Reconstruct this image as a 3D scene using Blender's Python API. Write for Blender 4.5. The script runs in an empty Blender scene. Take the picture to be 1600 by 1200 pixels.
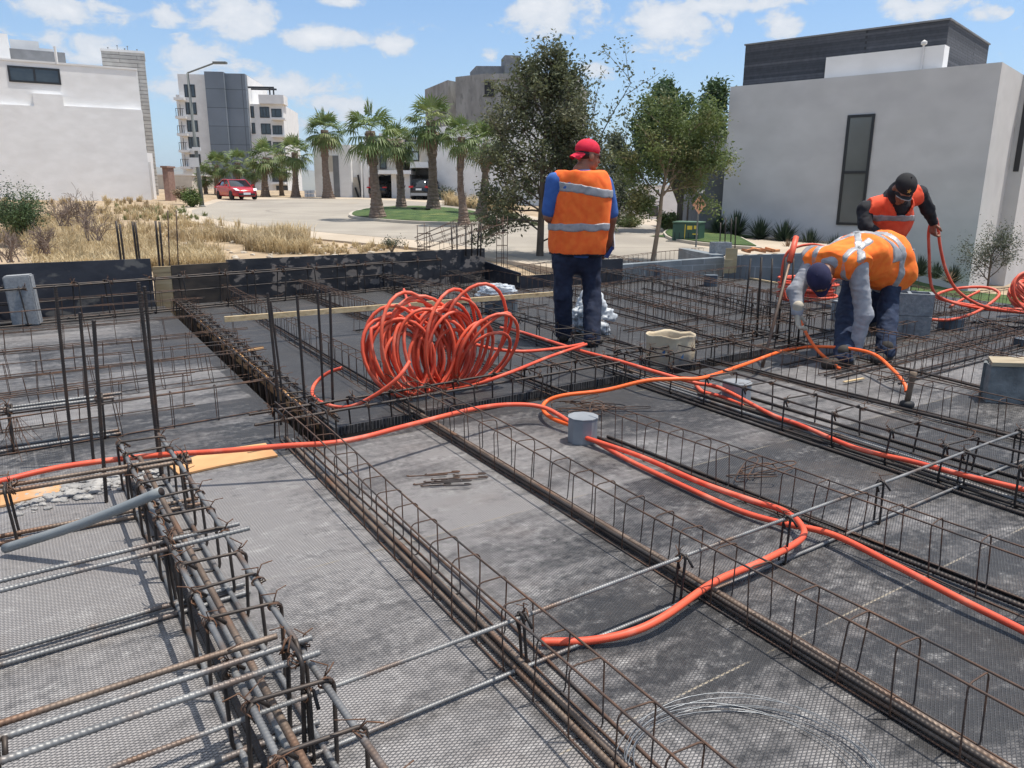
import bpy, bmesh, math, random
import numpy as np
from mathutils import Vector, Matrix, noise as mnoise
R_ = math.radians
SC = bpy.context.scene
# ------------------------------------------------------------------ camera
F, HY, H = 1190.0, 298.0, 1.3
PITCH = math.atan((600 - HY) / F)
cam = bpy.data.objects.new('camera', bpy.data.cameras.new('camera'))
SC.collection.objects.link(cam)
RC = Matrix.Rotation(math.pi/2 - PITCH, 3, 'X') @ Matrix.Rotation(R_(.3), 3, 'Z')
CAM = Vector((0, 0, H))
cam.matrix_world = Matrix.Translation(CAM) @ RC.to_4x4()
cam.data.sensor_width = 36; cam.data.lens = 36 * F / 1600
cam.data.clip_start = .05; cam.data.clip_end = 60000
SC.camera = cam
# ------------------------------------------------------------------ exposure
SC.view_settings.view_transform = 'Standard'; SC.view_settings.look = 'None'
SC.view_settings.gamma = 1; SC.view_settings.exposure = 0.12
SC.cycles.max_bounces = 6; SC.cycles.transparent_max_bounces = 8
SC.cycles.diffuse_bounces = 3; SC.cycles.glossy_bounces = 3; SC.cycles.transmission_bounces = 5
SC.cycles.caustics_reflective = False; SC.cycles.caustics_refractive = False
# ------------------------------------------------------------------ sun
SUN_EL, SUN_AZ = R_(73), R_(82)          # azimuth clockwise from +Y
sd = Vector((math.sin(SUN_AZ)*math.cos(SUN_EL), math.cos(SUN_AZ)*math.cos(SUN_EL), math.sin(SUN_EL)))
sun = bpy.data.objects.new('sun', bpy.data.lights.new('sun', 'SUN'))
SC.collection.objects.link(sun)
sun.rotation_euler = sd.to_track_quat('Z', 'Y').to_euler()
sun.data.energy = 4.9; sun.data.angle = R_(.53); sun.data.color = (1, .955, .88)
# ------------------------------------------------------------------ pixel -> world helpers (photo pixels 1600x1200)
def ray(px, py): return RC @ Vector(((px-800)/F, -(py-600)/F, -1))
def P(px, py, z=0.0):
    r = ray(px, py); return CAM + r * ((z-H)/r.z)
def D(px, py, Y):
    r = ray(px, py); return CAM + r * (Y/r.y)
def Rd(px, py, o=0.0):
    r = ray(px, py); t = (-.68+o-H)/(r.z+.012*r.x-.016*r.y); return CAM + r*t
def rz(x, y): return -.68 - .012*x + .016*y
# ------------------------------------------------------------------ sky
W = bpy.data.worlds.new('World'); SC.world = W; W.use_nodes = True
nt = W.node_tree; N = nt.nodes; L = nt.links; N.clear()
def nn(t, **k):
    n = N.new(t)
    for a, b in k.items(): setattr(n, a, b)
    return n
out = nn('ShaderNodeOutputWorld'); bg = nn('ShaderNodeBackground'); bg.inputs[1].default_value = .1
sky = nn('ShaderNodeTexSky', sky_type='NISHITA'); sky.sun_disc = False
sky.sun_elevation = SUN_EL; sky.sun_rotation = SUN_AZ; sky.altitude = 1900; sky.air_density = 1.2; sky.dust_density = 1.5; sky.ozone_density = 1.5
tc = nn('ShaderNodeTexCoord'); sp = nn('ShaderNodeSeparateXYZ'); L.new(tc.outputs['Generated'], sp.inputs[0])
def math_(op, a, b=None, c=None):
    n = nn('ShaderNodeMath', operation=op)
    for i, v in enumerate((a, b, c)):
        if v is None: continue
        if isinstance(v, (int, float)): n.inputs[i].default_value = v
        else: L.new(v, n.inputs[i])
    return n.outputs[0]
azn = math_('ARCTAN2', sp.outputs[0], sp.outputs[1]); eln = math_('ARCSINE', sp.outputs[2])
cb = nn('ShaderNodeCombineXYZ'); L.new(azn, cb.inputs[0]); L.new(eln, cb.inputs[1])
CL = [(505,58,72,20,1),(612,68,34,26,.95),(365,28,62,38,1),(330,98,75,36,.75),(105,16,85,26,.95),(150,82,50,30,.85),(445,135,120,26,.7),
      (520,160,75,20,.75),(868,18,84,44,1),(1052,40,76,44,1.05),(1216,34,34,24,.9),(1130,8,120,16,.9),(828,106,40,14,.75),(770,88,26,12,.6),
      (1450,12,70,20,.8),(1530,22,34,12,.6),(540,2,50,12,.7),(255,22,34,16,.7),(430,190,130,26,.6),(700,40,60,8,.25),(230,140,60,30,.5),(930,110,40,16,.6),(75,60,60,20,.45),
      (1750,60,110,40,.9),(-160,60,120,40,.9),(2100,120,160,40,.8),(-500,90,160,40,.8),(1300,-160,160,50,.9),(500,-220,170,50,.9)]
acc = None
for (x, y, w, h, s) in CL:
    r = ray(x, y).normalized(); a = math.atan2(r.x, r.y); e = math.asin(r.z)
    v = nn('ShaderNodeVectorMath', operation='SUBTRACT'); L.new(cb.outputs[0], v.inputs[0]); v.inputs[1].default_value = (a, e, 0)
    v2 = nn('ShaderNodeVectorMath', operation='MULTIPLY'); L.new(v.outputs[0], v2.inputs[0]); v2.inputs[1].default_value = (F/w/1.1, F/h/1.1, 0)
    ln = nn('ShaderNodeVectorMath', operation='LENGTH'); L.new(v2.outputs[0], ln.inputs[0])
    m = math_('MULTIPLY_ADD', ln.outputs['Value'], -s, s)
    m = math_('MAXIMUM', m, 0.0)
    acc = m if acc is None else math_('MAXIMUM', acc, m)
mp = nn('ShaderNodeMapping'); L.new(cb.outputs[0], mp.inputs[0]); mp.inputs['Scale'].default_value = (1, 1.7, 1)
nz = nn('ShaderNodeTexNoise'); nz.inputs['Scale'].default_value = 22; nz.inputs['Detail'].default_value = 9; nz.inputs['Roughness'].default_value = .62; nz.inputs['Distortion'].default_value = .25
L.new(mp.outputs[0], nz.inputs['Vector'])
fill_cloud = nn('ShaderNodeMapRange'); L.new(eln, fill_cloud.inputs[0]); fill_cloud.inputs[1].default_value = .42; fill_cloud.inputs[2].default_value = .75; fill_cloud.inputs[4].default_value = .60
acc = math_('MAXIMUM', acc, fill_cloud.outputs[0])      # unseen overhead cloud, added to raise and whiten the ambient light
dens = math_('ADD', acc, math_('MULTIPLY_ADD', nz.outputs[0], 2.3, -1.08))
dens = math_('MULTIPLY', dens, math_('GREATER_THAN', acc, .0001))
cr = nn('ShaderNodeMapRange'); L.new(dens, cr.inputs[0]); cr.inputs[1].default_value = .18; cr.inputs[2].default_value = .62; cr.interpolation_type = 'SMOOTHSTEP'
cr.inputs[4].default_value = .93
mix = nn('ShaderNodeMix', data_type='RGBA'); L.new(cr.outputs[0], mix.inputs[0])
# thin pale veil near the horizon (distant cloud haze)
veil = nn('ShaderNodeMapRange'); L.new(eln, veil.inputs[0]); veil.inputs[1].default_value = .30; veil.inputs[2].default_value = -.02; veil.inputs[4].default_value = .6
gain = nn('ShaderNodeMix', data_type='RGBA', blend_type='MULTIPLY'); gain.inputs[0].default_value = 1
L.new(sky.outputs[0], gain.inputs[6]); gain.inputs[7].default_value = (1.12, 1.36, 1.54, 1)
mv = nn('ShaderNodeMix', data_type='RGBA'); L.new(veil.outputs[0], mv.inputs[0]); L.new(gain.outputs[2], mv.inputs[6]); mv.inputs[7].default_value = (4.6, 5.6, 7.0, 1)
L.new(mv.outputs[2], mix.inputs[6])
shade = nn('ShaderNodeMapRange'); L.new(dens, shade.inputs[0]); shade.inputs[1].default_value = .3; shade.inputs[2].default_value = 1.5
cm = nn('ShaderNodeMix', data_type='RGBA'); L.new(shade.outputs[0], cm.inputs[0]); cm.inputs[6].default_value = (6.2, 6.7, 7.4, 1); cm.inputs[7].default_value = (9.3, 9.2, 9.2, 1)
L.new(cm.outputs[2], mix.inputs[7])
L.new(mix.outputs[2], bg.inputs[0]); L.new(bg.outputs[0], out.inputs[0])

# ------------------------------------------------------------------ materials
MATS = {}
def pm(name, c1, c2=None, scale=5, rough=.8, metal=0, bump=0, bscale=None, stretch=(1,1,1), lo=.35, hi=.65, detail=6, c3=None, s3=1.0, t3=(.55,.75), spec=None, coords='Object', rot=0, bdist=.01):
    """two/three colour noise material with optional bump"""
    if name in MATS: return MATS[name]
    m = bpy.data.materials.new(name); m.use_nodes = True; MATS[name] = m
    n = m.node_tree.nodes; l = m.node_tree.links; b = n['Principled BSDF']
    b.inputs['Roughness'].default_value = rough; b.inputs['Metallic'].default_value = metal
    if spec is not None: b.inputs['Specular IOR Level'].default_value = spec
    t = n.new('ShaderNodeTexCoord'); mp = n.new('ShaderNodeMapping'); l.new(t.outputs[coords], mp.inputs[0])
    mp.inputs['Scale'].default_value = stretch; mp.inputs['Rotation'].default_value = (0, 0, rot)
    if c2 is None: c2 = c1
    z = n.new('ShaderNodeTexNoise'); z.inputs['Scale'].default_value = scale; z.inputs['Detail'].default_value = detail; l.new(mp.outputs[0], z.inputs['Vector'])
    r = n.new('ShaderNodeValToRGB'); l.new(z.outputs[0], r.inputs[0])
    r.color_ramp.elements[0].position = lo; r.color_ramp.elements[0].color = (*c1, 1)
    r.color_ramp.elements[1].position = hi; r.color_ramp.elements[1].color = (*c2, 1)
    col = r.outputs[0]
    if c3 is not None:
        z3 = n.new('ShaderNodeTexNoise'); z3.inputs['Scale'].default_value = s3; z3.inputs['Detail'].default_value = 7; l.new(mp.outputs[0], z3.inputs['Vector'])
        mr = n.new('ShaderNodeMapRange'); l.new(z3.outputs[0], mr.inputs[0]); mr.inputs[1].default_value = t3[0]; mr.inputs[2].default_value = t3[1]
        mx = n.new('ShaderNodeMix'); mx.data_type = 'RGBA'; l.new(mr.outputs[0], mx.inputs[0]); l.new(col, mx.inputs[6]); mx.inputs[7].default_value = (*c3, 1)
        col = mx.outputs[2]
    l.new(col, b.inputs['Base Color'])
    if bump:
        zb = n.new('ShaderNodeTexNoise'); zb.inputs['Scale'].default_value = bscale or scale*4; zb.inputs['Detail'].default_value = 5; l.new(mp.outputs[0], zb.inputs['Vector'])
        bp = n.new('ShaderNodeBump'); bp.inputs['Strength'].default_value = bump; bp.inputs['Distance'].default_value = bdist; l.new(zb.outputs[0], bp.inputs['Height'])
        l.new(bp.outputs[0], b.inputs['Normal'])
    return m
# ------------------------------------------------------------------ mesh builder
class MB:
    def __init__(s): s.v = []; s.f = []; s.mi = []
    def add(s, vs, fs, mi=0):
        o = len(s.v); s.v.extend([tuple(x) for x in vs]); s.f.extend([tuple(i+o for i in f) for f in fs]); s.mi.extend([mi]*len(fs)); return s
    def box(s, x0, x1, y0, y1, z0, z1, M=None, mi=0):
        v = [Vector((x, y, z)) for x in (x0, x1) for y in (y0, y1) for z in (z0, z1)]
        if M is not None: v = [M @ q for q in v]
        return s.add(v, [(0,1,3,2),(4,6,7,5),(0,4,5,1),(2,3,7,6),(0,2,6,4),(1,5,7,3)], mi)
    def prism(s, pts, z0, z1, mi=0):
        """pts xy (ccw) list; z0/z1 floats or per-point lists"""
        n = len(pts); a = z0 if isinstance(z0, (list, tuple)) else [z0]*n; b = z1 if isinstance(z1, (list, tuple)) else [z1]*n
        v = [(p[0], p[1], a[i]) for i, p in enumerate(pts)] + [(p[0], p[1], b[i]) for i, p in enumerate(pts)]
        f = [tuple(range(n-1, -1, -1)), tuple(range(n, 2*n))] + [(i, (i+1) % n, n+(i+1) % n, n+i) for i in range(n)]
        return s.add(v, f, mi)
    def tube(s, path, r, n=8, cap=True, closed=False, mi=0, rf=None, up=None):
        """r scalar or list; rf(i, theta) multiplies the radius"""
        path = [Vector(p) for p in path]; m = len(path)
        rr = r if isinstance(r, (list, tuple)) else [r]*m
        T = []
        for i in range(m):
            if closed: t = path[(i+1) % m] - path[i-1]
            else: t = path[min(i+1, m-1)] - path[max(i-1, 0)]
            T.append(t.normalized() if t.length > 1e-9 else Vector((0, 0, 1)))
        u = T[0].orthogonal().normalized() if up is None else (Vector(up) - T[0]*Vector(up).dot(T[0])).normalized()
        vs = []
        for i in range(m):
            u = u - T[i]*u.dot(T[i]); u = u.normalized() if u.length > 1e-6 else T[i].orthogonal().normalized()
            w = T[i].cross(u)
            for k in range(n):
                a = 2*math.pi*k/n; q = rr[i]*(rf(i, a) if rf else 1)
                vs.append(path[i] + u*(math.cos(a)*q) + w*(math.sin(a)*q))
        fs = []
        for i in range(m if closed else m-1):
            j = (i+1) % m
            for k in range(n):
                k2 = (k+1) % n; fs.append((i*n+k, i*n+k2, j*n+k2, j*n+k))
        if cap and not closed: fs.append(tuple(range(n-1, -1, -1))); fs.append(tuple((m-1)*n+k for k in range(n)))
        return s.add(vs, fs, mi)
    def lathe(s, prof, n=16, c=(0,0,0), mi=0, sx=1, sy=1):
        vs = []; m = len(prof)
        for (r, z) in prof:
            for k in range(n):
                a = 2*math.pi*k/n; vs.append((c[0]+r*math.cos(a)*sx, c[1]+r*math.sin(a)*sy, c[2]+z))
        fs = [(i*n+k, i*n+(k+1) % n, (i+1)*n+(k+1) % n, (i+1)*n+k) for i in range(m-1) for k in range(n)]
        if prof[0][0] > 1e-6: fs.append(tuple(range(n-1, -1, -1)))
        if prof[-1][0] > 1e-6: fs.append(tuple((m-1)*n+k for k in range(n)))
        return s.add(vs, fs, mi)
    def mesh(s, name, mats, smooth=False, off=None):
        me = bpy.data.meshes.new(name)
        v = s.v if off is None else [(a[0]-off[0], a[1]-off[1], a[2]-off[2]) for a in s.v]
        me.from_pydata(v, [], s.f)
        for m in (mats if isinstance(mats, (list, tuple)) else [mats]): me.materials.append(m)
        if len(me.materials) > 1: me.polygons.foreach_set('material_index', s.mi)
        if smooth: me.polygons.foreach_set('use_smooth', [True]*len(me.polygons))
        me.update(); return me
    def build(s, name, mats, parent=None, smooth=False):
        """vertices are in world space (or root-local space when the root sits unrotated at its location)"""
        off = None
        if parent is not None:
            off = parent.get('_w'); off = tuple(off) if off is not None else None
        me = s.mesh(name, mats, smooth, off)
        o = bpy.data.objects.new(name, me); SC.collection.objects.link(o)
        if parent is not None: o.parent = parent
        if off is not None: o['_w'] = list(off)
        return o
def tag(o, label=None, cat=None, group=None, kind=None):
    if label: o['label'] = label
    if cat: o['category'] = cat
    if group: o['group'] = group
    if kind: o['kind'] = kind
    return o
def empty(name, loc, label, cat, group=None, rot=None, local=False):
    o = bpy.data.objects.new(name, None); SC.collection.objects.link(o)
    o.empty_display_size = .1; o.location = loc
    if rot is not None: o.rotation_euler = rot
    if not local: o['_w'] = list(loc)
    return tag(o, label, cat, group)
def link(name, me, parent, loc=(0,0,0), rot=None, scale=None):
    o = bpy.data.objects.new(name, me); SC.collection.objects.link(o); o.parent = parent; o.location = loc
    if rot is not None: o.rotation_euler = rot
    if scale is not None: o.scale = scale
    return o
def smoothpath(pts, sub=8, closed=False):
    pts = [Vector(p) for p in pts]; n = len(pts); out = []
    for i in range(n if closed else n-1):
        if closed: a, b, c, d = pts[i-1], pts[i], pts[(i+1) % n], pts[(i+2) % n]
        else: a, b, c, d = pts[max(i-1, 0)], pts[i], pts[i+1], pts[min(i+2, n-1)]
        for k in range(sub):
            t = k/sub
            out.append(.5*((2*b)+(c-a)*t+(2*a-5*b+4*c-d)*t*t+(3*b-a-3*c+d)*t**3))
    if not closed: out.append(pts[-1])
    return out
# ------------------------------------------------------------------ deck of form panels
nA = Vector((.857, .515)); mB = Vector((-.588, .809))      # normals of the two line families on the deck
_det = nA.x*mB.y - nA.y*mB.x
def nm(n, m):  # xy from the two normal coordinates
    return Vector(((n*mB.y - m*nA.y)/_det, (nA.x*m - mB.x*n)/_det))
dA = Vector((-.515, .857)); dB = Vector((.809, .588))
def deck_mat():
    m = bpy.data.materials.new('deck_panels'); m.use_nodes = True; n = m.node_tree.nodes; l = m.node_tree.links; b = n['Principled BSDF']
    def mt(op, a, b_=None, c=None):
        q = n.new('ShaderNodeMath'); q.operation = op
        for i, v in enumerate((a, b_, c)):
            if v is None: continue
            if isinstance(v, (int, float)): q.inputs[i].default_value = v
            else: l.new(v, q.inputs[i])
        return q.outputs[0]
    t = n.new('ShaderNodeTexCoord'); mp = n.new('ShaderNodeMapping'); l.new(t.outputs['Object'], mp.inputs[0])
    mp.inputs['Rotation'].default_value = (0, 0, -R_(90-56.5)); V = mp.outputs[0]      # x runs along the B direction, y along A
    sx = n.new('ShaderNodeSeparateXYZ'); l.new(V, sx.inputs[0])
    def noi(sc, st=(1,1,1), det=6, ro=.55, dis=0):
        q = n.new('ShaderNodeMapping'); l.new(V, q.inputs[0]); q.inputs['Scale'].default_value = st
        z = n.new('ShaderNodeTexNoise'); z.inputs['Scale'].default_value = sc; z.inputs['Detail'].default_value = det; z.inputs['Roughness'].default_value = ro; z.inputs['Distortion'].default_value = dis
        l.new(q.outputs[0], z.inputs['Vector']); return z.outputs[0]
    def rng(v, a, b_, c=0., d=1.):
        q = n.new('ShaderNodeMapRange'); l.new(v, q.inputs[0]); q.inputs[1].default_value = a; q.inputs[2].default_value = b_; q.inputs[3].default_value = c; q.inputs[4].default_value = d; return q.outputs[0]
    br = n.new('ShaderNodeTexBrick'); l.new(V, br.inputs['Vector']); br.offset = .5; br.inputs['Scale'].default_value = 1
    br.inputs['Brick Width'].default_value = 2.44; br.inputs['Row Height'].default_value = 1.22; br.inputs['Mortar Size'].default_value = .004; br.inputs['Mortar Smooth'].default_value = 0
    br.inputs['Color1'].default_value = (0,0,0,1); br.inputs['Color2'].default_value = (1,1,1,1); br.inputs['Mortar'].default_value = (.5,.5,.5,1); br.inputs['Bias'].default_value = 0
    cloud = noi(.75, (1,1.3,1), 4, .6); streak = noi(2.2, (.5,2.2,1), 8, .7, .6); fine = noi(26, (1,1,1), 6, .7); speck = noi(140, (1,1,1), 3, .6)
    wd = mt('ADD', mt('MULTIPLY', cloud, .78), mt('MULTIPLY', streak, .8)); wd = mt('ADD', wd, mt('MULTIPLY_ADD', br.outputs[0], .28, -.13)); wd = mt('ADD', wd, mt('MULTIPLY_ADD', fine, .5, -.25))
    # cement dust lies thicker over the near bays, thins out beyond the cross beam and to the right
    geo = n.new('ShaderNodeSeparateXYZ'); l.new(t.outputs['Object'], geo.inputs[0])
    far = rng(mt('ADD', mt('MULTIPLY', geo.outputs[0], -.588), mt('MULTIPLY', geo.outputs[1], .809)), 2.6, 5.6, .11, -.24)
    rt = rng(mt('ADD', mt('MULTIPLY', geo.outputs[0], .857), mt('MULTIPLY', geo.outputs[1], .515)), .5, 2.4, .06, -.22)
    wd = mt('ADD', wd, mt('ADD', far, rt))
    dust = rng(wd, .60, .90)
    c1 = n.new('ShaderNodeMix'); c1.data_type = 'RGBA'; l.new(dust, c1.inputs[0]); c1.inputs[6].default_value = (.022,.021,.022,1); c1.inputs[7].default_value = (.30,.28,.27,1)
    spl = mt('MULTIPLY', rng(noi(7, (.6,1.4,1), 8, .75, .8), .52, .66), rng(fine, .40, .58))
    c2 = n.new('ShaderNodeMix'); c2.data_type = 'RGBA'; l.new(mt('MULTIPLY', mt('MULTIPLY', spl, rng(wd, .5, .8, .22, 1.)), .62), c2.inputs[0]); l.new(c1.outputs[2], c2.inputs[6]); c2.inputs[7].default_value = (.52,.50,.48,1)
    brn = rng(noi(1.7, (1,1.6,1), 5), .55, .75)
    c3 = n.new('ShaderNodeMix'); c3.data_type = 'RGBA'; l.new(mt('MULTIPLY', brn, .4), c3.inputs[0]); l.new(c2.outputs[2], c3.inputs[6]); c3.inputs[7].default_value = (.20,.155,.125,1)
    rows = rng(mt('PINGPONG', mt('DIVIDE', sx.outputs[1], 1.22), .5), .0032, .0018); seam = mt('MULTIPLY', mt('MULTIPLY', rows, rng(noi(5), .44, .56)), .8)
    c4 = n.new('ShaderNodeMix'); c4.data_type = 'RGBA'; l.new(seam, c4.inputs[0]); l.new(c3.outputs[2], c4.inputs[6]); c4.inputs[7].default_value = (.36,.30,.21,1)
    # expanded metal lath laid over the panels: diamonds, long axis along B
    wob = mt('MULTIPLY_ADD', noi(3), .35, 0)
    xx = mt('ADD', mt('DIVIDE', sx.outputs[0], .0215), wob); yy = mt('ADD', mt('DIVIDE', sx.outputs[1], .0108), wob)
    def fam(v): return mt('PINGPONG', v, .5)
    f1 = fam(mt('ADD', xx, yy)); f2 = fam(mt('SUBTRACT', xx, yy))
    d = mt('MINIMUM', f1, f2)
    strand = rng(d, .10, .055); hgt = rng(d, .16, .0)
    shd = mt('SUBTRACT', mt('MINIMUM', fam(mt('ADD', mt('ADD', xx, yy), .17)), fam(mt('ADD', mt('SUBTRACT', xx, yy), .17))), 0.0)
    cs = n.new('ShaderNodeMix'); cs.data_type = 'RGBA'; l.new(fine, cs.inputs[0]); cs.inputs[6].default_value = (.12,.118,.118,1); cs.inputs[7].default_value = (.50,.48,.47,1)
    c5 = n.new('ShaderNodeMix'); c5.data_type = 'RGBA'; l.new(mt('MULTIPLY', strand, .74), c5.inputs[0]); l.new(c4.outputs[2], c5.inputs[6]); l.new(cs.outputs[2], c5.inputs[7])
    l.new(c5.outputs[2], b.inputs['Base Color'])
    l.new(mt('MULTIPLY', strand, .35), b.inputs['Metallic'])
    l.new(mt('MULTIPLY_ADD', fine, .3, .42), b.inputs['Roughness'])
    b1 = n.new('ShaderNodeBump'); b1.inputs['Strength'].default_value = 1.0; b1.inputs['Distance'].default_value = .005; l.new(hgt, b1.inputs['Height'])
    b2 = n.new('ShaderNodeBump'); b2.inputs['Strength'].default_value = .5; b2.inputs['Distance'].default_value = .02; l.new(noi(5, (1,1,1), 3), b2.inputs['Height']); l.new(b2.outputs[0], b1.inputs['Normal'])
    l.new(b1.outputs[0], b.inputs['Normal'])
    return m
MD = deck_mat()
M_wood = pm('pine_lumber', (.50,.36,.19), (.62,.48,.29), 3, .75, bump=.3, stretch=(1,12,12), c3=(.30,.21,.12), s3=2)
M_woodD = pm('dark_formwork_ply', (.035,.028,.024), (.10,.075,.055), 3, .7, bump=.2, stretch=(1,1,2), c3=(.22,.18,.14), s3=1.4, t3=(.58,.8))
M_blackply = pm('black_form_board', (.010,.012,.020), (.030,.032,.042), 2.5, .5, bump=.3, c3=(.11,.105,.10), s3=3.6, t3=(.60,.66), stretch=(.9,.9,1.6))
M_blackply2 = pm('black_form_board_scarred', (.010,.011,.016), (.035,.034,.038), 2.5, .55, bump=.3, c3=(.20,.17,.15), s3=4.4, t3=(.53,.58), stretch=(1.6,1.6,2.4))
M_orply = pm('raw_plywood', (.48,.25,.11), (.60,.35,.16), 4, .85, bump=.2, c3=(.55,.46,.36), s3=3, t3=(.6,.75))
deck = MB()
def quadpr(n0, n1, m0, m1, z0, z1, mb=deck, mi=0):
    c = [nm(n0, m0), nm(n1, m0), nm(n1, m1), nm(n0, m1)]; mb.prism(c, z0, z1, mi)
quadpr(-6.5, 9.9, -3.2, 3.70, -.05, 0)
quadpr(-6.5, 1.05, 3.70, 9.36, -.05, 0)
quadpr(1.25, 5.42, 3.90, 9.36, -.05, 0)
quadpr(5.42, 9.9, 3.90, 8.30, -.05, 0)
quadpr(5.62, 9.9, 3.70, 3.90, -.05, 0)
# trench bottoms and sides
quadpr(1.05, 9.9, 3.70, 3.90, -.27, -.24, mi=1)
quadpr(1.05, 1.25, 3.90, 9.36, -.27, -.24, mi=1)
quadpr(1.03, 1.05, 3.70, 9.36, -.27, -.052, mi=1); quadpr(1.25, 1.27, 3.92, 9.36, -.27, -.052, mi=1)
quadpr(1.05, 9.9, 3.68, 3.70, -.27, -.052, mi=1); quadpr(1.25, 9.9, 3.90, 3.92, -.27, -.052, mi=1)
od = deck.build('floor', [MD, M_woodD]); tag(od, kind='structure')
# ------------------------------------------------------------------ terrain and road
M_dirt = pm('dry_earth', (.30,.22,.14), (.46,.35,.23), .6, .95, bump=.8, bscale=4, c3=(.20,.15,.10), s3=2.2, t3=(.52,.7), detail=9, bdist=.08)
M_road = pm('road_concrete', (.30,.265,.22), (.36,.32,.265), .25, .85, bump=.15, bscale=30, c3=(.25,.22,.185), s3=.35, t3=(.5,.72), stretch=(1,.35,1))
M_walk = pm('pavement_concrete', (.40,.33,.25), (.48,.40,.31), .5, .85, bump=.15, bscale=20)
M_kerb = pm('kerb_concrete', (.40,.36,.30), (.48,.43,.36), 2, .85)
M_lawn = pm('lawn_green', (.045,.090,.022), (.095,.150,.040), 2.5, .95, bump=1, bscale=60, c3=(.20,.22,.07), s3=1.2, t3=(.56,.75), bdist=.05)
def joints(m, c, step, col):
    n = m.node_tree.nodes; l = m.node_tree.links; b = n['Principled BSDF']; src = b.inputs['Base Color'].links[0].from_socket
    tc = n.new('ShaderNodeTexCoord'); v = n.new('ShaderNodeVectorMath'); v.operation = 'SUBTRACT'; l.new(tc.outputs['Object'], v.inputs[0]); v.inputs[1].default_value = (c[0], c[1], 0)
    fl = n.new('ShaderNodeVectorMath'); fl.operation = 'MULTIPLY'; l.new(v.outputs[0], fl.inputs[0]); fl.inputs[1].default_value = (.62, 1, 0)
    ln = n.new('ShaderNodeVectorMath'); ln.operation = 'LENGTH'; l.new(fl.outputs[0], ln.inputs[0])
    d = n.new('ShaderNodeMath'); d.operation = 'DIVIDE'; l.new(ln.outputs['Value'], d.inputs[0]); d.inputs[1].default_value = step
    z = n.new('ShaderNodeTexNoise'); z.inputs['Scale'].default_value = .6; l.new(tc.outputs['Object'], z.inputs['Vector'])
    pp = n.new('ShaderNodeMath'); pp.operation = 'PINGPONG'; l.new(d.outputs[0], pp.inputs[0]); pp.inputs[1].default_value = .5
    r = n.new('ShaderNodeMapRange'); l.new(pp.outputs[0], r.inputs[0]); r.inputs[1].default_value = .02; r.inputs[2].default_value = .008; r.inputs[4].default_value = .6
    # tyre-darkened lanes: broad soft rings broken by noise
    r2 = n.new('ShaderNodeMapRange'); l.new(pp.outputs[0], r2.inputs[0]); r2.inputs[1].default_value = .18; r2.inputs[2].default_value = .3; r2.inputs[4].default_value = .35
    mu = n.new('ShaderNodeMath'); mu.operation = 'MULTIPLY'; l.new(r2.outputs[0], mu.inputs[0]); l.new(z.outputs[0], mu.inputs[1])
    ad = n.new('ShaderNodeMath'); ad.operation = 'MAXIMUM'; l.new(r.outputs[0], ad.inputs[0]); l.new(mu.outputs[0], ad.inputs[1])
    mx = n.new('ShaderNodeMix'); mx.data_type = 'RGBA'; l.new(ad.outputs[0], mx.inputs[0]); l.new(src, mx.inputs[6]); mx.inputs[7].default_value = (*col, 1); l.new(mx.outputs[2], b.inputs['Base Color'])
joints(M_road, (-5, 43), 5.2, (.19,.165,.14))
def gz(x, y):
    z = rz(max(-80, min(60, x)), max(-20, min(95, y))) - .04
    q = Vector((x, y)); a = nA.dot(q); b = mB.dot(q)
    # the excavation under and around the deck
    dx = max(-6.9-a, a-10.2, 0); dy = max(-4-b, b-9.7, 0); e = math.hypot(dx, dy)
    z -= 1.6*max(0, 1-e/2.2)**1.0
    # land falls off to the right, beyond the kerb
    if y > 62: z -= 0
    q_ = max(0, min(1, (x*.743-y*.669+13)/8)); z -= 1.3*q_*q_*(3-2*q_) if y < 45 else 0
    far = max(0, y-95 - max(0, -x)*.25); z -= min(far*.22, 26)
    r = max(0, x-.10*y)
    if y > 40: z -= min(r*.9*min(1, (y-40)/9), 13)
    z += .10*mnoise.noise((x*.22, y*.22, 0)) * min(1, max(0, (e-1)/3)) * (1 if x < -4 else 0)
    return z
def inroad(x, y): return False
tb = MB()
xs = sorted(set([-9000,-4000,-1500,-600,-300,-150,-100] + [i*2. for i in range(-40, 41)] + [i*.6 for i in range(-42, 1)] + [100,150,300,600,1500,4000,9000]))
ys = sorted(set([-400,-100,-40,-20,-10] + [i*.6 for i in range(-10, 52)] + [i*2. for i in range(15, 65)] + [140,170,220,300,500,900,2000,5000,9000,14000]))
nx = len(xs)
tb.v = [(x, y, gz(x, y)) for y in ys for x in xs]
tb.f = [(j*nx+i, j*nx+i+1, (j+1)*nx+i+1, (j+1)*nx+i) for j in range(len(ys)-1) for i in range(nx-1)]; tb.mi = [0]*len(tb.f)
tag(tb.build('ground', M_dirt, smooth=True), kind='structure')
def slab(pix, o0, o1, extra=()):
    pts = [Rd(x, y, o1).xy for x, y in pix] + [Vector(e) for e in extra]
    a = sum(pts[i].x*pts[(i+1) % len(pts)].y-pts[(i+1) % len(pts)].x*pts[i].y for i in range(len(pts)))
    if a < 0: pts.reverse()
    mb = MB(); mb.prism(pts, [rz(p.x, p.y)+o0 for p in pts], [rz(p.x, p.y)+o1 for p in pts]); return mb
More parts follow.
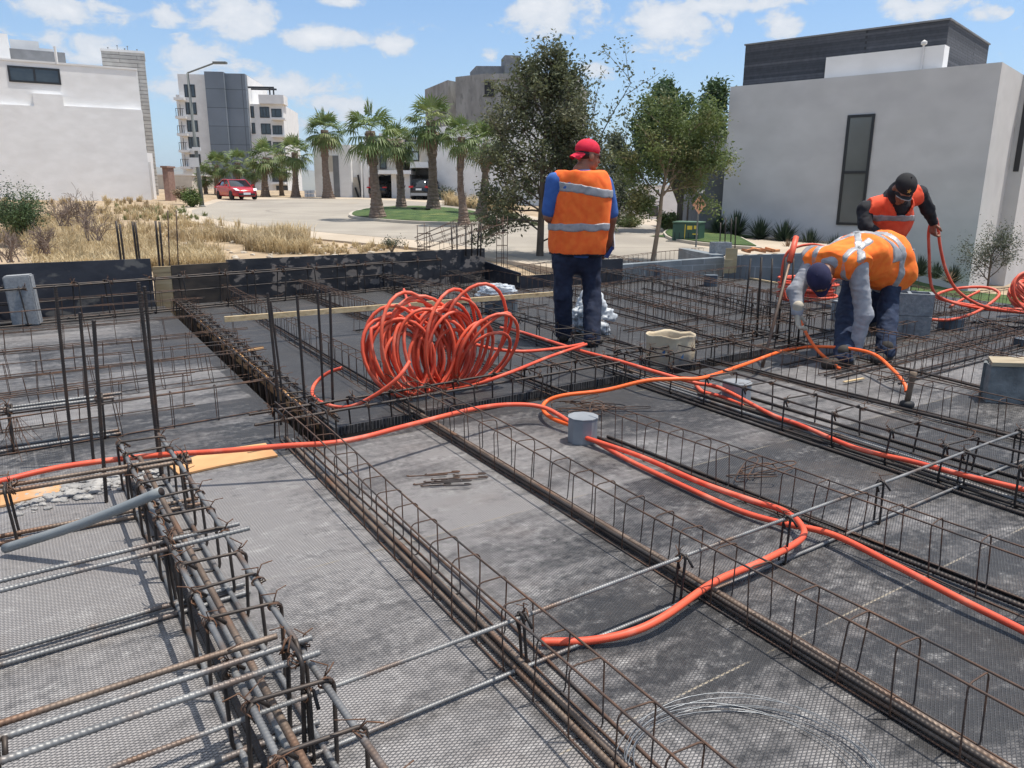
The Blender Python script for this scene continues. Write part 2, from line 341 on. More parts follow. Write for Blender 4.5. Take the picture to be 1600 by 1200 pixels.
# pavement apron round the cul-de-sac (a broad sheet), road sheet above it, both tilted with the site
W1_ = [(276,337),(268,331),(272,326),(300,321),(318,317),(336,311),(395,308.5),(560,308.2),(640,310.5),(700,313),(745,318.5),(800,330),(862,345),(960,341),(1035,343),(1064,350),(1110,352),(1330,376),(1330,430),(1330,470),(1000,440),(760,402),(690,392),(640,386),(520,375),(400,365),(320,350),(290,343)]
R1_ = [(300,333),(300,328),(318,322.5),(345,314),(395,311.3),(560,311),(640,314),(690,318),(735,323),(790,335),(850,351),(930,352),(1000,350),(1020,353),(1030,362),(1040,370),(1085,384),(1200,402),(1330,424),(1330,470),(1000,440),(790,398),(700,379.5),(640,374),(520,364),(400,352),(330,341)]
tag(slab(W1_, -.3, .03).build('pavement', M_walk), kind='structure')
tag(slab(R1_, .012, .036).build('road', M_road), kind='structure')
# ------------------------------------------------------------------ reinforcement
M_rust = pm('rusted_wire', (.065,.042,.032), (.15,.080,.050), 14, .75, .25, c3=(.06,.05,.048), s3=5, t3=(.45,.6))
M_dk = pm('dark_rebar', (.035,.032,.032), (.075,.058,.048), 9, .55, .5, c3=(.15,.075,.04), s3=4, t3=(.6,.75), stretch=(1,1,1))
M_steel = pm('blue_grey_rebar', (.12,.12,.122), (.25,.248,.245), 7, .48, .35, c3=(.15,.095,.065), s3=4, t3=(.50,.64), stretch=(1,1,1))
M_brn = pm('brown_ribbed_rebar', (.12,.088,.068), (.22,.165,.128), 8, .55, .4, c3=(.20,.10,.055), s3=3, t3=(.5,.7))
M_tie = pm('annealed_tie_wire', (.07,.045,.035), (.21,.10,.05), 20, .7, .3)
rng_ = random.Random(7)
def bar_mesh(L_, r, ribs=False, wob=.004, n=8, rp=None, seed=0, bend=0, hook=0, pitch=None):
    """a bar along local +X from 0 to L_"""
    g = random.Random(seed); mb = MB()
    a1, a2, p1, p2 = g.uniform(-1,1)*wob, g.uniform(-1,1)*wob, g.uniform(0,6), g.uniform(0,6)
    if ribs:
        pt = pitch or r*1.5; k = 4; m = max(2, int(L_/pt*k)); n = 10
        path = [Vector((L_*i/m, a1*math.sin(p1+2.2*L_*i/m), a2*math.sin(p2+2.9*L_*i/m))) for i in range(m+1)]
        def rf(i, th):
            ph = (i/k + .35*abs(math.sin(th)))
            if abs(math.sin(th)) < .28: return 1.12          # the two longitudinal ribs
            return .98 + .24*max(0, math.cos(2*math.pi*ph))**1.0
        mb.tube(path, r*.93, n, rf=rf, up=(0,0,1))
    else:
        m = max(2, int(L_/.22))
        path = [Vector((L_*i/m, a1*math.sin(p1+2.2*L_*i/m), a2*math.sin(p2+2.9*L_*i/m))) for i in range(m+1)]
        if hook:
            path += [Vector((L_+.02, 0, -.004)), Vector((L_+.035, 0, -.02)), Vector((L_+.04, 0, -.045)), Vector((L_+.04, 0, -hook))]
        mb.tube(path, r, n)
    return mb
def stirrup_mesh(name, w, h, r, mat, hook=.05, open_top=False, seed=0):
    """closed bent bar in the local YZ plane: y 0..-w, z 0..h, with rounded corners and a bent-in hook at one top corner"""
    c = min(.02, w*.25); pts = []
    def arc(cy, cz, a0, a1):
        for i in range(4):
            a = R_(a0+(a1-a0)*i/3); pts.append((0, cy+c*math.cos(a), cz+c*math.sin(a)))
    arc(-c, c, -90, 0); arc(-c, h-c, 0, 90); arc(-w+c, h-c, 90, 180); arc(-w+c, c, 180, 270)
    mb = MB(); mb.tube(pts, r, 6, closed=True)
    if hook:
        mb.tube([(r*2, -.004, h-.012), (r*2.4, -.018, h-.001), (r*2.6, -.018-hook*.7, h-hook*.72)], r, 6)
        mb.tube([(-r*1.5, -.012, h), (-r*2, .0, h-.012), (-r*2.2, -hook*.35, h-hook)], r*.95, 6)
    return mb.mesh(name, mat, True)
def tie_mesh(name, r, w, seed=0):
    g = random.Random(seed); mb = MB(); pts = []
    for k in range(3):
        ph = k*.5
        for i in range(8):
            a = 2*math.pi*i/8; pts.append((g.uniform(-.002,.002)+(k-1)*.004+math.sin(a+ph)*r*1.1, math.cos(a)*r*1.35, math.sin(a)*r*1.35))
    mb.tube(pts, w, 5)
    for s in range(2):
        a = g.uniform(.2, 1.3); L_ = g.uniform(.02, .045)
        mb.tube([(0, 0, r*1.2), (g.uniform(-.01,.01), math.cos(a)*L_*.4, r*1.2+L_*.5), (g.uniform(-.02,.02), math.cos(a)*L_*1.1*(-1)**s, r*1.2+L_*g.uniform(.3,1))], w, 4)
    return mb.mesh(name, M_tie, True)
TIES = [tie_mesh('wire_tie', .0075, .0013, s) for s in range(4)]
_ctr = [0]
def cage(label, a, b, w, h, sp, rr=.0032, sr=.0022, z0=.0, side=1, ext=(), top=2, bot=2, ribs=(False, False), mats=None, ties=False, hook=0, group='thin welded joist cages on the deck', st_range=None, ext_over=(0,0), skipst=None, rbot=None, endhook=0, tilt=0, hk=True):
    """a, b: xy of the near/left (reference) line; the cage lies to the right of a->b when side=1"""
    _ctr[0] += 1; seed = _ctr[0]; g = random.Random(seed)
    a = Vector(a[:2]); b = Vector(b[:2]); d = b-a; L_ = d.length; ang = math.atan2(d.y, d.x)
    mr, ms = mats or (M_rust, M_rust)
    root = empty('rebar_cage', (a.x, a.y, z0), label, 'rebar cage', group, (0, tilt, ang), local=True)
    def ly(y): return y if side == 1 else y + w
    k = 0
    def put(y, z, r, rb, mat, L0=0, L1=None, hk=0):
        nonlocal k; k += 1
        L1 = L_ if L1 is None else L1
        mb = bar_mesh(L1-L0, r, rb, .010 if r < .006 else .004, 6 if r < .005 else 8, seed=seed*13+k, hook=hk)
        link('longitudinal_bar', mb.mesh('longitudinal_bar', mat, True), root, (L0, ly(y), z), (g.uniform(-3,3), 0, 0) if not hk else (0,0,0))
    e0, e1 = ext_over
    rb_ = rbot or rr
    ys = [-sr-rr, -w+sr+rr]
    if top == 1: put(ys[0] if w > .04 else -w/2, h-rr-sr, rr, ribs[0], mr, -e0, L_+e1, endhook)
    else:
        for i in range(top): put(ys[0]+(ys[1]-ys[0])*i/(top-1), h-rr-sr, rr, ribs[0], mr, -e0-g.uniform(0,.04), L_+e1+g.uniform(-.03,.06), endhook)
    if bot == 1: put(-w/2, rb_+sr, rb_, ribs[1], mr)
    else:
        for i in range(bot): put(ys[0]+(ys[1]-ys[0])*i/(bot-1), rb_+sr, rb_, ribs[1], mr)
    for (fy, z, r, rb, mat, l0, l1) in ext: put(-w*fy, z, r, rb, mat, L_*l0, L_*l1)
    sm = stirrup_mesh('stirrup', w, h, sr, ms, (.045 if sr > .003 else .0) if hk else 0)
    s0, s1 = st_range or (0, L_)
    n = int((s1-s0)/sp); n = min(n, 98)
    tm = TIES[seed % 4]
    for i in range(n+1):
        x = s0 + (s1-s0-n*sp)/2 + i*sp + g.uniform(-1,1)*sp*.09
        link('stirrup', sm, root, (x, ly(0), 0), (g.uniform(-.03,.03), g.uniform(-.09,.09), g.uniform(-.11,.11)))
        if ties and i < 48:
            sc = (rr+sr)/.0075*.82
            link('wire_tie', TIES[(seed+i) % 4], root, (x, ly(ys[0]), h-rr-sr), (0, g.uniform(-.4,.4), g.uniform(-.5,.5)), (sc,)*3)
            if w > .12 or ties == 2: link('wire_tie', TIES[(seed+i+1) % 4], root, (x, ly(ys[1]), h-rr-sr), (0, g.uniform(-.4,.4), g.uniform(2.6,3.6)), (sc,)*3)
    return root
def ln(p, q, z=0, e0=0, e1=0):
    a, b = P(*p, z).xy, P(*q, z).xy; d = (b-a).normalized(); return a-d*e0, b+d*e1
GJ = 'thin rusty joist cages lying across the deck'; GB = 'heavy beam cages of thick rebar'
# --- joists running away to the left (near bays)
a, b = ln((912,1185), (461,714), 0, .9, .30)
cage('narrow rusty joist cage running from the bottom centre edge to the cluster of tall bars', a, b, .10, .205, .157, .0034, .0024, ext=[(.30,.016,.009,True,M_brn,0,1),(.55,.017,.009,True,M_steel,0,.98),(.45,.032,.008,True,M_brn,.05,.8),(1.35,.006,.005,False,M_rust,0,1)], group=GJ)
a, b = ln((1320,1081), (656,663), 0, 1.3, .12)
cage('narrow rusty joist cage passing just right of the little heap of bent wire hooks', a, b, .10, .205, .157, .0034, .0024, ext=[(.30,.016,.010,True,M_brn,0,1),(.62,.016,.010,True,M_brn,0,1),(.2,.034,.008,True,M_dk,.1,1)], group=GJ)
a, b = ln((1600,966), (925,690), 0, 1.5, .0)
cage('narrow rusty joist cage starting just right of the nearer octagonal grey box', a, b, .10, .20, .157, .0034, .0024, ext=[(.4,.016,.009,True,M_dk,0,1),(1.1,.008,.008,True,M_dk,0,1)], group=GJ)
a, b = ln((1600,800), (975,592), 0, 1.6, .25)
cage('wide beam cage on a bed of ribbed bars, with the round grey box inside', a, b, .25, .19, .31, .0062, .0048, ties=2, mats=(M_dk, M_dk), bot=2, rbot=.008,
     ext=[(.25,.018,.009,True,M_steel,0,1),(.42,.018,.009,True,M_steel,0,.95),(.6,.018,.009,True,M_brn,.0,1),(.78,.018,.009,True,M_steel,0,1),(.5,.036,.008,True,M_steel,.1,.7),(.33,.036,.008,True,M_dk,0,.8),(1.5,.009,.009,True,M_dk,0,1),(-.2,.009,.008,True,M_dk,0,.9)], group=GB)
a, b = ln((1600,695), (1145,577), 0, 2.2, .3)
cage('thin tall rusty joist cage between the mallet and the wide beam cage', a, b, .10, .21, .155, .0034, .0024, ext=[(.4,.016,.010,False,M_dk,0,1),(1.2,.008,.007,False,M_dk,0,1)], group=GJ)
a, b = ln((1600,628), (1395,577), 0, 3.0, .4)
cage('thin rusty joist cage passing just behind the upright wooden mallet handle at the right', a, b, .10, .27, .155, .0034, .0024, ext=[(.4,.016,.009,False,M_dk,0,1)], group=GJ)
# --- the same joists beyond the cross beam
a, b = ln((633,650), (318,452), 0, 0, .3)
cage('thin joist cage running under the left end of the big orange coil', a, b, .10, .20, .157, .0034, .0024, ext=[(.5,.016,.008,False,M_dk,0,1),(1.2,.008,.007,False,M_dk,0,1)], group=GJ)
a, b = ln((850,615), (445,452), 0, .1, .2)
cage('thin joist cage running under the right part of the big orange coil', a, b, .10, .20, .157, .0034, .0024, ext=[(.5,.016,.008,False,M_dk,0,1),(1.3,.008,.008,False,M_dk,0,1)], group=GJ)
a, b = ln((962,585), (590,452), 0, 0, .2)
cage('wide heavy cage behind the big coil, passing in front of the standing man', a, b, .22, .19, .3, .0055, .0042, ties=1, mats=(M_dk, M_dk), ext=[(.3,.017,.009,False,M_dk,0,1),(.6,.017,.009,False,M_dk,0,1),(.8,.017,.009,False,M_dk,0,1)], group=GB)
a, b = ln((1165,545), (700,425), 0, 0, .2)
cage('thin joist cage passing directly behind the boots of the man in the red cap', a, b, .10, .20, .157, .003, .0022, ext=[(.4,.016,.009,False,M_dk,0,1)], group=GJ)
a, b = ln((1262,545), (925,455), 0, 0, .0)
cage('tall open cage with tied dark top bars between the standing man and the bent man', a, b, .20, .30, .19, .0055, .0036, ties=2, mats=(M_dk, M_dk), ext=[(.3,.017,.009,False,M_dk,0,1)], group=GB)
a, b = ln((1290,520), (1000,452), 0, 0, .0)
cage('tall thin cage just beyond the dark one between standing and bent men', a, b, .12, .28, .155, .0036, .0026, ext=[(.3,.017,.008,False,M_dk,0,1)], group=GJ)
# --- bars across the view
a, b = ln((500,1065), (1560,680), .19, .75, .3)
cage('single top bar on hooked spacers crossing the whole near bay', a, b, .026, .185, .60, .0062, .0045, top=1, bot=1, ribs=(True, True), mats=(M_steel, M_dk), ties=1, group='single bar runs on spacers')
a, b = ln((447,653), (940,569), .17, .12, 2.0)
cage('heavy cross-beam cage sunk in the black slot in front of the big orange coil', a, b, .22, .40, .24, .0075, .005, z0=-.23, ties=2, mats=(M_dk, M_dk), side=-1, ribs=(True, True), ext=[(.5,.02,.009,False,M_dk,0,1)], group=GB)
p0 = nm(1.09, 3.72); p1 = nm(1.09, 9.0)
cage('heavy beam cage sunk in the long slot running back to the brown board', (p0.x, p0.y), (p1.x, p1.y), .14, .36, .19, .007, .005, z0=-.235, ties=1, mats=(M_dk, M_dk), ribs=(False, False), ext=[(.5,.34,.007,False,M_dk,0,1),(.9,.33,.006,False,M_brn,0,.8)], group=GB)
def kcage(label, p, q, z, w, h, sp, e0=1.2, **kw):
    a, b = ln(p, q, z, e0, kw.pop('e1', 0)); return cage(label, a, b, w, h, sp, side=-1, **kw)
kcage('thin joist cage on the left, nearest of those behind the tall bars', (0,653), (425,591), .205, .06, .205, .28, rr=.0045, sr=.0026, bot=1, group=GJ)
kcage('thin joist cage on the left, second one up from the hooked heavy cage', (0,593), (408,545), .2, .08, .2, .155, e0=1.0, rr=.0034, sr=.0024, group=GJ)
kcage('thin joist cage on the left, third one up from the hooked heavy cage', (0,549), (385,513), .2, .08, .2, .2, e0=.8, rr=.0034, sr=.0024, group=GJ)
kcage('thin joist cage passing just in front of the foot of the upright grey block', (0,516), (370,488), .2, .08, .2, .2, e0=.6, rr=.003, sr=.0024, group=GJ)
kcage('thin joist cage on the left passing across the middle of the upright grey block', (0,489), (318,465), .2, .08, .2, .26, e0=.4, rr=.003, sr=.0024, group=GJ)
kcage('thin joist cage on the left touching the top of the hooked heavy cage', (0,622), (300,585), .2, .06, .2, .19, e0=1.0, rr=.0034, sr=.0024, group=GJ)
kcage('thin joist cage on the left between the second and third behind the tall bars', (0,571), (398,530), .2, .07, .2, .17, e0=.9, rr=.0032, sr=.0024, group=GJ)
kcage('thin joist cage along the foot of the far left board', (0,472), (285,453), .2, .08, .2, .2, e0=.3, rr=.003, sr=.0024, group=GJ)
for (p, q, hh, lab) in [((1235,575),(1520,508),.16,'thin cage across the right bay, just in front of the boots of the bent man'),((1190,545),(1420,496),.2,'thin cage across the right bay, behind the knees of the bent man'),((1250,470),(1420,458),.24,'thin cage between the strapped coil and the hollow blocks')]:
    a, b = ln(p, q, 0, 0, .2); cage(lab, a, b, .10, hh, .16, .0034, .0024, side=-1, group=GJ, ext=[(.5,.016,.008,False,M_dk,0,1)])
kcage('heavy cage at the left edge whose top bars end in downturned hooks', (0,640), (182,617), .235, .10, .235, .42, rr=.0085, sr=.006, e0=.9, ties=2, mats=(M_steel, M_dk), ribs=(True, True), endhook=.05, bot=2, ext=[(.5,.21,.008,False,M_dk,0,.9)], group=GB)
kcage('brown ribbed heavy cage over the mortar rubble at the left edge, beside the orange conduit', (0,765), (307,714), .225, .09, .225, .62, rr=.0085, sr=.0055, e0=.5, ties=2, mats=(M_brn, M_dk), ribs=(True, True), bot=2, st_range=(.46,1.25), group=GB)
kcage('heavy cage at the left edge just below the loose grey pipe', (0,913), (383,820), .255, .085, .245, .44, rr=.0076, sr=.0056, e0=.5, ties=2, mats=(M_steel, M_dk), ribs=(True, True), bot=2, st_range=(.42,1.0), group=GB)
kcage('heavy cage with twinned brown bars at the bottom left corner', (0,1179), (509,1007), .275, .10, .265, .55, rr=.0080, sr=.0060, e0=.45, ties=2, mats=(M_steel, M_dk), ribs=(True, True), bot=2, ext=[(-.22,.258,.0075,True,M_brn,-.1,.93)], st_range=(.30,1.1), group=GB)
# --- the ladder-like main beam cage at lower left
a, b = ln((430,1196), (179,680), .245, .45, .02)
cage('broad ladder-like beam cage of thick ribbed bars at the lower left, with rusty stirrups', a, b, .19, .235, .19, .0080, .0052, ties=2, mats=(M_steel, M_dk), ribs=(True, True), ext=[(.42,.15,.0092,True,M_brn,0,.96),(.55,.02,.0095,True,M_steel,0,1),(.25,.02,.0095,True,M_dk,0,1)], group=GB)
for (p, q) in [((575,1120), (800,1050))]: pass
# --- far edge beams along the boards
kcage('heavy edge-beam cage running along the foot of the far boards', (0,448), (655,404), .40, .2, .38, .38, e0=.6, e1=.4, rr=.009, sr=.0068, mats=(M_dk, M_dk), ties=1, ext=[(0,.2,.006,False,M_dk,0,1)], group=GB)
a, b = ln((1010,470), (1170,440), 0, .2, .3)
# --- crossing joists in the far right bays
for i, (p, q, hh, lab) in enumerate([((905,478),(1165,438),.22,'thin cage across the far bay, just right of the knees of the standing man'),
      ((880,458),(1130,424),.22,'thin cage across the far bay, passing just in front of the nearer small grey box'),
      ((900,430),(1100,404),.22,'thin cage across the far bay, hard against the low grey block wall'),
      ((980,520),(1330,462),.22,'thin cage across the far bay, ending behind the legs of the bent man'),
      ((1085,545),(1240,520),.18,'short cage in line with the cross beam, behind the paper sack')]):
    a, b = ln(p, q, 0, 0, 0)
    cage(lab, a, b, .10, hh, .16, .003, .0022, side=-1, group=GJ, ext=[(.5,.016,.007,False,M_dk,0,1)])
for i, (p, q, lab) in enumerate([((1300,592),(1600,518),'rusty cage lying across the right bay at the feet of the bent man'),
      ((1395,600),(1600,545),'rusty cage across the right bay, ending at the leaning grey slab'),
      ((1410,500),(1600,478),'thin cage across the right bay, between the hollow blocks and the loose orange loops')]):
    a, b = ln(p, q, 0, 0, .8)
    cage(lab, a, b, .12, .13 if i < 2 else .22, .17, .0036, .0024, side=-1, group=GJ, ext=[(.5,.016,.008,False,M_dk,0,1),(1.3,.01,.007,False,M_dk,0,1)])
for (p, q, w, hh, m_, lab) in [((1225,500),(905,408),.12,.24,(M_rust,M_rust),'thin cage running back to the block wall, left of the upright bar row'),((1090,520),(820,440),.10,.22,(M_rust,M_rust),'thin cage crossing just behind the knees of the standing man'),
      ((1010,552),(560,436),.10,.18,(M_rust,M_rust),'thin cage starting behind the paper sack and passing behind the plank'),((760,470),(640,420),.16,.2,(M_dk,M_dk),'short dark cage at the foot of the scarred board near the corner'),((560,500),(400,440),.10,.2,(M_rust,M_rust),'short thin cage behind the left end of the pale plank')]:
    a, b = ln(p, q, 0, 0, 0); cage(lab, a, b, w, hh, .157, .0034, .0024, group=GJ, mats=m_, ext=[(.5,.016,.008,False,M_dk,0,1)])
for (p, q, z, hh, lab) in [((700,455),(930,418),0,.2,'thin cage across the middle bay behind the clear plastic'),((560,520),(860,478),0,.2,'thin cage across the middle bay just behind the big coil'),((1180,500),(1330,480),0,.3,'short tall cage left of the strapped coil')]:
    a, b = ln(p, q, z, 0, 0); cage(lab, a, b, .10, hh, .17, .0032, .0023, side=-1, group=GJ, ext=[(.5,.016,.007,False,M_dk,0,1)])
for i, (p, q, lab) in enumerate([((1600,580),(1440,502),'tall thin joist cage at the right edge, nearest the leaning grey slab'),
      ((1600,530),(1420,478),'tall thin joist cage at the right edge, under the far orange coil')]):
    a, b = ln(p, q, 0, 1.6, .2)
    cage(lab, a, b, .10, .24, .155, .003, .0022, group=GJ)
# ------------------------------------------------------------------ tall upright starter bars
def dowel(top, bot, zb, r, mat, ribs, label, group='tall upright starter bars'):
    q = P(*bot, zb); Y = q.y; rt = ray(*top); t = D(top[0], top[1], Y)
    d = Vector((t.x-q.x, 0, t.z-q.z)); L_ = d.length
    mb = bar_mesh(L_, r, ribs, .003, 8, seed=int(top[0]))
    me = mb.mesh('starter_bar', mat, True); o = bpy.data.objects.new('starter_bar', me); SC.collection.objects.link(o)
    o.location = q; o.rotation_euler = d.to_track_quat('X', 'Z').to_euler(); tag(o, label, 'upright rebar', group)
U = [((87,447),(115,727),0,.0075,M_dk,'leftmost tall upright ribbed bar, rising past the upright grey block'),
     ((125,488),(146,720),0,.0075,M_dk,'second tall upright bar from the left edge of the deck'),
     ((147,500),(166,785),-.0,.0078,M_dk,'third tall upright bar from the left, beside the hooked cage end'),
     ((216,441),(252,745),-.0,.0085,M_dk,'tallest upright bar of the left group, the left one of a touching pair'),
     ((225,447),(254,740),-.0,.0075,M_dk,'right one of the touching pair of tall upright bars'),
     ((418,458),(441,690),-.1,.0078,M_dk,'leftmost tall bar of the cluster at the corner of the sunken beams'),
     ((464,461),(481,690),-.15,.0078,M_dk,'second tall bar of the cluster at the corner of the sunken beams'),
     ((422,470),(447,668),-.1,.0065,M_dk,'thin bar touching the leftmost one of the cluster at the corner of the sunken beams'),
     ((496,454),(506,632),0,.0075,M_dk,'third tall bar of the cluster at the corner of the sunken beams'),
     ((516,457),(521,690),-.2,.0078,M_dk,'rightmost tall bar of the cluster at the corner of the sunken beams'),
     ((1173,404),(1160,528),0,.009,M_dk,'leftmost dark upright bar of the row left of the bent man'),
     ((1190,402),(1182,528),0,.011,M_dk,'second dark upright bar of the row left of the bent man'),
     ((1207,404),(1202,512),0,.009,M_dk,'third dark upright bar of the row left of the bent man'),
     ((1228,402),(1214,530),0,.010,M_dk,'fourth dark upright bar of the row, just left of the bent man'),
     ((1240,404),(1232,545),0,.009,M_dk,'fifth dark upright bar of the row, against the arm of the bent man'),
     ((1258,402),(1246,548),0,.009,M_dk,'last dark upright bar of the row, in front of the sleeve of the bent man')]
for (t, b_, zb, r, m_, lab) in U: dowel(t, b_, zb, r, m_, P(*b_, 0).y < 5, lab)
# bars standing beyond the boards
def dowelY(x0, y0, x1, y1, Y, r, lab, group, mat=M_dk):
    q = D(x1, y1, Y); t = D(x0, y0, Y); d = t-q
    o = bpy.data.objects.new('starter_bar', bar_mesh(d.length, r, False, .002, 7, seed=int(x0)).mesh('starter_bar', mat, True)); SC.collection.objects.link(o)
    o.location = q; o.rotation_euler = d.to_track_quat('X', 'Z').to_euler(); tag(o, lab, 'upright rebar', group)
for (x0, y0, x1, y1, lab) in [(181,345,194,445,'leftmost bar of the pairs standing beyond the far left board'),(187,350,199,445,'second bar from the left standing beyond the far left board'),
        (207,346,219,445,'third bar from the left beyond the board, leaning on its neighbour'),(211,347,223,445,'fourth bar from the left beyond the board'),
        (243,345,252,445,'fifth bar from the left beyond the board'),(249,346,257,445,'sixth bar from the left beyond the board'),
        (262,329,266,445,'thin rusty bar beyond the gap in the boards, the left one of two'),(275,329,280,445,'thin rusty bar beyond the gap in the boards, the right one of two')]:
    dowelY(x0, y0, x1, y1, 11.5, .016 if x0 < 260 else .009, lab, 'bars standing beyond the far boards', M_dk if x0 < 260 else M_rust)
for i, (x, y0, lab) in enumerate([(1126,348,'left'),(1134,340,'second'),(1143,341,'third'),(1150,339,'right')]):
    dowelY(x, y0, x-2, 400, 15, .012, {'left':'leftmost','second':'second from left','third':'third from left','right':'rightmost'}[lab]+' of four thin bars rising from the block wall behind the form plywood', 'bars rising from the block wall')
for i, (x, y0, x1, lab) in enumerate([(705,351,707,'first'),(714,349,715,'second'),(728,349,728,'third'),(737,349,737,'fourth'),(748,349,746,'fifth'),(752,349,751,'sixth')]):
    dowelY(x, y0, x1, 470 if i == 1 else 400, 11.0, .011, lab+' dark upright bar, counted from the left, at the corner of the black boards', 'upright bars at the corner of the boards')
# column cages standing beyond the boards with a heap of joist cages leaning between them
def colcage(xl, xr, yt, Y, lab):
    t = D(xl, yt, Y); bz = -.5; w = abs(D(xr, yt, Y).x - t.x); root = empty('column_cage', (t.x, t.y, bz), lab, 'column cage', 'column cages beyond the boards', local=True)
    h = t.z - bz
    for (dx, dy) in ((0,0),(w,0),(w*.45,w*.8),(w*.62,w*.8)):
        link('longitudinal_bar', bar_mesh(h+rng_.uniform(-.05,.05), .006, False, .01, 6, seed=int(xl+dx*100)).mesh('longitudinal_bar', M_rust, True), root, (dx, dy, 0), (0, -math.pi/2, 0))
    z = .2
    while z < h-.03:
        mb = MB(); mb.tube([(0,0,0),(w,0,0),(w,w*.8,0),(0,w*.8,0)], .0045, 5, closed=True); link('stirrup', mb.mesh('stirrup', M_rust), root, (0, 0, z)); z += .22
colcage(652, 671, 350, 13.2, 'left thin rusty column cage standing beyond the boards')
colcage(776, 793, 336, 13.6, 'right thin rusty column cage standing beyond the boards')
def rackcage(p, q, Y0, Y1, h, lab):
    a = D(*p, Y0); b = D(*q, Y1); d = b-a; root = empty('rebar_cage', a, lab, 'rebar cage', 'joist cages heaped beyond the boards', local=True)
    root.rotation_euler = d.to_track_quat('X', 'Z').to_euler(); L_ = d.length
    for (y, z) in ((0,0),(.11,0),(.02,h),(.09,h)):
        link('longitudinal_bar', bar_mesh(L_, .0045, False, .01, 6, seed=int(p[0]+y*100+z*100)).mesh('longitudinal_bar', M_rust, True), root, (0, y, z))
    sm = stirrup_mesh('stirrup', .11, h, .0032, M_rust, 0); x = .05
    while x < L_: link('stirrup', sm, root, (x, .11, 0), (0, rng_.uniform(-.15,.15), 0)); x += .22
rackcage((655,392), (768,352), 12.4, 12.9, .16, 'lowest leaning joist cage of the heap beyond the boards')
rackcage((655,386), (755,344), 12.6, 13.1, .16, 'topmost leaning joist cage of the heap beyond the boards')
rackcage((690,392), (795,362), 12.2, 13.2, .14, 'joist cage of the heap that reaches the right column cage')
# ------------------------------------------------------------------ form boards along the far edge
def board(label, p, q, zt0, zt1, mat, thick=.02, z0=-.3, name='form_board', cat='form board', top=None, group='form boards along the far edge'):
    a = Vector(p[:2]); b = Vector(q[:2]); d = (b-a).normalized(); n = Vector((-d.y, d.x))
    root = empty(name, (a.x, a.y, 0), label, cat, group)
    pts = [a, b, b+n*thick, a+n*thick]; mb = MB(); mb.prism(pts, z0, [zt0, zt1, zt1, zt0]); mb.build('panel', mat, root)
    if top:
        pts = [a+n*(thick+.003), b+n*(thick+.003), b+n*(thick+.05), a+n*(thick+.05)]; mb = MB(); mb.prism(pts, [zt0-.09, zt1-.09, zt1-.09, zt0-.09], [zt0-.004, zt1-.004, zt1-.004, zt0-.004]); mb.build('batten', top, root)
def zat(px, py, q): return D(px, py, q.y).z
bl0, bl1 = nm(-6.4, 9.38), P(243,478).xy
bl0 = P(0,503).xy + (P(0,503).xy-bl1).normalized()*1.8
board('long black form board at the far left, behind the upright grey block', bl0, bl1, zat(0,408,P(0,503)), zat(240,404,P(243,478)), M_blackply, top=M_wood)
q0, q1 = P(244,474).xy, P(272,474).xy
board('short pale board in the gap left of the dark brown form board', q0, q1, zat(245,417,P(245,474)), zat(272,416,P(272,474)), M_wood, .03)
q0, q1 = P(273,474).xy, P(361,470).xy
board('dark brown form board between two black ones', q0, q1, zat(273,415,P(273,474)), zat(361,410,P(361,470)), M_woodD, top=M_wood)
q0, q1 = P(359,469).xy, nm(5.42, 9.30)
board('long black form board with scuffed pale patches, behind the orange coil', q0, (q1.x, q1.y), zat(360,406,P(360,469)), D(787,388,q1.y).z, M_blackply2, top=M_wood)
q2 = nm(5.42, 8.32)
board('short black board turning the far corner', (q1.x, q1.y), (q2.x, q2.y), .30, .22, M_blackply, top=None)
q3 = P(968,440).xy
board('low black board running behind the legs of the man in the red cap', (q2.x, q2.y), q3, .18, .18, M_blackply, top=M_wood)
board('short black board end standing just right of the man in the red cap', P(936,446).xy, P(972,443).xy, .36, .36, M_blackply, .03)
# ------------------------------------------------------------------ orange conduit
M_or = pm('orange_conduit', (.62,.080,.042), (.74,.115,.055), 6, .5, bump=.15, bscale=60, bdist=.003, c3=(.74,.26,.18), s3=9, t3=(.52,.8), spec=.35)
M_or2 = pm('bright_orange_conduit', (.88,.125,.02), (.93,.165,.035), 6, .45, bump=.1, c3=(.80,.27,.15), s3=8, t3=(.58,.85), spec=.4)
M_hole = pm('conduit_bore', (.02,.012,.01))
GCD = 'orange conduit runs'
def conduit(label, pts, r=.0122, mat=None, sub=8, cuts=(0, 0), world=False, group=GCD, name='orange_conduit', cat='conduit', parent=None):
    w = pts if world else [P(x, y, z) for (x, y, z) in pts]
    path = smoothpath(w, sub); mb = MB(); mb.tube(path, r, 12, cap=True)
    for e, c in enumerate(cuts):
        if c:
            q = path[0] if e == 0 else path[-1]; q2 = path[1] if e == 0 else path[-2]; d = (q-q2).normalized()
            mb.tube([q+d*.0002, q+d*.0006], r*.72, 12, mi=1)
    o = mb.build(name, [mat or M_or, M_hole], parent, True)
    if parent is None: tag(o, label, cat, group)
    return o
conduit('orange conduit sagging from the left edge past the upright bars to the nearer octagonal box',
  [(-60,765,.14),(0,752,.145),(100,729,.15),(236,712,.15),(330,706,.16),(440,697,.17),(540,689,.17),(640,664,.17),(740,639,.16),(800,632,.13),(850,637,.10),(893,661,.06)])
conduit('bright orange conduit looping back from the octagonal box then arching over to the mallet',
  [(892,664,.05),(866,655,.05),(850,643,.05),(852,629,.06),(880,618,.10),(945,610,.13),(1009,595,.19),(1060,592,.20),(1100,590,.19),(1162,570,.14),(1232,546,.12),(1294,542,.14),(1359,551,.16),(1394,577,.12),(1413,600,.06),(1416,612,.02)], mat=M_or2, cuts=(0,1))
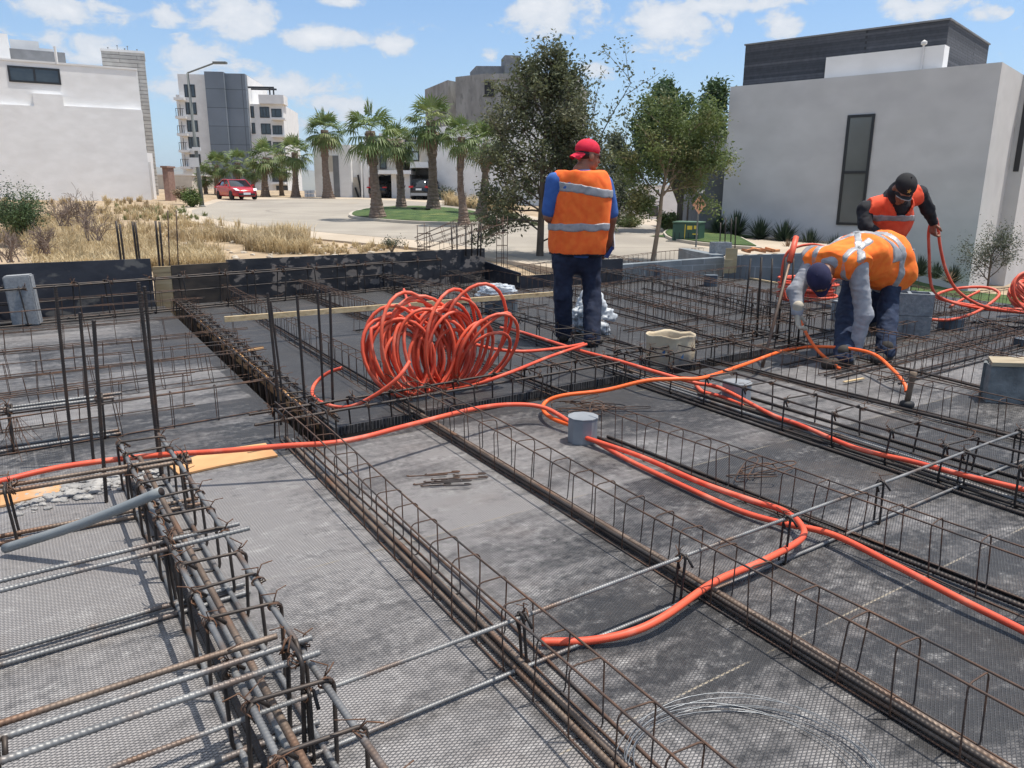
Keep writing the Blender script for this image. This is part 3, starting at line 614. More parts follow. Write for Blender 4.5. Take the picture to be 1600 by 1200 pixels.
conduit('long straight orange conduit threaded along the wide beam cage toward the right edge',
  [(782,512,.12),(815,519,.13),(900,546,.16),(960,562,.16),(1031,583,.16),(1085,598,.12),(1127,607,.08),(1206,648,.05),(1250,664,.045),(1337,700,.045),(1425,721,.06),(1500,741,.07),(1600,765,.07),(1760,805,.07)])
conduit('orange conduit curling round near the crossing bar and ending cut off on the near bay',
  [(912,683,.04),(1000,713,.045),(1090,752,.05),(1174,782,.05),(1222,797,.05),(1250,818,.055),(1252,842,.06),(1193,876,.06),(1117,909,.06),(1040,962,.05),(985,988,.035),(920,1001,.02),(846,1003,.018)], cuts=(0,1))
conduit('orange conduit running straight from the octagonal box down to the right edge',
  [(925,686,.03),(980,718,.02),(1060,756,.02),(1150,796,.02),(1220,817,.03),(1300,835,.05),(1400,884,.05),(1500,936,.04),(1600,986,.03),(1720,1050,.03)])
conduit('short second orange conduit running into the far round grey box',
  [(1087,600,.05),(1098,612,.03),(1130,621,.02),(1160,634,.02)], r=.013)
# --- big tumbled coil
def big_coil():
    g = random.Random(5); pts = []; n = 36; S = 26
    c0 = P(638,622,.02); c1 = P(724,604,.02)
    right = Vector((1, 0, 0))
    for k in range(n*S+1):
        u = k/S; t = u/n
        b = c0.lerp(c1, min(1, t*1.06)) + Vector((0, .02*math.sin(u*2.1), 0))
        th = 2*math.pi*(u % 1)
        j = math.sin(u*1.7)*.5+math.sin(u*.61+1)*.5
        lean = R_(-20 + 30*t + (32 if t > .84 else 0)*((t-.84)/.16) + 10*j)
        R0 = .232 + .032*math.sin(u*2.3+.5) + .030*math.sin(u*.9) - (.02 if t < .1 else 0)
        if t > .86: R0 *= 1.0 - .32*abs((t-.93)/.07)*.5
        ea = R_(56 + 16*math.sin(u*1.3) - 8*t)
        up = Vector((math.sin(lean), 0, math.cos(lean))); e = Vector((math.sin(ea), math.cos(ea), 0)) ; e = (e - up*e.dot(up)*.8).normalized()
        oval = 1.12 if t < .8 else 1.22
        pts.append(b + up*(R0*oval*(1-math.cos(th)) + .02) + e*(R0*.88*math.sin(th)))
    mb = MB(); mb.tube(pts, .0112, 10)
    root = empty('conduit_coil', P(680,615,0), 'big tumbled coil of orange conduit on the cages in the middle of the deck', 'conduit coil', 'coils of orange conduit')
    mb.build('coiled_tube', [M_or, M_hole], root, True)
    def tail(p): conduit(None, p, .0112, parent=root, name='loose_end', cuts=(1, 1))
    tail([(534,575,.20),(512,583,.16),(492,600,.10),(489,618,.08),(510,632,.08),(545,636,.12),(585,618,.2),(620,592,.3),(640,565,.38)])
    tail([(631,452,.42),(636,468,.42),(646,490,.42),(660,520,.34)])
    tail([(912,537,.20),(880,543,.20),(820,549,.22),(770,545,.24),(725,535,.26),(690,545,.2)])
    tail([(916,538,.19),(860,557,.2),(800,581,.22),(740,602,.15),(700,610,.06)])
big_coil()
# --- neat bundled coils
def bundle(label, c, R0, n, hgt, tilt=(0,0), r=.013, ell=1.0, rot=0, sag=.01, seed=1, tail=None, straps=3):
    g = random.Random(seed); root = empty('conduit_coil', c, label, 'conduit coil', 'coils of orange conduit')
    Mx = Matrix.Translation(c) @ Matrix.Rotation(rot, 4, 'Z') @ Matrix.Rotation(tilt[0], 4, 'X') @ Matrix.Rotation(tilt[1], 4, 'Y')
    pts = []; S = 30
    for k in range(n*S+1):
        u = k/S; a = 2*math.pi*u; lay = u/n
        rr = R0 + .012*math.sin(u*5.1) + .022*(int(u) % 3 - 1) + .01*math.sin(a*2+u)
        pts.append(Mx @ Vector((rr*math.cos(a)*ell, rr*math.sin(a), hgt*lay + r + .012*math.sin(a*1+u*1.9))))
    mb = MB(); mb.tube(pts, r, 9); mb.build('coiled_tube', [M_or, M_hole], root, True)
    for s in range(straps):
        a = .6 + s*2.1; q = Mx @ Vector((R0*math.cos(a)*ell, R0*math.sin(a), hgt/2+.01)); t = (Mx.to_3x3() @ Vector((-math.sin(a)*ell, math.cos(a), 0))).normalized()
        rad = (Mx.to_3x3() @ Vector((math.cos(a), math.sin(a), 0))).normalized(); up = rad.cross(t)
        mb = MB(); mb.tube([q + rad*(.052*math.cos(x)) + up*((hgt/2+.03)*math.sin(x)) for x in [i*math.pi/8 for i in range(16)]], .003, 5, closed=True); mb.build('strap', M_tie, root, True)
    return root
c = P(1258,474,.02); bundle('flat strapped coil of orange conduit behind the bent man', Vector((c.x, c.y, .06)), .30, 12, .26, seed=2)
c = P(1602,494,.02); bundle('tumbled coil of orange conduit at the right edge, by the sapling', Vector((c.x+.06, c.y, .10)), .27, 9, .22, tilt=(R_(26), R_(14)), seed=3, straps=0)
c = P(1598,470,.3); bundle('upright loop of orange conduit standing on the coil at the right edge', Vector((c.x+.1, c.y+.12, .38)), .17, 3, .05, tilt=(R_(75), R_(8)), seed=4, straps=0)
def far(pts, Y): return [D(x, y, Y+dy) for (x, y, dy) in pts]
conduit('orange conduit loop hanging from the raised hand of the man in the black cap',
  far([(1600,489,.2),(1550,484,.2),(1500,476,.1),(1465,462,0),(1454,440,0),(1452,400,0),(1451,365,0),(1455,347,-.02),(1461,341,-.02),(1465,350,0),(1469,385,0),(1479,425,0),(1497,455,0),(1530,476,0),(1570,485,.1),(1640,492,.2)], 7.35), world=True, r=.0140)
conduit('loose orange loop lying over the right bay, ending beside the hollow blocks',
  far([(1441,497,-.3),(1480,500,-.3),(1520,490,-.2),(1550,472,0),(1561,458,.1),(1540,449,.2),(1500,450,.2),(1468,458,.1),(1466,466,0),(1500,474,0),(1560,482,0),(1640,484,0)], 7.6), world=True, r=.0140, cuts=(1, 0))
conduit('short stub of orange conduit poking out under the loose loops at the right',
  far([(1484,480,0),(1500,470,.1),(1530,455,.2)], 7.6), world=True, cuts=(1, 0))
conduit('orange conduit arching up behind the row of upright bars to the bent man',
  far([(1228,468,0),(1222,440,0),(1223,415,0),(1230,395,0),(1245,386,0),(1270,382,0),(1300,388,.1)], 7.2), world=True)
conduit('orange conduit held in the gloved hands of the bent man', [(1250,500,.30),(1262,525,.2),(1278,548,.12),(1296,564,.05),(1312,576,.02)], mat=M_or2)
# steel bar leaning with an orange tip
# ------------------------------------------------------------------ grey boxes
M_pvc = pm('grey_box_plastic', (.19,.205,.225), (.26,.275,.29), 6, .6, c3=(.32,.34,.35), s3=5)
M_pvcd = pm('dark_grey_box', (.06,.075,.095), (.11,.13,.15), 6, .6)
def jbox(label, p, wpx, hpx, n=8, z=0, mat=M_pvc, rot=.2, lean=0):
    c = P(*p, z); dist = (c-CAM).length; r = wpx*dist/F/2; h = hpx*dist/F/.93
    root = empty('junction_box', c, label, 'junction box', 'grey ceiling boxes standing on the deck')
    mb = MB(); prof = [(r*.98, 0), (r, .006), (r, h-.006), (r*.985, h-.002)]
    for i in range(len(prof)-1): pass
    def ring(rr, zz): return [(c.x+rr*math.cos(rot+2*math.pi*k/n), c.y+rr*math.sin(rot+2*math.pi*k/n), c.z+zz) for k in range(n)]
    vs = []; [vs.extend(ring(a, b)) for a, b in prof]
    fs = [(i*n+k, i*n+(k+1) % n, (i+1)*n+(k+1) % n, (i+1)*n+k) for i in range(3) for k in range(n)]; fs.append(tuple(range(n-1, -1, -1)))
    mb.add(vs, fs); mb.build('body', mat, root)
    mb = MB(); vs = ring(r*1.03, h+.000) + ring(r*1.03, h+.006) + ring(r*.9, h+.007); fs = [(i*n+k, i*n+(k+1) % n, (i+1)*n+(k+1) % n, (i+1)*n+k) for i in range(2) for k in range(n)] + [tuple(range(n-1, -1, -1)), tuple(2*n+k for k in range(n))]
    mb.add(vs, fs); mb.build('lid', mat, root)
    return root, c, r, h
jbox('nearer octagonal grey box with orange conduits plugged into it', (910,689), 47, 36, 10)
jbox('round grey box inside the wide beam cage, dusted white on top', (1150,624), 42, 24, 14)
jbox('small grey box in front of the low grey block wall', (1023,437), 19, 15, 6, mat=M_pvcd)
jbox('small grey box on the far bay, below the plywood form', (1110,447), 22, 15, 6, mat=M_pvcd)
jbox('dark round box on the right bay under the loose orange loop', (1485,514), 31, 13, 14, mat=M_pvcd)
jbox('dark round box at the right edge behind the leaning grey slab', (1602,540), 28, 8, 14, mat=M_pvcd)
r0, c, r, h = jbox('dark box wrapped in clear plastic, between the coil and the man in the red cap', (783,489), 52, 22, 8, mat=M_pvcd)
# ------------------------------------------------------------------ concrete things
M_block = pm('concrete_block', (.20,.22,.24), (.30,.32,.335), 30, .95, bump=.6, bscale=120, c3=(.15,.165,.18), s3=6)
M_blockl = pm('upright_block', (.235,.24,.25), (.33,.335,.34), 40, .95, bump=.5, bscale=140)
def bbox(mb, sx, sy, sz, bv, M):
    bm = bmesh.new(); bmesh.ops.create_cube(bm, size=1); bmesh.ops.scale(bm, vec=(sx, sy, sz), verts=bm.verts)
    bmesh.ops.bevel(bm, geom=bm.edges[:], offset=bv, segments=2, affect='EDGES'); bm.verts.ensure_lookup_table()
    mb.add([M @ v.co for v in bm.verts], [[v.index for v in f.verts] for f in bm.faces]); bm.free()
c = P(42,508,0); Mx = Matrix.Translation((c.x, c.y, .245)) @ Matrix.Rotation(R_(20), 4, 'Z') @ Matrix.Rotation(R_(-3), 4, 'Y')
mb = MB(); bbox(mb, .235, .15, .49, .012, Mx); tag(mb.build('concrete_block', M_blockl), 'pale grey solid block standing on end near the far left board', 'block', 'concrete blocks')
def hollow(label, c, rot, sx=.40, sy=.20, sz=.20, up=False):
    """hollow block: body ring with two cores; axis of the cores is local z"""
    Mx = Matrix.Translation(c) @ Matrix.Rotation(rot, 4, 'Z') @ (Matrix.Rotation(R_(90), 4, 'Y') if up else Matrix.Identity(4))
    mb = MB(); t = .03
    for (x0, x1, y0, y1) in [(-sx/2,sx/2,-sy/2,-sy/2+t),(-sx/2,sx/2,sy/2-t,sy/2),(-sx/2,-sx/2+t,-sy/2+t,sy/2-t),(sx/2-t,sx/2,-sy/2+t,sy/2-t),(-t/2,t/2,-sy/2+t,sy/2-t)]:
        mb.box(x0, x1, y0, y1, -sz/2, sz/2, Mx)
    return tag(mb.build('hollow_block', M_block), label, 'block', 'hollow concrete blocks')
c = P(1413,524,0); hollow('hollow concrete block on end behind the bent man, lower of two stacked', Vector((c.x, c.y, .10)), R_(-25), .40, .24, .20)
hollow('hollow concrete block behind the bent man, upper of two stacked', Vector((c.x, c.y+.01, .305)), R_(-22), .40, .24, .20)
c = P(1333,500,0); hollow('hollow block lying behind the knees of the bent man', Vector((c.x, c.y, .10)), R_(10), .40, .2, .2)
M_woodG = pm('weathered_timber', (.30,.24,.16), (.44,.37,.26), 4, .85, stretch=(1,6,6), c3=(.25,.24,.22), s3=4)
# leaning grey slab with timber cap at right edge
M_slab = pm('grey_mortar_slab', (.13,.145,.15), (.24,.25,.25), 5, .9, bump=.8, bscale=12, c3=(.08,.085,.085), s3=3, t3=(.5,.6), bdist=.03)
a = P(1540,628,0); root = empty('form_box', a, 'grey mortar-smeared form box with a timber cap at the right edge', 'form box')
mb = MB(); b2 = a + Vector((.93, -.22, 0)); mb.prism([(a.x,a.y),(b2.x,b2.y),(b2.x+.03,b2.y+.1),(a.x+.03,a.y+.1)], 0, [.235,.26,.26,.235]); mb.build('panel', M_slab, root)
mb = MB(); mb.prism([(a.x-.005,a.y-.012),(b2.x,b2.y-.012),(b2.x+.08,b2.y+.17),(a.x+.08,a.y+.17)], [.238,.263,.265,.24], [.262,.29,.29,.264]); mb.build('timber_cap', M_woodG, root)
mb = MB(); mb.prism([(a.x+.01,a.y+.1),(a.x+.04,a.y+.1),(a.x+.09,a.y+.17),(a.x+.06,a.y+.17)], 0, .236); mb.build('end_panel', M_slab, root)
# ------------------------------------------------------------------ timber
def plank(label, p, q, z, w, t, mat=M_wood, name='timber_plank', cat='plank', group=None, world=False):
    a = Vector(p) if world else P(*p, z); b = Vector(q) if world else P(*q, z); d = b-a; Mx = Matrix.Translation(a) @ d.to_track_quat('X', 'Z').to_matrix().to_4x4()
    mb = MB(); L_ = d.length; n = max(2, int(L_/.3)); g = random.Random(int(L_*1000))
    vs = []
    for i in range(n+1):
        o = g.uniform(-.003, .003); x = L_*i/n + (0 if 0 < i < n else g.uniform(-.006,.006))
        vs += [Mx @ Vector((x, -w/2+o, -t/2)), Mx @ Vector((x, w/2+o, -t/2)), Mx @ Vector((x, w/2+o, t/2)), Mx @ Vector((x, -w/2+o, t/2))]
    fs = [(i*4+k, i*4+(k+1) % 4, i*4+4+(k+1) % 4, i*4+4+k) for i in range(n) for k in range(4)] + [(3,2,1,0), (n*4, n*4+1, n*4+2, n*4+3)]
    mb.add(vs, fs); return tag(mb.build(name, mat), label, cat, group)
plank('long pale plank lying across the cages behind the big orange coil', (350,499), (864,459), .24, .028, .045)
pa, pb = nm(1.235, 4.2), nm(1.235, 8.3); plank('split pale timber strip lying along the long black slot', (pa.x,pa.y,-.05), (pb.x,pb.y,-.05), 0, .028, .07, world=True, mat=M_orply)
plank('short broken wood stick on the sunken beam near the long black slot', (387,548), (412,543), .14, .012, .012, M_orply, 'wood_stick', 'stick')
plank('thin wood lath lying at the glove of the bent man', (1318,597), (1350,591), .02, .02, .008, M_wood, 'wood_stick', 'stick')
plank('long thin pale batten on the far bay behind the row of upright bars', (1120,425), (1240,447), .02, .03, .02, M_wood)
M_pipe = pm('grey_pvc_pipe', (.19,.205,.21), (.25,.265,.27), 5, .5, c3=(.42,.43,.42), s3=3)
pa, pb = P(8,857,.03), P(252,768,.30); mb = MB(); mb.tube(smoothpath([pa, pa.lerp(pb,.5)+Vector((0,0,-.012)), pb], 6), .0175, 16); d = (pb-pa).normalized(); mb.tube([pb+d*.0004, pb+d*.001], .0145, 14, mi=1)
tag(mb.build('plastic_pipe', [M_pipe, M_hole], None, True), 'loose grey plastic pipe leaning on the ladder-like beam cage at lower left', 'pipe')
# raw plywood bits and mortar on the edge strip
def flat(label, pix, z, t, mat, name, cat, group=None, kind=None):
    pts = [P(x, y, z).xy for x, y in pix]; a = sum(pts[i].x*pts[(i+1) % len(pts)].y-pts[(i+1) % len(pts)].x*pts[i].y for i in range(len(pts)))
    if a < 0: pts.reverse()
    mb = MB(); mb.prism(pts, z-t, z); return tag(mb.build(name, mat), label, cat, group, kind)
flat('raw orange-brown plywood piece on the deck left of the sunken beams, longer one', [(263,726),(310,711),(358,700),(415,692),(434,711),(345,727),(300,737),(279,740)], .012, .009, M_orply, 'plywood_offcut', 'plywood', 'raw plywood pieces')
flat('raw orange-brown plywood scrap under the brown ribbed cage at the left edge', [(0,770),(60,757),(97,757),(92,768),(55,777),(0,790)], .012, .009, M_orply, 'plywood_offcut', 'plywood', 'raw plywood pieces')
M_mort = pm('dry_mortar', (.24,.235,.23), (.40,.385,.365), 12, .95, bump=1, bscale=60, c3=(.17,.165,.16), s3=4)
mb = MB(); g = random.Random(3)
def blob(mb, c, s, g, sub=2):
    bm = bmesh.new(); bmesh.ops.create_icosphere(bm, subdivisions=sub, radius=1)
    o = Vector((g.uniform(0,50),)*3)
    mb.add([Vector((c[0]+v.co.x*s[0]*(1+.6*mnoise.noise(v.co*1.6+o)), c[1]+v.co.y*s[1]*(1+.6*mnoise.noise(v.co*1.7+o)), c[2]+v.co.z*s[2]*(1+.8*mnoise.noise(v.co*1.9+o)))) for v in bm.verts], [[v.index for v in f.verts] for f in bm.faces]); bm.free()
for i in range(420):
    t = g.random(); c = P(20+230*t+g.uniform(-14,14), 787-52*t+g.gauss(0,7), .0); s = g.uniform(.004,.019)*(1.2-abs(t-.5)); blob(mb, (c.x, c.y, s*.2), (s*1.3, s, s*.6), g, 2)
tag(mb.build('mortar_rubble', M_mort, None, True), 'crumbled dry mortar under the brown ribbed cage', 'rubble', kind='stuff')
# bundle of tie wire hung on the hooked cage
q = P(24,655,.22); root = empty('tie_wire_bundle', q, 'limp bundle of thin tie wire hanging from the hooked heavy cage at the left edge', 'wire bundle'); g = random.Random(77)
for i in range(16):
    o_ = Vector((g.uniform(-.05,.06), g.uniform(-.03,.03), 0)); mb = MB(); mb.tube(smoothpath([q+o_*.3+Vector((0,0,.01)), q+o_+Vector((g.uniform(-.02,.02),0,-.06)), q+o_*1.4+Vector((g.uniform(-.03,.03),g.uniform(-.02,.02),-g.uniform(.10,.2)))], 4), .0011, 4); mb.build('tie_wire', M_tie, root)
# heap of little wire hooks
mb_root = empty('wire_hook_heap', P(700,748,0), 'little heap of bent wire hooks on the near bay', 'wire hooks')
g = random.Random(8)
for i in range(11):
    c = P(700+g.uniform(-34,34), 748+g.uniform(-11,11), .004+g.uniform(0,.02)); a = R_(g.gauss(12,9)); L_ = g.uniform(.05,.09); d = Vector((math.cos(a), math.sin(a), 0)); n_ = Vector((-d.y, d.x, 0))
    path = [c-d*L_+n_*.012, c-d*(L_+.008)+n_*.006, c-d*L_, c+d*L_, c+d*(L_+.008)+n_*.007, c+d*L_*.95+n_*.014, c+d*L_*.6+n_*.014]
    mb = MB(); mb.tube(path, .0032, 6); mb.build('wire_hook', M_rust, mb_root, True)
# bent stirrup scraps tangled by the octagonal box
for (px, py, n, sd, lab) in [(935,632,9,3,'tangle of rusty bent wire beside the orange conduit loop, behind the octagonal box'),(1195,742,4,9,'few bent rusty stirrups lying on the joist cage right of the octagonal box'),(395,462,5,12,'small heap of bent wire on the sunken beam left of the pale plank')]:
    g = random.Random(sd); q = P(px, py, 0); rt_ = empty('bent_wire_heap', q, lab, 'bent wire', 'heaps of bent wire')
    for i in range(n):
        c = P(px+g.uniform(-40,40), py+g.uniform(-9,9), .01+g.uniform(0,.06)); a = R_(g.gauss(25,30)); d = Vector((math.cos(a), math.sin(a), g.uniform(-.1,.1))); n_ = Vector((-d.y, d.x, g.uniform(-.2,.4))); L_ = g.uniform(.08,.16); w_ = g.uniform(.04,.07)
        mb = MB(); mb.tube(smoothpath([c-d*L_, c-d*L_+n_*w_, c+d*L_+n_*w_, c+d*L_, c-d*L_*.5, c-d*L_*.8-n_*.02], 3), .0032, 5); mb.build('bent_wire', M_rust, rt_, True)
# mallet
c = P(1416,638,0); root = empty('rubber_mallet', c, 'black rubber mallet standing on its head with a worn wooden handle', 'mallet')
mb = MB(); mb.lathe([(.0, .0),(.038,.002),(.044,.012),(.043,.034),(.036,.044),(.016,.050),(.0,.05)], 16, c); mb.build('mallet_head', pm('black_rubber', (.012,.012,.014), rough=.7), root, True)
M_hand = pm('worn_handle_wood', (.12,.085,.06), (.22,.16,.11), 14, .8, stretch=(1,1,.15), bump=.2)
mb = MB(); mb.tube([c+Vector((0,0,.045)), c+Vector((.006,0,.12)), c+Vector((.012,0,.20)), c+Vector((.016,0,.232))], [.018,.0165,.019,.021], 12); mb.build('handle', M_hand, root, True)
# paper sack
M_kraft = pm('kraft_paper', (.50,.40,.27), (.62,.52,.37), 3, .85, bump=.4, bscale=14, c3=(.36,.31,.26), s3=2.5, t3=(.5,.65), bdist=.02)
M_blue = pm('printed_blue', (.05,.14,.30)); M_mortd = pm('sack_contents', (.17,.125,.085), (.25,.19,.13), 20, .95, bump=1)
c = P(1046,566,0); root = empty('paper_sack', c, 'open brown paper sack standing behind the wide beam cage', 'sack')
mb = MB(); n = 26; prof = [(.170,.0),(.184,.04),(.186,.10),(.180,.17),(.184,.215),(.187,.228),(.183,.229),(.176,.21),(.172,.13),(.172,.06)]
vs = []; g = random.Random(4)
for (r, z) in prof:
    for k in range(n):
        a = 2*math.pi*k/n; q = r*(1+.045*math.cos(8*a+.5)+.02*math.sin(5*a+z*20)+.02*math.sin(17*a)); vs.append((c.x+q*math.cos(a), c.y+q*.85*math.sin(a), z+.008*math.sin(5*a)*(z > .18)))
mb.add(vs, [(i*n+k, i*n+(k+1) % n, (i+1)*n+(k+1) % n, (i+1)*n+k) for i in range(len(prof)-1) for k in range(n)]); mb.build('sack_wall', M_kraft, root, True)
mb = MB(); mb.lathe([(0,.085),(.09,.08),(.168,.075)], 20, c, sy=.85); mb.build('contents', M_mortd, root, True)
def dec(px0, py0, pts, mat, name, off=.004):  # printed mark on the sack wall, wrapped on its front
    mb = MB(); q = []
    for (a, z) in pts:
        aa = R_(a); r = .186*(1+.045*math.cos(8*aa+.5)+.02*math.sin(5*aa+z*20)+.02*math.sin(17*aa))+off; q.append((c.x+r*math.cos(aa), c.y+r*.85*math.sin(aa), z))
    mb.add(q, [tuple(range(len(q)))]); mb.build(name, mat, root)
dec(0,0,[(-126,.075),(-112,.075),(-112,.135)], M_blue, 'printed_mark'); dec(0,0,[(-78,.05),(-66,.05),(-66,.10)], M_blue, 'printed_mark')
# plastic sheets
def plastic_mat():
    m = bpy.data.materials.new('clear_plastic'); m.use_nodes = True; n = m.node_tree.nodes; l = m.node_tree.links; b = n['Principled BSDF']
    b.inputs['Base Color'].default_value = (.82,.86,.9,1); b.inputs['Roughness'].default_value = .18
    t = n.new('ShaderNodeBsdfTransparent'); t.inputs[0].default_value = (.93,.95,.97,1); mx = n.new('ShaderNodeMixShader'); z = n.new('ShaderNodeTexNoise'); z.inputs['Scale'].default_value = 9
    tc = n.new('ShaderNodeTexCoord'); l.new(tc.outputs['Object'], z.inputs['Vector']); r = n.new('ShaderNodeMapRange'); l.new(z.outputs[0], r.inputs[0]); r.inputs[1].default_value = .35; r.inputs[2].default_value = .7; r.inputs[3].default_value = .25; r.inputs[4].default_value = .7
    l.new(r.outputs[0], mx.inputs[0]); l.new(t.outputs[0], mx.inputs[1]); l.new(b.outputs[0], mx.inputs[2]); l.new(mx.outputs[0], n['Material Output'].inputs[0]); return m
M_pl = plastic_mat(); M_bag = pm('white_plastic_bag', (.40,.43,.46), (.56,.58,.60), 4, .4, bump=.4, bscale=12, bdist=.02)
def crumple(name, label, c, s, mat, seed, sub=3, amp=.5, cat='plastic bag'):
    g = random.Random(seed); o = Vector((seed*7.3, 1, 2)); bm = bmesh.new(); bmesh.ops.create_icosphere(bm, subdivisions=sub, radius=1); vs = []
    for v in bm.verts:
        q = v.co; k = 1+amp*mnoise.noise(q*1.5+o)+amp*.6*abs(mnoise.noise(q*3.7+o))+amp*.12*(1-2*abs(mnoise.noise(q*4.5+o)))+amp*.015*(1-2*abs(mnoise.noise(q*12+o)))
        vs.append(Vector((c.x+q.x*s[0]*k, c.y+q.y*s[1]*k, max(c.z+q.z*s[2]*k+s[2]*.8, .003))))
    mb = MB(); mb.add(vs, [[v.index for v in f.verts] for f in bm.faces]); bm.free(); return tag(mb.build(name, mat, None, True), label, cat, 'plastic bags')
c = P(776,466,.03); crumple('plastic_bag', 'crumpled clear plastic sheet lying on the dark box behind the plank', Vector((c.x, c.y, .03)), (.21,.15,.10), M_pl, 2, 5, .6)
c = P(925,533,0); crumple('plastic_bag', 'crumpled whitish plastic bag on the deck behind the legs of the standing man', Vector((c.x+.02, c.y+.42, .0)), (.19,.16,.17), M_bag, 5, 5, .6)
# dark hose ring and coil of thin wire
c = P(1575,508,0); root = empty('hose_ring', c, 'dark hose coiled flat on the right bay, near the loose orange loop', 'hose')
mb = MB(); mb.tube([Vector((c.x+(.21+.018*(k/30))*math.cos(2*math.pi*k/30), c.y+(.21+.018*(k/30))*math.sin(2*math.pi*k/30), .012+.007*(k/30))) for k in range(76)], .009, 8); mb.build('hose', pm('black_hose', (.02,.02,.025), rough=.5), root, True)
M_gal = pm('galvanised_wire', (.20,.21,.22), (.30,.31,.32), 20, .4, .7)
c = P(1165,1215,0); root = empty('wire_coil', c, 'loose coil of thin grey wire at the bottom edge', 'wire coil')
for s in range(7):
    g = random.Random(s); r = .27+.03*g.random(); ox, oy = g.uniform(-.03,.03), g.uniform(-.03,.03); mb = MB()
    mb.tube([Vector((c.x+ox+r*math.cos(2*math.pi*k/40)*1.0, c.y+oy+r*.85*math.sin(2*math.pi*k/40), .006+.003*s+.01*math.sin(2*math.pi*k/40*2+s))) for k in range(38)], .0013, 5); mb.build('wire_turn', M_gal, root, True)
# plywood form and block wall
q = P(1146,437,0)
def sheet(label, px, Y, t, mat, name='plywood_form', cat='form board', group='small plywood forms on the block wall'):
    a = D(px[0], px[3], Y); b = D(px[2], px[1], Y); mb = MB(); mb.box(a.x, b.x, Y, Y+t, a.z, b.z); return tag(mb.build(name, mat), label, cat, group)
M_ply = pm('yellow_plywood', (.40,.31,.17), (.50,.40,.24), 3, .8, stretch=(1,1,3), c3=(.33,.25,.14), s3=4)
sheet('upright yellow plywood sheet in front of the block wall', (1132,388,1153,426), q.y+.03, .02, M_ply)
sheet('short yellow plywood offcut in front of the upright sheet', (1131,405,1146,427), q.y-.02, .02, M_ply)
# block walls
def wall(label, A, B, z0, zA, zB, th, mat, name='block_wall', group='low grey block walls'):
    a = Vector(A); b = Vector(B); d = (b-a).normalized(); n = Vector((-d.y, d.x)); mb = MB(); root = empty(name, (a.x, a.y, 0), label, 'wall', group)
    mb.prism([a, b, b+n*th, a+n*th], z0, [zA, zB, zB, zA]); mb.build('blockwork', mat, root); return root, a, b, d, n
def blockmat():
    m = pm('block_wall', (.15,.17,.185), (.22,.24,.255), 3, .95, bump=.4, bscale=50); n = m.node_tree.nodes; l = m.node_tree.links; b = n['Principled BSDF']
    br = n.new('ShaderNodeTexBrick'); tc = n.new('ShaderNodeTexCoord'); mp = n.new('ShaderNodeMapping'); mp.inputs['Rotation'].default_value = (R_(90), 0, 0); l.new(tc.outputs['Object'], mp.inputs[0]); l.new(mp.outputs[0], br.inputs['Vector'])
    br.inputs['Scale'].default_value = 1; br.inputs['Brick Width'].default_value = .4; br.inputs['Row Height'].default_value = .2; br.inputs['Mortar Size'].default_value = .008
    br.inputs['Color1'].default_value = (.85,.85,.85,1); br.inputs['Color2'].default_value = (1.1,1.1,1.1,1); br.inputs['Mortar'].default_value = (1.35,1.35,1.35,1)
    src = b.inputs['Base Color'].links[0].from_socket; mx = n.new('ShaderNodeMix'); mx.data_type = 'RGBA'; mx.blend_type = 'MULTIPLY'; mx.inputs[0].default_value = 1; l.new(src, mx.inputs[6]); l.new(br.outputs[0], mx.inputs[7]); l.new(mx.outputs[2], b.inputs['Base Color']); return m
M_bw = blockmat(); M_white = pm('white_mortar_cap', (.55,.54,.52), (.66,.65,.63), 9, .9)
A = P(968,441,0).xy; B = P(1130,432,0).xy
wall('low grey block wall along the far side of the deck, left of the plywood sheet', A, B, -.6, D(968,414,A.y).z, D(1130,402,B.y).z, .15, M_bw)
A2 = P(1131,434,0).xy; B2 = P(1420,452,0).xy
r2, a, b, d, n = wall('taller grey block wall behind the bent man, with open block cores on top', A2, B2, -.6, D(1131,400,A2.y).z, D(1420,390,B2.y).z, .2, M_bw)
L_ = (b-a).length; k = 0; x = .05
while x < L_-.3:
    zt = (D(1131,400,A2.y).z*(1-x/L_) + D(1420,390,B2.y).z*x/L_)
    for (o, w_, m_) in ((0, .13, M_hole), (.15, .05, M_white)):
        p0 = a+d*(x+o)+n*.03; p1 = a+d*(x+o+w_)+n*.03; mb = MB(); mb.prism([p0, p1, p1+n*.14, p0+n*.14], zt-.004, zt+.006+(.004 if m_ is M_white else 0)); mb.build('core_opening' if m_ is M_hole else 'mortar_dab', m_, r2)
    x += .21
A3 = D(1075,404,A2.y+2.2).xy; 
r3, a, b, d, n = wall('return of the grey block wall running back toward the transformer box', D(1131,401,A2.y+.3).xy, D(1076,391,A2.y+3.4).xy, -.7, D(1131,398,A2.y+.3).z, D(1076,388,A2.y+3.4).z, .2, M_bw)
# bricks on the wall
M_brick = pm('orange_clay', (.52,.20,.08), (.64,.30,.13), 6, .9)
g = random.Random(6)
zb_ = D(1185,391,A2.y+.12).z
for i in range(7):
    x = 1166+i*7.5; q = D(x, 389, A2.y+.7); mb = MB(); Mx = Matrix.Translation((q.x, q.y, q.z-.03+.012*(i % 3))) @ Matrix.Rotation(g.uniform(-1,1), 4, 'Z') @ Matrix.Rotation(g.uniform(-.35,.35), 4, 'Y'); bbox(mb, .17, .07, .04, .004, Mx)
    tag(mb.build('clay_brick', M_brick), 'orange clay brick in the small loose pile on the block wall', 'brick', 'loose clay bricks on the block wall')
q = D(1178,394,A2.y+.7); 
c = D(1126,385,A2.y+.9); hollow('grey hollow block on top of the wall beside the plywood sheet', Vector((c.x, c.y, c.z-.03)), .3, .3, .2, .2)
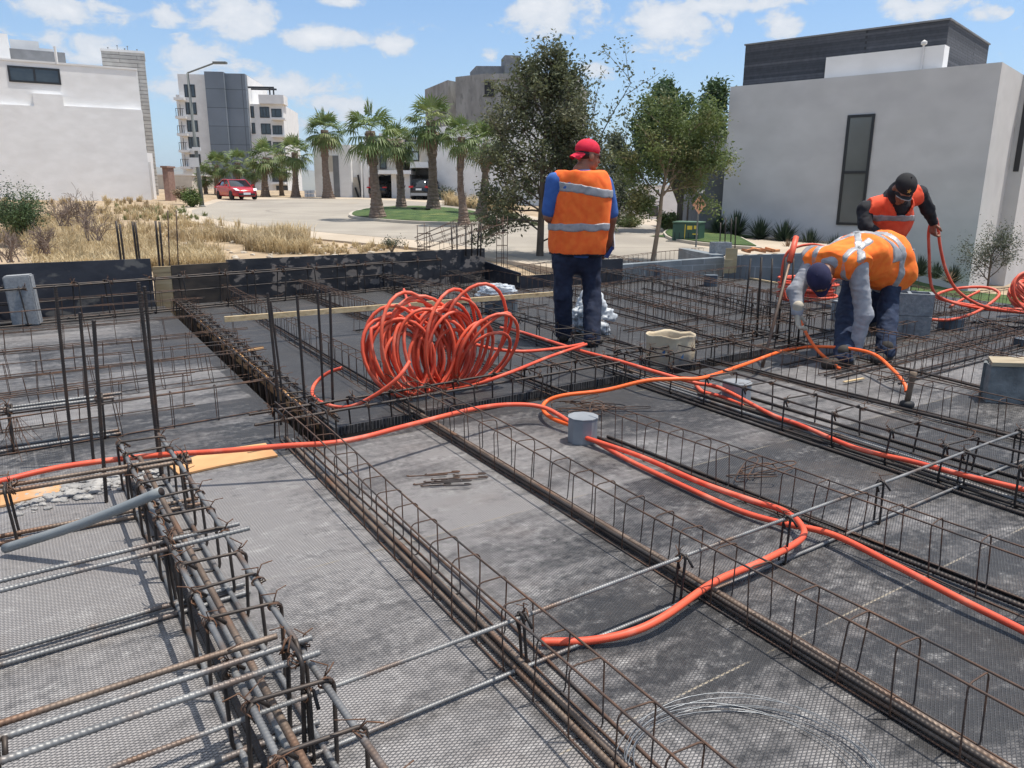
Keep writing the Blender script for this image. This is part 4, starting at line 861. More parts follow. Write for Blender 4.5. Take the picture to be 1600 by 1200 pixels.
# long steel bar with rusty tip, leaning by the row of upright bars
pa, pb = P(1191,574,.0), D(1244,370,6.2); mb = MB(); mb.tube([pa, pb], [.013,.011], 8); o = mb.build('steel_bar', [M_brn], None, True); tag(o, 'long grey steel bar leaning left of the bent man with an orange sleeve on top', 'steel bar'); o['_w'] = [0,0,0]
mb = MB(); d = (pb-pa); mb.tube([pa+d*.80, pa+d*.9, pa+d*1.0], [.022,.024,.021], 10); mb.build('sleeve', [M_or], o, True)
# ------------------------------------------------------------------ buildings
class Fac:
    """a wall plane: o origin (xy), u unit direction to the right or left along the wall, n outward normal; s along u, d outward"""
    def __init__(s, o, az):
        s.o = Vector((o[0], o[1])); s.u = Vector((math.sin(R_(az)), math.cos(R_(az)))); s.n = Vector((s.u.y, -s.u.x))
        if s.n.dot(-s.o) < 0: s.n = -s.n
    def hit(s, px, py, d=0):
        r = ray(px, py); o = s.o + s.n*d; t = (o.dot(s.n))/(r.xy.dot(s.n)); p = CAM + r*t
        return (p.xy-o).dot(s.u), p.z
    def box(s, mb, s0, s1, d0, d1, z0, z1, mi=0):
        pts = [s.o+s.u*a+s.n*b for a, b in ((s0, d0), (s1, d0), (s1, d1), (s0, d1))]
        ar = sum(pts[i].x*pts[(i+1) % 4].y-pts[(i+1) % 4].x*pts[i].y for i in range(4))
        if ar < 0: pts.reverse()
        mb.prism([(p.x, p.y) for p in pts], z0, z1, mi); return mb
    def pbox(s, mb, x0, y0, x1, y1, d0, d1, mi=0, dref=None):
        """pixel rectangle on the plane d=dref -> box"""
        q = d1 if dref is None else dref
        a = s.hit(x0, y0, q); b = s.hit(x1, y1, q); c = s.hit(x1, y0, q); e = s.hit(x0, y1, q)
        return s.box(mb, (a[0]+e[0])/2, (b[0]+c[0])/2, d0, d1, (b[1]+e[1])/2, (a[1]+c[1])/2, mi)
M_plaster = pm('white_render', (.78,.77,.755), (.84,.83,.82), 1.2, .95, bump=.16, bscale=1.6, stretch=(1,1,1.8), c3=(.73,.715,.70), s3=.5, t3=(.5,.8), bdist=.05)
M_greyw = pm('grey_painted_render', (.53,.518,.51), (.585,.57,.565), .9, .95, bump=.2, bscale=6, c3=(.46,.448,.45), s3=.6, t3=(.45,.8), stretch=(1,1,1.6))
M_lgrey = pm('pale_render', (.68,.67,.66), (.76,.75,.735), 1, .95)
M_glass = pm('window_glass', (.03,.035,.045), (.05,.06,.07), 1, .06, spec=.8)
M_frame = pm('dark_window_frame', (.02,.02,.022), rough=.4)
M_dgrey = pm('dark_grey_render', (.17,.175,.185), (.22,.225,.235), 2, .9)
M_cream = pm('cream_render', (.50,.45,.38), (.58,.53,.46), 1.5, .95)
M_conc = pm('raw_concrete', (.20,.195,.19), (.30,.295,.285), .8, .95, c3=(.14,.14,.14), s3=2, stretch=(1,1,.5))
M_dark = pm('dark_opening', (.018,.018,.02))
def brickm(name, c1, c2, mo, bw, rh, ms=.01, rough=.9, rot=(90,0,0), bump=.3, off=.5, base=None, az=0):
    m = bpy.data.materials.new(name); m.use_nodes = True; n = m.node_tree.nodes; l = m.node_tree.links; b = n['Principled BSDF']; b.inputs['Roughness'].default_value = rough
    tc = n.new('ShaderNodeTexCoord'); m1 = n.new('ShaderNodeMapping'); m1.inputs['Rotation'].default_value = (0, 0, az); mp = n.new('ShaderNodeMapping'); mp.inputs['Rotation'].default_value = [R_(-v) for v in rot]
    l.new(tc.outputs['Object'], m1.inputs[0]); l.new(m1.outputs[0], mp.inputs[0])
    br = n.new('ShaderNodeTexBrick'); l.new(mp.outputs[0], br.inputs['Vector']); br.offset = off; br.inputs['Scale'].default_value = 1; br.inputs['Brick Width'].default_value = bw; br.inputs['Row Height'].default_value = rh
    br.inputs['Mortar Size'].default_value = ms; br.inputs['Color1'].default_value = (*c1,1); br.inputs['Color2'].default_value = (*c2,1); br.inputs['Mortar'].default_value = (*mo,1)
    z = n.new('ShaderNodeTexNoise'); z.inputs['Scale'].default_value = 3/rh*.2; z.inputs['Detail'].default_value = 6; l.new(m1.outputs[0], z.inputs['Vector'])
    mx = n.new('ShaderNodeMix'); mx.data_type = 'RGBA'; mx.blend_type = 'MULTIPLY'; mx.inputs[0].default_value = .7; r = n.new('ShaderNodeMapRange'); l.new(z.outputs[0], r.inputs[0]); r.inputs[3].default_value = .45; r.inputs[4].default_value = 1.5
    l.new(br.outputs[0], mx.inputs[6]); l.new(r.outputs[0], mx.inputs[7]); l.new(mx.outputs[2], b.inputs['Base Color'])
    bp = n.new('ShaderNodeBump'); bp.inputs['Strength'].default_value = bump; bp.inputs['Distance'].default_value = .03; mm = n.new('ShaderNodeMath'); mm.operation = 'SUBTRACT'; l.new(z.outputs[0], mm.inputs[0]); l.new(br.outputs['Fac'], mm.inputs[1]); l.new(mm.outputs[0], bp.inputs['Height']); l.new(bp.outputs[0], b.inputs['Normal'])
    return m
def window(fc, parent, x0, y0, x1, y1, d=0, mull=(), rails=(), fr=.05, dep=.12, glass=None, name='window'):
    """frame + recess-like dark reveal + glass; px rectangle on plane d"""
    a = fc.hit((x0+x1)/2, y0, d); c = fc.hit((x0+x1)/2, y1, d); s0 = fc.hit(x0, (y0+y1)/2, d)[0]; s1 = fc.hit(x1, (y0+y1)/2, d)[0]
    if s0 > s1: s0, s1 = s1, s0
    z0, z1 = c[1], a[1]
    mb = MB()
    for (p, q, r, t) in ((s0, s1, z0, z0+fr), (s0, s1, z1-fr, z1), (s0, s0+fr, z0+fr, z1-fr), (s1-fr, s1, z0+fr, z1-fr)): fc.box(mb, p, q, d+.003, d+.05, r, t)
    for m_ in mull: x = s0+(s1-s0)*m_; fc.box(mb, x-fr/2, x+fr/2, d+.003, d+.045, z0+fr, z1-fr)
    for m_ in rails: z = z0+(z1-z0)*m_; fc.box(mb, s0+fr, s1-fr, d+.003, d+.048, z-fr/2, z+fr/2)
    w = mb.build(name, M_frame, parent)
    mb = MB(); fc.box(mb, s0+fr*.5, s1-fr*.5, d+.001, d+.02, z0+fr*.5, z1-fr*.5); mb.build('pane', glass or M_glass, w)
    return w
# --- left white building
c = D(224, 200, 57); fc = Fac((c.x, c.y), 239)
root = empty('white_building', (c.x, c.y, -.2), 'big white rendered building at the far left with stepped ledges and a dark strip window', 'building')
zt = fc.hit(215, 110)[1]; mb = MB(); fc.box(mb, 0, 34, -14, 0, -1.5, zt); mb.build('wall', M_plaster, root)
mb = MB(); z1_, z2_, z3_ = fc.hit(215,172)[1], fc.hit(80,148)[1], fc.hit(30,165)[1]; sa, sb, sc_ = fc.hit(104,200)[0], fc.hit(58,200)[0], 34
fc.box(mb, -.02, sa, .003, .34, -1.5, z1_); fc.box(mb, sa, sb, .003, .34, -1.5, z2_); fc.box(mb, sb, sc_, .003, .34, -1.5, z3_); mb.build('lower_wall', M_plaster, root)
mb = MB(); fc.box(mb, .0, 34, -.35, .05, zt+.002, zt+.12); mb.build('coping', M_lgrey, root)
window(fc, root, 13, 105, 94, 130, 0, mull=(.5,), fr=.12)
f2 = Fac(fc.o - fc.n*4, 239); mb = MB(); f2.pbox(mb, -60, 50, 15, 110, -5, 0); mb.build('roof_block', M_lgrey, root)
mb = MB(); f2.pbox(mb, 16, 79, 103, 112, -5, -.5, dref=-.5); mb.build('roof_block', M_dgrey, root)
mb = MB(); f2.pbox(mb, 17, 63, 62, 95, -8, -5.5, dref=-5.5); f2.pbox(mb, 62, 76, 84, 95, -8, -5.5, dref=-5.5); mb.build('roof_block', M_lgrey, root)
mb = MB(); q = fc.hit(90, 90); 
for px in (89,): a = fc.o+fc.u*fc.hit(px, 100)[0]; mb.tube([(a.x, a.y, zt), (a.x, a.y, zt+1.1)], .09, 8)
mb.build('vent_pipe', M_lgrey, root)
mb = MB(); fp = Fac(fc.o, 59); fp.n = fc.n; q1 = D(222,240,58.5); q2 = D(238,240,60); mb.prism([(q1.x,q1.y),(q2.x,q2.y),(q2.x-2,q2.y+3.2),(q1.x-2,q1.y+3.2)], D(222,251,58.5).z-.1, D(222,238,58.5).z); 
mb.prism([(q1.x+.002,q1.y-.002),(q1.x+.6,q1.y-.1),(q1.x+.6,q1.y+.3),(q1.x,q1.y+.3)], -.5, D(222,251,58.5).z-.102); mb.build('porch', M_lgrey, root)
# --- stone tower
M_stone = brickm('split_stone_cladding', (.40,.38,.35), (.50,.48,.45), (.20,.19,.18), 2.6, .30, .02, rot=(90,0,0), bump=1.0, az=R_(-31))
c = D(172, 200, 67); fs = Fac((c.x, c.y), 66); root = empty('stone_tower', (c.x, c.y, 0), 'tall square tower clad in rough pale stone behind the white building', 'tower')
w = fs.hit(236, 190)[0]; zt = fs.hit(228, 84)[1]; mb = MB(); fs.box(mb, 0, w, -4.5, 0, -1, zt); mb.build('stone_wall', M_stone, root)
mb = MB(); fs.box(mb, -.05, w+.05, -4.55, .05, zt+.002, zt+.18); mb.build('coping', M_lgrey, root)
mb = MB()
for k, x in enumerate((.5, 1.2, w*.55, w*.62, w-.5)): a = fs.o+fs.u*x-fs.n*.8; mb.tube([(a.x,a.y,zt+.18),(a.x,a.y,zt+.35+.2*(k % 2))], .025, 6); mb.tube([(a.x,a.y,zt+.35+.2*(k % 2)),(a.x,a.y,zt+.42+.2*(k % 2))], .06, 6)
mb.build('aerials', M_dgrey, root)
# --- apartment block
c = D(330, 200, 118); fa = Fac((c.x, c.y), 84); root = empty('apartment_block', (c.x, c.y, 0), 'tall white apartment block with a blue-grey panelled stair tower and balconies', 'building')
M_panel = brickm('blue_grey_panels', (.16,.19,.225), (.175,.205,.245), (.09,.11,.13), 5.2, 2.55, .05, rot=(90,0,0), bump=.1, off=0, az=R_(6))
s0 = fa.hit(285,200)[0]; s1 = fa.hit(443,200)[0]; zt = fa.hit(300,116)[1]; zr = fa.hit(430,149)[1]; st = fa.hit(392,200)[0]
mb = MB(); fa.box(mb, s0, st, -14, 0, -3, zt); mb.build('wall', M_lgrey, root)
mb = MB(); fa.box(mb, st, s1, -14, -.5, -3, zr-1.2); mb.build('wall', M_lgrey, root)
mb = MB(); fa.pbox(mb, 404, 148, 443, 162, -3, .4); mb.build('parapet', M_lgrey, root)
mb = MB(); fa.box(mb, fa.hit(331,200)[0], fa.hit(360,200)[0], -8, 1.6, -3, fa.hit(345,112,1.6)[1]); fa.box(mb, fa.hit(360,200)[0], fa.hit(391,200)[0], -8, 1.0, -3, fa.hit(375,115,1)[1]); mb.build('stair_tower', M_panel, root)
for i, (ya, yb) in enumerate([(132,152),(160,179),(188,206),(214,232),(241,258)]):
    x = 288 + i*2.2; window(fa, root, x, ya, x+17, yb, 0, mull=(.3,.62), fr=.12)
for i, y in enumerate((152, 181, 208, 234, 260)):
    mb = MB(); x = 271+i*2.6; fa.pbox(mb, x, y, x+16, y+4, -3, 1.0, dref=1.0); mb.build('balcony_slab', M_lgrey, root)
    if i:
        mb = MB(); a = fa.hit(x+1, y, 1)[0]; b = fa.hit(x+14, y, 1)[0]; z = fa.hit(x+1, y, 1)[1]; k = a
        while k < b: fa.box(mb, k, k+.06, .8, .86, z+.001, z+1.0); k += .3
        fa.box(mb, a, b, .78, .88, z+1.0, z+1.06); mb.build('railing', M_frame, root)
        window(fa, root, x+8, y-18, x+14, y-2, -2.0, fr=.1)
mb = MB(); fa.box(mb, fa.hit(273,200)[0], s0, -8, -2.02, -3, fa.hit(280,148,-2)[1]); mb.build('wall', M_lgrey, root)
for (x0, y0, x1, y1, m_) in [(391,166,397,184,()),(406,167,421,184,(.33,.66)),(392,192,399,209,()),(408,193,423,210,(.5,)),(424,170,440,183,(.4,)),(426,196,441,210,(.3,.6)),(425,262,449,284,(.5,)),(432,290,450,307,(.5,)),(409,220,424,236,(.5,)),(427,222,442,236,(.5,)),(411,246,425,260,())]:
    window(fa, root, x0, y0, x1, y1, -.5, mull=m_, fr=.1)
for y in (184, 211, 238, 285):
    mb = MB(); fa.pbox(mb, 423, y, 445, y+3, -.4, 1.1, dref=1.1); mb.build('balcony_slab', M_lgrey, root)
mb = MB(); zp = fa.hit(400,135)[1]
fa.box(mb, st, fa.hit(428,140)[0], -2.2, -2.0, zp-.25, zp); fa.box(mb, st, fa.hit(428,140)[0], -.2, 0, zp-.25, zp)
for x in (421, 427): q = fa.hit(x, 140)[0]; fa.box(mb, q-.1, q+.1, -.2, -.05, zr, zp-.26)
mb.build('pergola', M_frame, root)
# --- white houses behind the palms
Yh = 70.; fh = Fac((0, Yh), 90)
root = empty('white_house', (fh.hit(520,300)[0], Yh, .4), 'plain white house with grey vertical panels left of the tall palms', 'building', 'white houses behind the palms')
mb = MB(); fh.pbox(mb, 492, 226, 549, 330, -9, 0); mb.build('wall', M_plaster, root)
mb = MB(); fh.pbox(mb, 549, 233, 568, 330, -8, -.8, dref=-.8); mb.build('wall', M_plaster, root)
mb = MB(); fh.pbox(mb, 521, 243, 530, 309, .003, .06); mb.build('grey_panel', M_dgrey, root)
mb = MB(); fh.pbox(mb, 513, 243, 520, 268, .003, .06); mb.build('cream_panel', M_cream, root)
mb = MB(); fh.pbox(mb, 551, 277, 562, 310, -.7, -.65, dref=-.65); mb.build('gate', M_cream, root)
for x in (553, 558): mb = MB(); a = fh.hit(x, 285)[0]; mb.tube([(a+.3, Yh+.5, .5), (a, Yh+.5, 1.5 if x == 553 else 2.6)], .09, 6); mb.build('leaning_post', M_frame, root)
mb = MB(); a = fh.hit(566, 300)[0]; mb.tube([(a, Yh-.1, .3), (a, Yh-.1, fh.hit(565,224)[1])], .08, 8); mb.build('downpipe', M_lgrey, root)
root = empty('white_house', (fh.hit(630,300)[0], Yh, .4), 'white and cream house with an open garage behind the island palms', 'building', 'white houses behind the palms')
zg = -1
mb = MB(); fh.pbox(mb, 568, 224, 578, 330, -9, 0); fh.pbox(mb, 568, 214, 592, 232, -9, -.2, dref=-.2); fh.pbox(mb, 590, 266, 641, 272, -6, 1.2, dref=1.2); fh.pbox(mb, 592, 208, 625, 216, -9, -.1, dref=-.1)
fh.pbox(mb, 578, 266, 590, 275, -3, .2, dref=.2); fh.pbox(mb, 612, 272, 620, 330, -6, 0); fh.pbox(mb, 626, 272, 641, 330, -6, .2, dref=.2); fh.pbox(mb, 641, 253, 676, 262, -9, .8, dref=.8); mb.build('wall', M_plaster, root)
mb = MB(); fh.pbox(mb, 578, 214, 628, 266, -9, -1.0, dref=-1.0); fh.pbox(mb, 655, 205, 690, 253, -9, -.6, dref=-.6); mb.build('cream_wall', M_cream, root)
mb = MB(); fh.pbox(mb, 630, 214, 656, 253, -9, -.3, dref=-.3); mb.build('side_wall', M_cream, root)
window(fh, root, 633, 219, 655, 252, -.25, mull=(.3,), rails=(.45,), fr=.12, glass=pm('pale_glass', (.30,.36,.38), rough=.15))
window(fh, root, 593, 239, 604, 264, -.95, rails=(.65,), fr=.1)
mb = MB(); fh.pbox(mb, 592, 274, 612, 330, -5, -4.8, dref=-4.8); mb.build('garage_back', M_dgrey, root)
mb = MB(); fh.pbox(mb, 577, 277, 583, 330, -.5, .1); mb.build('red_pillar', pm('red_brown_post', (.22,.10,.08)), root)
mb = MB(); fh.pbox(mb, 641, 262, 675, 330, -6, -5.8, dref=-5.8); fh.pbox(mb, 641, 262, 643.5, 330, -5.8, -.1, dref=-.1); mb.build('garage_back', M_dgrey, root)
mb = MB(); fh.pbox(mb, 643.5, 262.5, 675, 274, -2.5, -2.4, dref=-2.4); mb.build('garage_door', M_dgrey, root)
a = fh.hit(676, 300)[0]; mb = MB(); zt = fh.hit(690, 200)[1]; b = D(870, 300, 58)
mb.prism([(a, Yh-.2), (b.x, b.y), (b.x, Yh+8), (a, Yh+8)], -2, zt); mb.build('side_wall', M_plaster, root)
# --- raw concrete building
c = D(758, 150, 92); fg = Fac((c.x, c.y), 96); fg2 = Fac((c.x, c.y), -52)
root = empty('concrete_building', (c.x, c.y, 0), 'unfinished raw concrete building rising behind the palms and the big dark tree', 'building')
zt = fg.hit(758, 115)[1]; mb = MB(); e = fg2.hit(712, 150)[0]; A = Vector((c.x, c.y)); B = A + fg2.u*e; Cc = A + fg.u*fg.hit(898, 150)[0]
mb.prism([A, Cc, Cc+Vector((3,18)), B+Vector((6,12)), B], -2, zt); mb.build('concrete_wall', M_conc, root)
mb = MB(); B1 = B + Vector((-.2, 1.5)); e2 = D(664, 150, 106); e1 = D(700, 150, 97); mb.prism([(e1.x,e1.y),(D(713,150,98).x,98.5),(D(713,150,98).x+1,112),(e2.x,112),(e2.x,e2.y)], -2, D(700,125,97).z); mb.build('concrete_wall', M_conc, root)
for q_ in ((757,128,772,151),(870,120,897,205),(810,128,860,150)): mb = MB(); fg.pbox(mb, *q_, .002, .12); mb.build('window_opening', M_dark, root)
mb = MB(); fg.pbox(mb, 757, 206, 898, 212, .0, 1.0, dref=1.0); fg.pbox(mb, 757, 115, 898, 124, .0, .3, dref=.3); mb.build('floor_slab', M_conc, root)
mb = MB(); q0, q1, q2 = D(733,120,98), D(744,120,95), D(800,120,95); mb.prism([(q0.x,q0.y+2),(q1.x,q1.y),(q2.x,q2.y),(q2.x,q2.y+7),(q0.x,q0.y+7)], zt-1, D(744,103,95).z); mb.build('roof_block', M_dgrey, root)
q0, q1, q2 = D(783,120,97), D(789,120,94), D(813,120,94.3); mb = MB(); mb.prism([(q0.x,q0.y),(q1.x,q1.y),(q2.x,q2.y),(q2.x,q2.y+4),(q0.x,q0.y+4)], zt-1, D(789,86,94).z); mb.build('roof_block', M_dgrey, root)
# --- right grey building
c = D(1520, 280, 24); c = Vector((14.34, 24.0)); fr_ = Fac(c, -48); fr2 = Fac(c, 42)
root = empty('grey_house', (c.x, c.y, -1.7), 'large plain grey house at the right with tall narrow window and dark stone parapet', 'building')
zt = fr_.hit(1543, 99)[1]; Lf = fr_.hit(1134, 240)[0]
K0 = c; Lp = c+fr_.u*Lf; K1 = c+fr2.u*3.3; dr_ = -fr_.u; K2 = K1+dr_*.42; K3 = K2+fr2.u*9
mb = MB(); mb.prism([K0, K1, K2, K3, K3+fr_.u*4, Lp+fr2.u*9, Lp], -3.2, zt); mb.build('wall', M_greyw, root)
w_ = window(fr_, root, 1316, 179.5, 1358, 352, 0, rails=(.485,), fr=.085, glass=pm('blind_behind_glass', (.12,.125,.12), (.16,.165,.16), .6, .12, spec=.7))
K1f = Fac(K1, 132); K1f.n = fr_.n; K1f.u = dr_
mb = MB(); z0_, z1_ = D(1553,268,26.4).z, D(1566,149,26.4).z; K1f.box(mb, .14, .30, .002, .02, z0_, z1_); mb.build('slit_window', M_frame, root)
M_darkst = brickm('dark_stone_strips', (.045,.05,.062), (.095,.10,.115), (.03,.033,.04), .9, .085, .004, rot=(90,0,0), bump=.5, az=R_(-42))
M_darkst2 = brickm('dark_stone_strips_side', (.045,.05,.062), (.095,.10,.115), (.03,.033,.04), .9, .085, .004, rot=(90,0,0), bump=.5, az=R_(48))
mb = MB(); sA = fr_.hit(1163, 100, -.9)[0]; sB = fr_.hit(1480, 60, -.9)[0]; z1_ = fr_.hit(1482, 31, -.9)[1]; fs2 = Fac(c+fr_.u*sB-fr_.n*.9, 42); ls = fs2.hit(1547, 60)[0]
fr_.box(mb, sB, sA, -.9-ls, -.9, zt-.2, z1_); me_ = mb.build('stone_parapet', [M_darkst, M_darkst2], root)
for p in me_.data.polygons:
    if abs(p.normal.dot(Vector((fr2.u.x, fr2.u.y, 0)))) < .5 and abs(p.normal.z) < .5: p.material_index = 1
mb = MB(); fr_.box(mb, sB-.04, sA+.04, -.9-ls-.04, -.86, z1_+.002, z1_+.05); mb.build('parapet_cap', M_dgrey, root)
mb = MB(); a = fr_.hit(1291, 90, -.35)[0]; b = fr_.hit(1474, 90, -.35)[0]; z2 = fr_.hit(1473, 70, -.35)[1]; fr_.box(mb, b, a, -.898, -.35, zt-.1, z2); mb.build('roof_box', M_plaster, root)
mb = MB(); q = c+fr_.u*fr_.hit(1441, 90, -.30)[0]-fr_.n*.30; mb.tube([(q.x,q.y,zt),(q.x,q.y,z2+.08)], .03, 8); mb.lathe([(0,-.09),(.09,-.03),(.09,.04),(0,.1)], 10, (q.x,q.y,z2+.1)); mb.build('vent_pipe', M_lgrey, root)
mb = MB(); mb.box(Lp.x-.55, Lp.x+.6, Lp.y+1.2, Lp.y+5, -1, 3.4); mb.build('side_wall', M_dgrey, root)
mb = MB(); mb.box(Lp.x-.8, Lp.x+.6, Lp.y+1.0, Lp.y+5.2, D(1128,237,30.8).z, D(1128,222,30.8).z); mb.build('canopy_slab', M_lgrey, root)
# --- distant houses down the slope at the right
for i, (x0, y0, x1, y1, Y, wins, lab) in enumerate([(965,300,1018,392,78,[(978,312,984,322),(997,330,1004,340)],'distant white house down the slope, between the standing man and the leaning tree'),
     (1012,292,1072,392,70,[(1014,322,1028,338),(1016,308,1024,316)],'distant white house with a dark window just right of the leaning tree trunk'),
     (1050,302,1128,395,84,[(1078,322,1086,333),(1096,340,1106,350)],'distant white house behind the diamond sign'),
     (236,274,300,300,95,[],'low beige wall-like building left of the lamp post')]):
    f = Fac((0, Y), 90); q = D((x0+x1)/2, y1, Y); root = empty('distant_house', (q.x, Y, q.z), lab, 'house', 'distant low houses')
    mb = MB(); f.pbox(mb, x0, y0, x1, y1, -7, 0); mb.build('wall', M_plaster if i < 3 else M_cream, root)
    mb = MB(); a = f.hit(x0, y0)[0]-.1; b = f.hit(x1, y0)[0]+.1; z = f.hit(x0, y0)[1]; f.box(mb, a, b, -7.1, .1, z+.003, z+.18); mb.build('roof', M_lgrey, root)
    for w_ in wins: window(f, root, *w_, 0, fr=.1)
f = Fac((0, 46), 90); q = D(1030, 372, 46); mb = MB(); f.pbox(mb, 1004, 347, 1062, 385, -.2, 0); tag(mb.build('garden_wall', M_plaster), 'low white garden wall beyond the road, behind the leaning tree trunk', 'wall')
# ------------------------------------------------------------------ lawns
root = None
isl = [(545,338),(551,333),(570,328.5),(600,325.5),(640,324.5),(690,326),(735,331),(770,338.5),(782,345),(775,348.5),(745,351),(700,351),(640,349),(590,345.5),(555,342)]
pts = [Rd(x, y, .05).xy for x, y in isl]
pts = [p.xy for p in smoothpath([Vector((p.x, p.y, 0)) for p in pts], 4, True)]
if sum(pts[i].x*pts[(i+1) % len(pts)].y-pts[(i+1) % len(pts)].x*pts[i].y for i in range(len(pts))) < 0: pts.reverse()
mb = MB(); mb.prism(pts, [rz(p.x, p.y)-.05 for p in pts], [rz(p.x, p.y)+.15 for p in pts]); tag(mb.build('island_kerb', M_kerb), kind='structure')
cx = sum((p for p in pts), Vector((0,0)))/len(pts); vs = []; rings = 7
for k in range(rings+1):
    t = k/rings
    for p in pts: q = cx.lerp(p, .955*t); vs.append((q.x, q.y, rz(q.x, q.y)+.17+.22*(1-t*t)+.03*mnoise.noise((q.x, q.y, 0))))
n = len(pts); mb = MB(); mb.add(vs, [(k*n+i, k*n+(i+1) % n, (k+1)*n+(i+1) % n, (k+1)*n+i) for k in range(1, rings) for i in range(n)] + [(n+i, n+(i+1) % n, (i+1) % n) for i in range(n)])
tag(mb.build('island_lawn', M_lawn, smooth=True), 'mown green lawn of the palm island', 'lawn', kind='stuff')
def strip(d0, d1, s0, s1, dz, mat, name, kind='structure', n1=40, lab=None, cat=None):
    mb = MB(); vs = []
    for i in range(n1+1):
        s = s0+(s1-s0)*i/n1
        for k in range(5):
            d = d0+(d1-d0)*k/4; p = c+fr_.u*s+fr_.n*d; vs.append((p.x, p.y, gz(p.x, p.y)+dz))
    mb.add(vs, [(i*5+k, i*5+k+1, (i+1)*5+k+1, (i+1)*5+k) for i in range(n1) for k in range(4)]); return tag(mb.build(name, mat, smooth=True), lab, cat, kind=kind)
strip(-.1, 3.6, -14, 9.5, .10, M_lawn, 'house_lawn', 'stuff', lab='green lawn strip along the foot of the grey house', cat='lawn')
strip(3.6, 7.2, -14, 3.5, .13, M_walk, 'pavement')
pz = [Rd(x, y, .1).xy for x, y in [(1036,364),(1042,359),(1060,357),(1100,358),(1160,372),(1190,388),(1140,385),(1085,379),(1050,374),(1040,369)]]
if sum(pz[i].x*pz[(i+1) % len(pz)].y-pz[(i+1) % len(pz)].x*pz[i].y for i in range(len(pz))) < 0: pz.reverse()
mb = MB(); mb.prism(pz, [rz(p.x, p.y)-.3 for p in pz], [rz(p.x, p.y)+.13 for p in pz]); tag(mb.build('kerb', M_kerb), kind='structure')
cz = sum(pz, Vector((0,0)))/len(pz); mb = MB(); p2 = [cz.lerp(p, .93) for p in pz]; mb.prism(p2, [rz(p.x, p.y)+.1 for p in p2], [rz(p.x, p.y)+.16 for p in p2]); tag(mb.build('verge_lawn', M_lawn), 'small green verge under the transformer box', 'lawn', kind='stuff')
# ------------------------------------------------------------------ distant hills
mb = MB(); vs = []; nH = 80
for i in range(nH+1):
    az = R_(-50 + 100*i/nH); h_ = 150*max(.12, .55+.5*math.sin(az*6+2.2)+.3*mnoise.noise((az*9, 0, 3)))
    if az < R_(-12): h_ = 250*(.75+.22*mnoise.noise((az*11, 2, 1)))*max(.25, min(1, (R_(-6)-az)*6))
    for (rr, zz) in ((5200, -60), (6200, h_*.55), (7200, h_), (8600, -60)): vs.append((rr*math.sin(az), rr*math.cos(az), zz + (25*mnoise.noise((az*40, rr*.001, 0)) if zz > 0 else 0)))
mb.add(vs, [(i*4+k, (i+1)*4+k, (i+1)*4+k+1, i*4+k+1) for i in range(nH) for k in range(3)])
tag(mb.build('hills', pm('hill_scrub', (.16,.15,.11), (.22,.20,.14), .002, 1, coords='Object'), smooth=True), kind='structure')
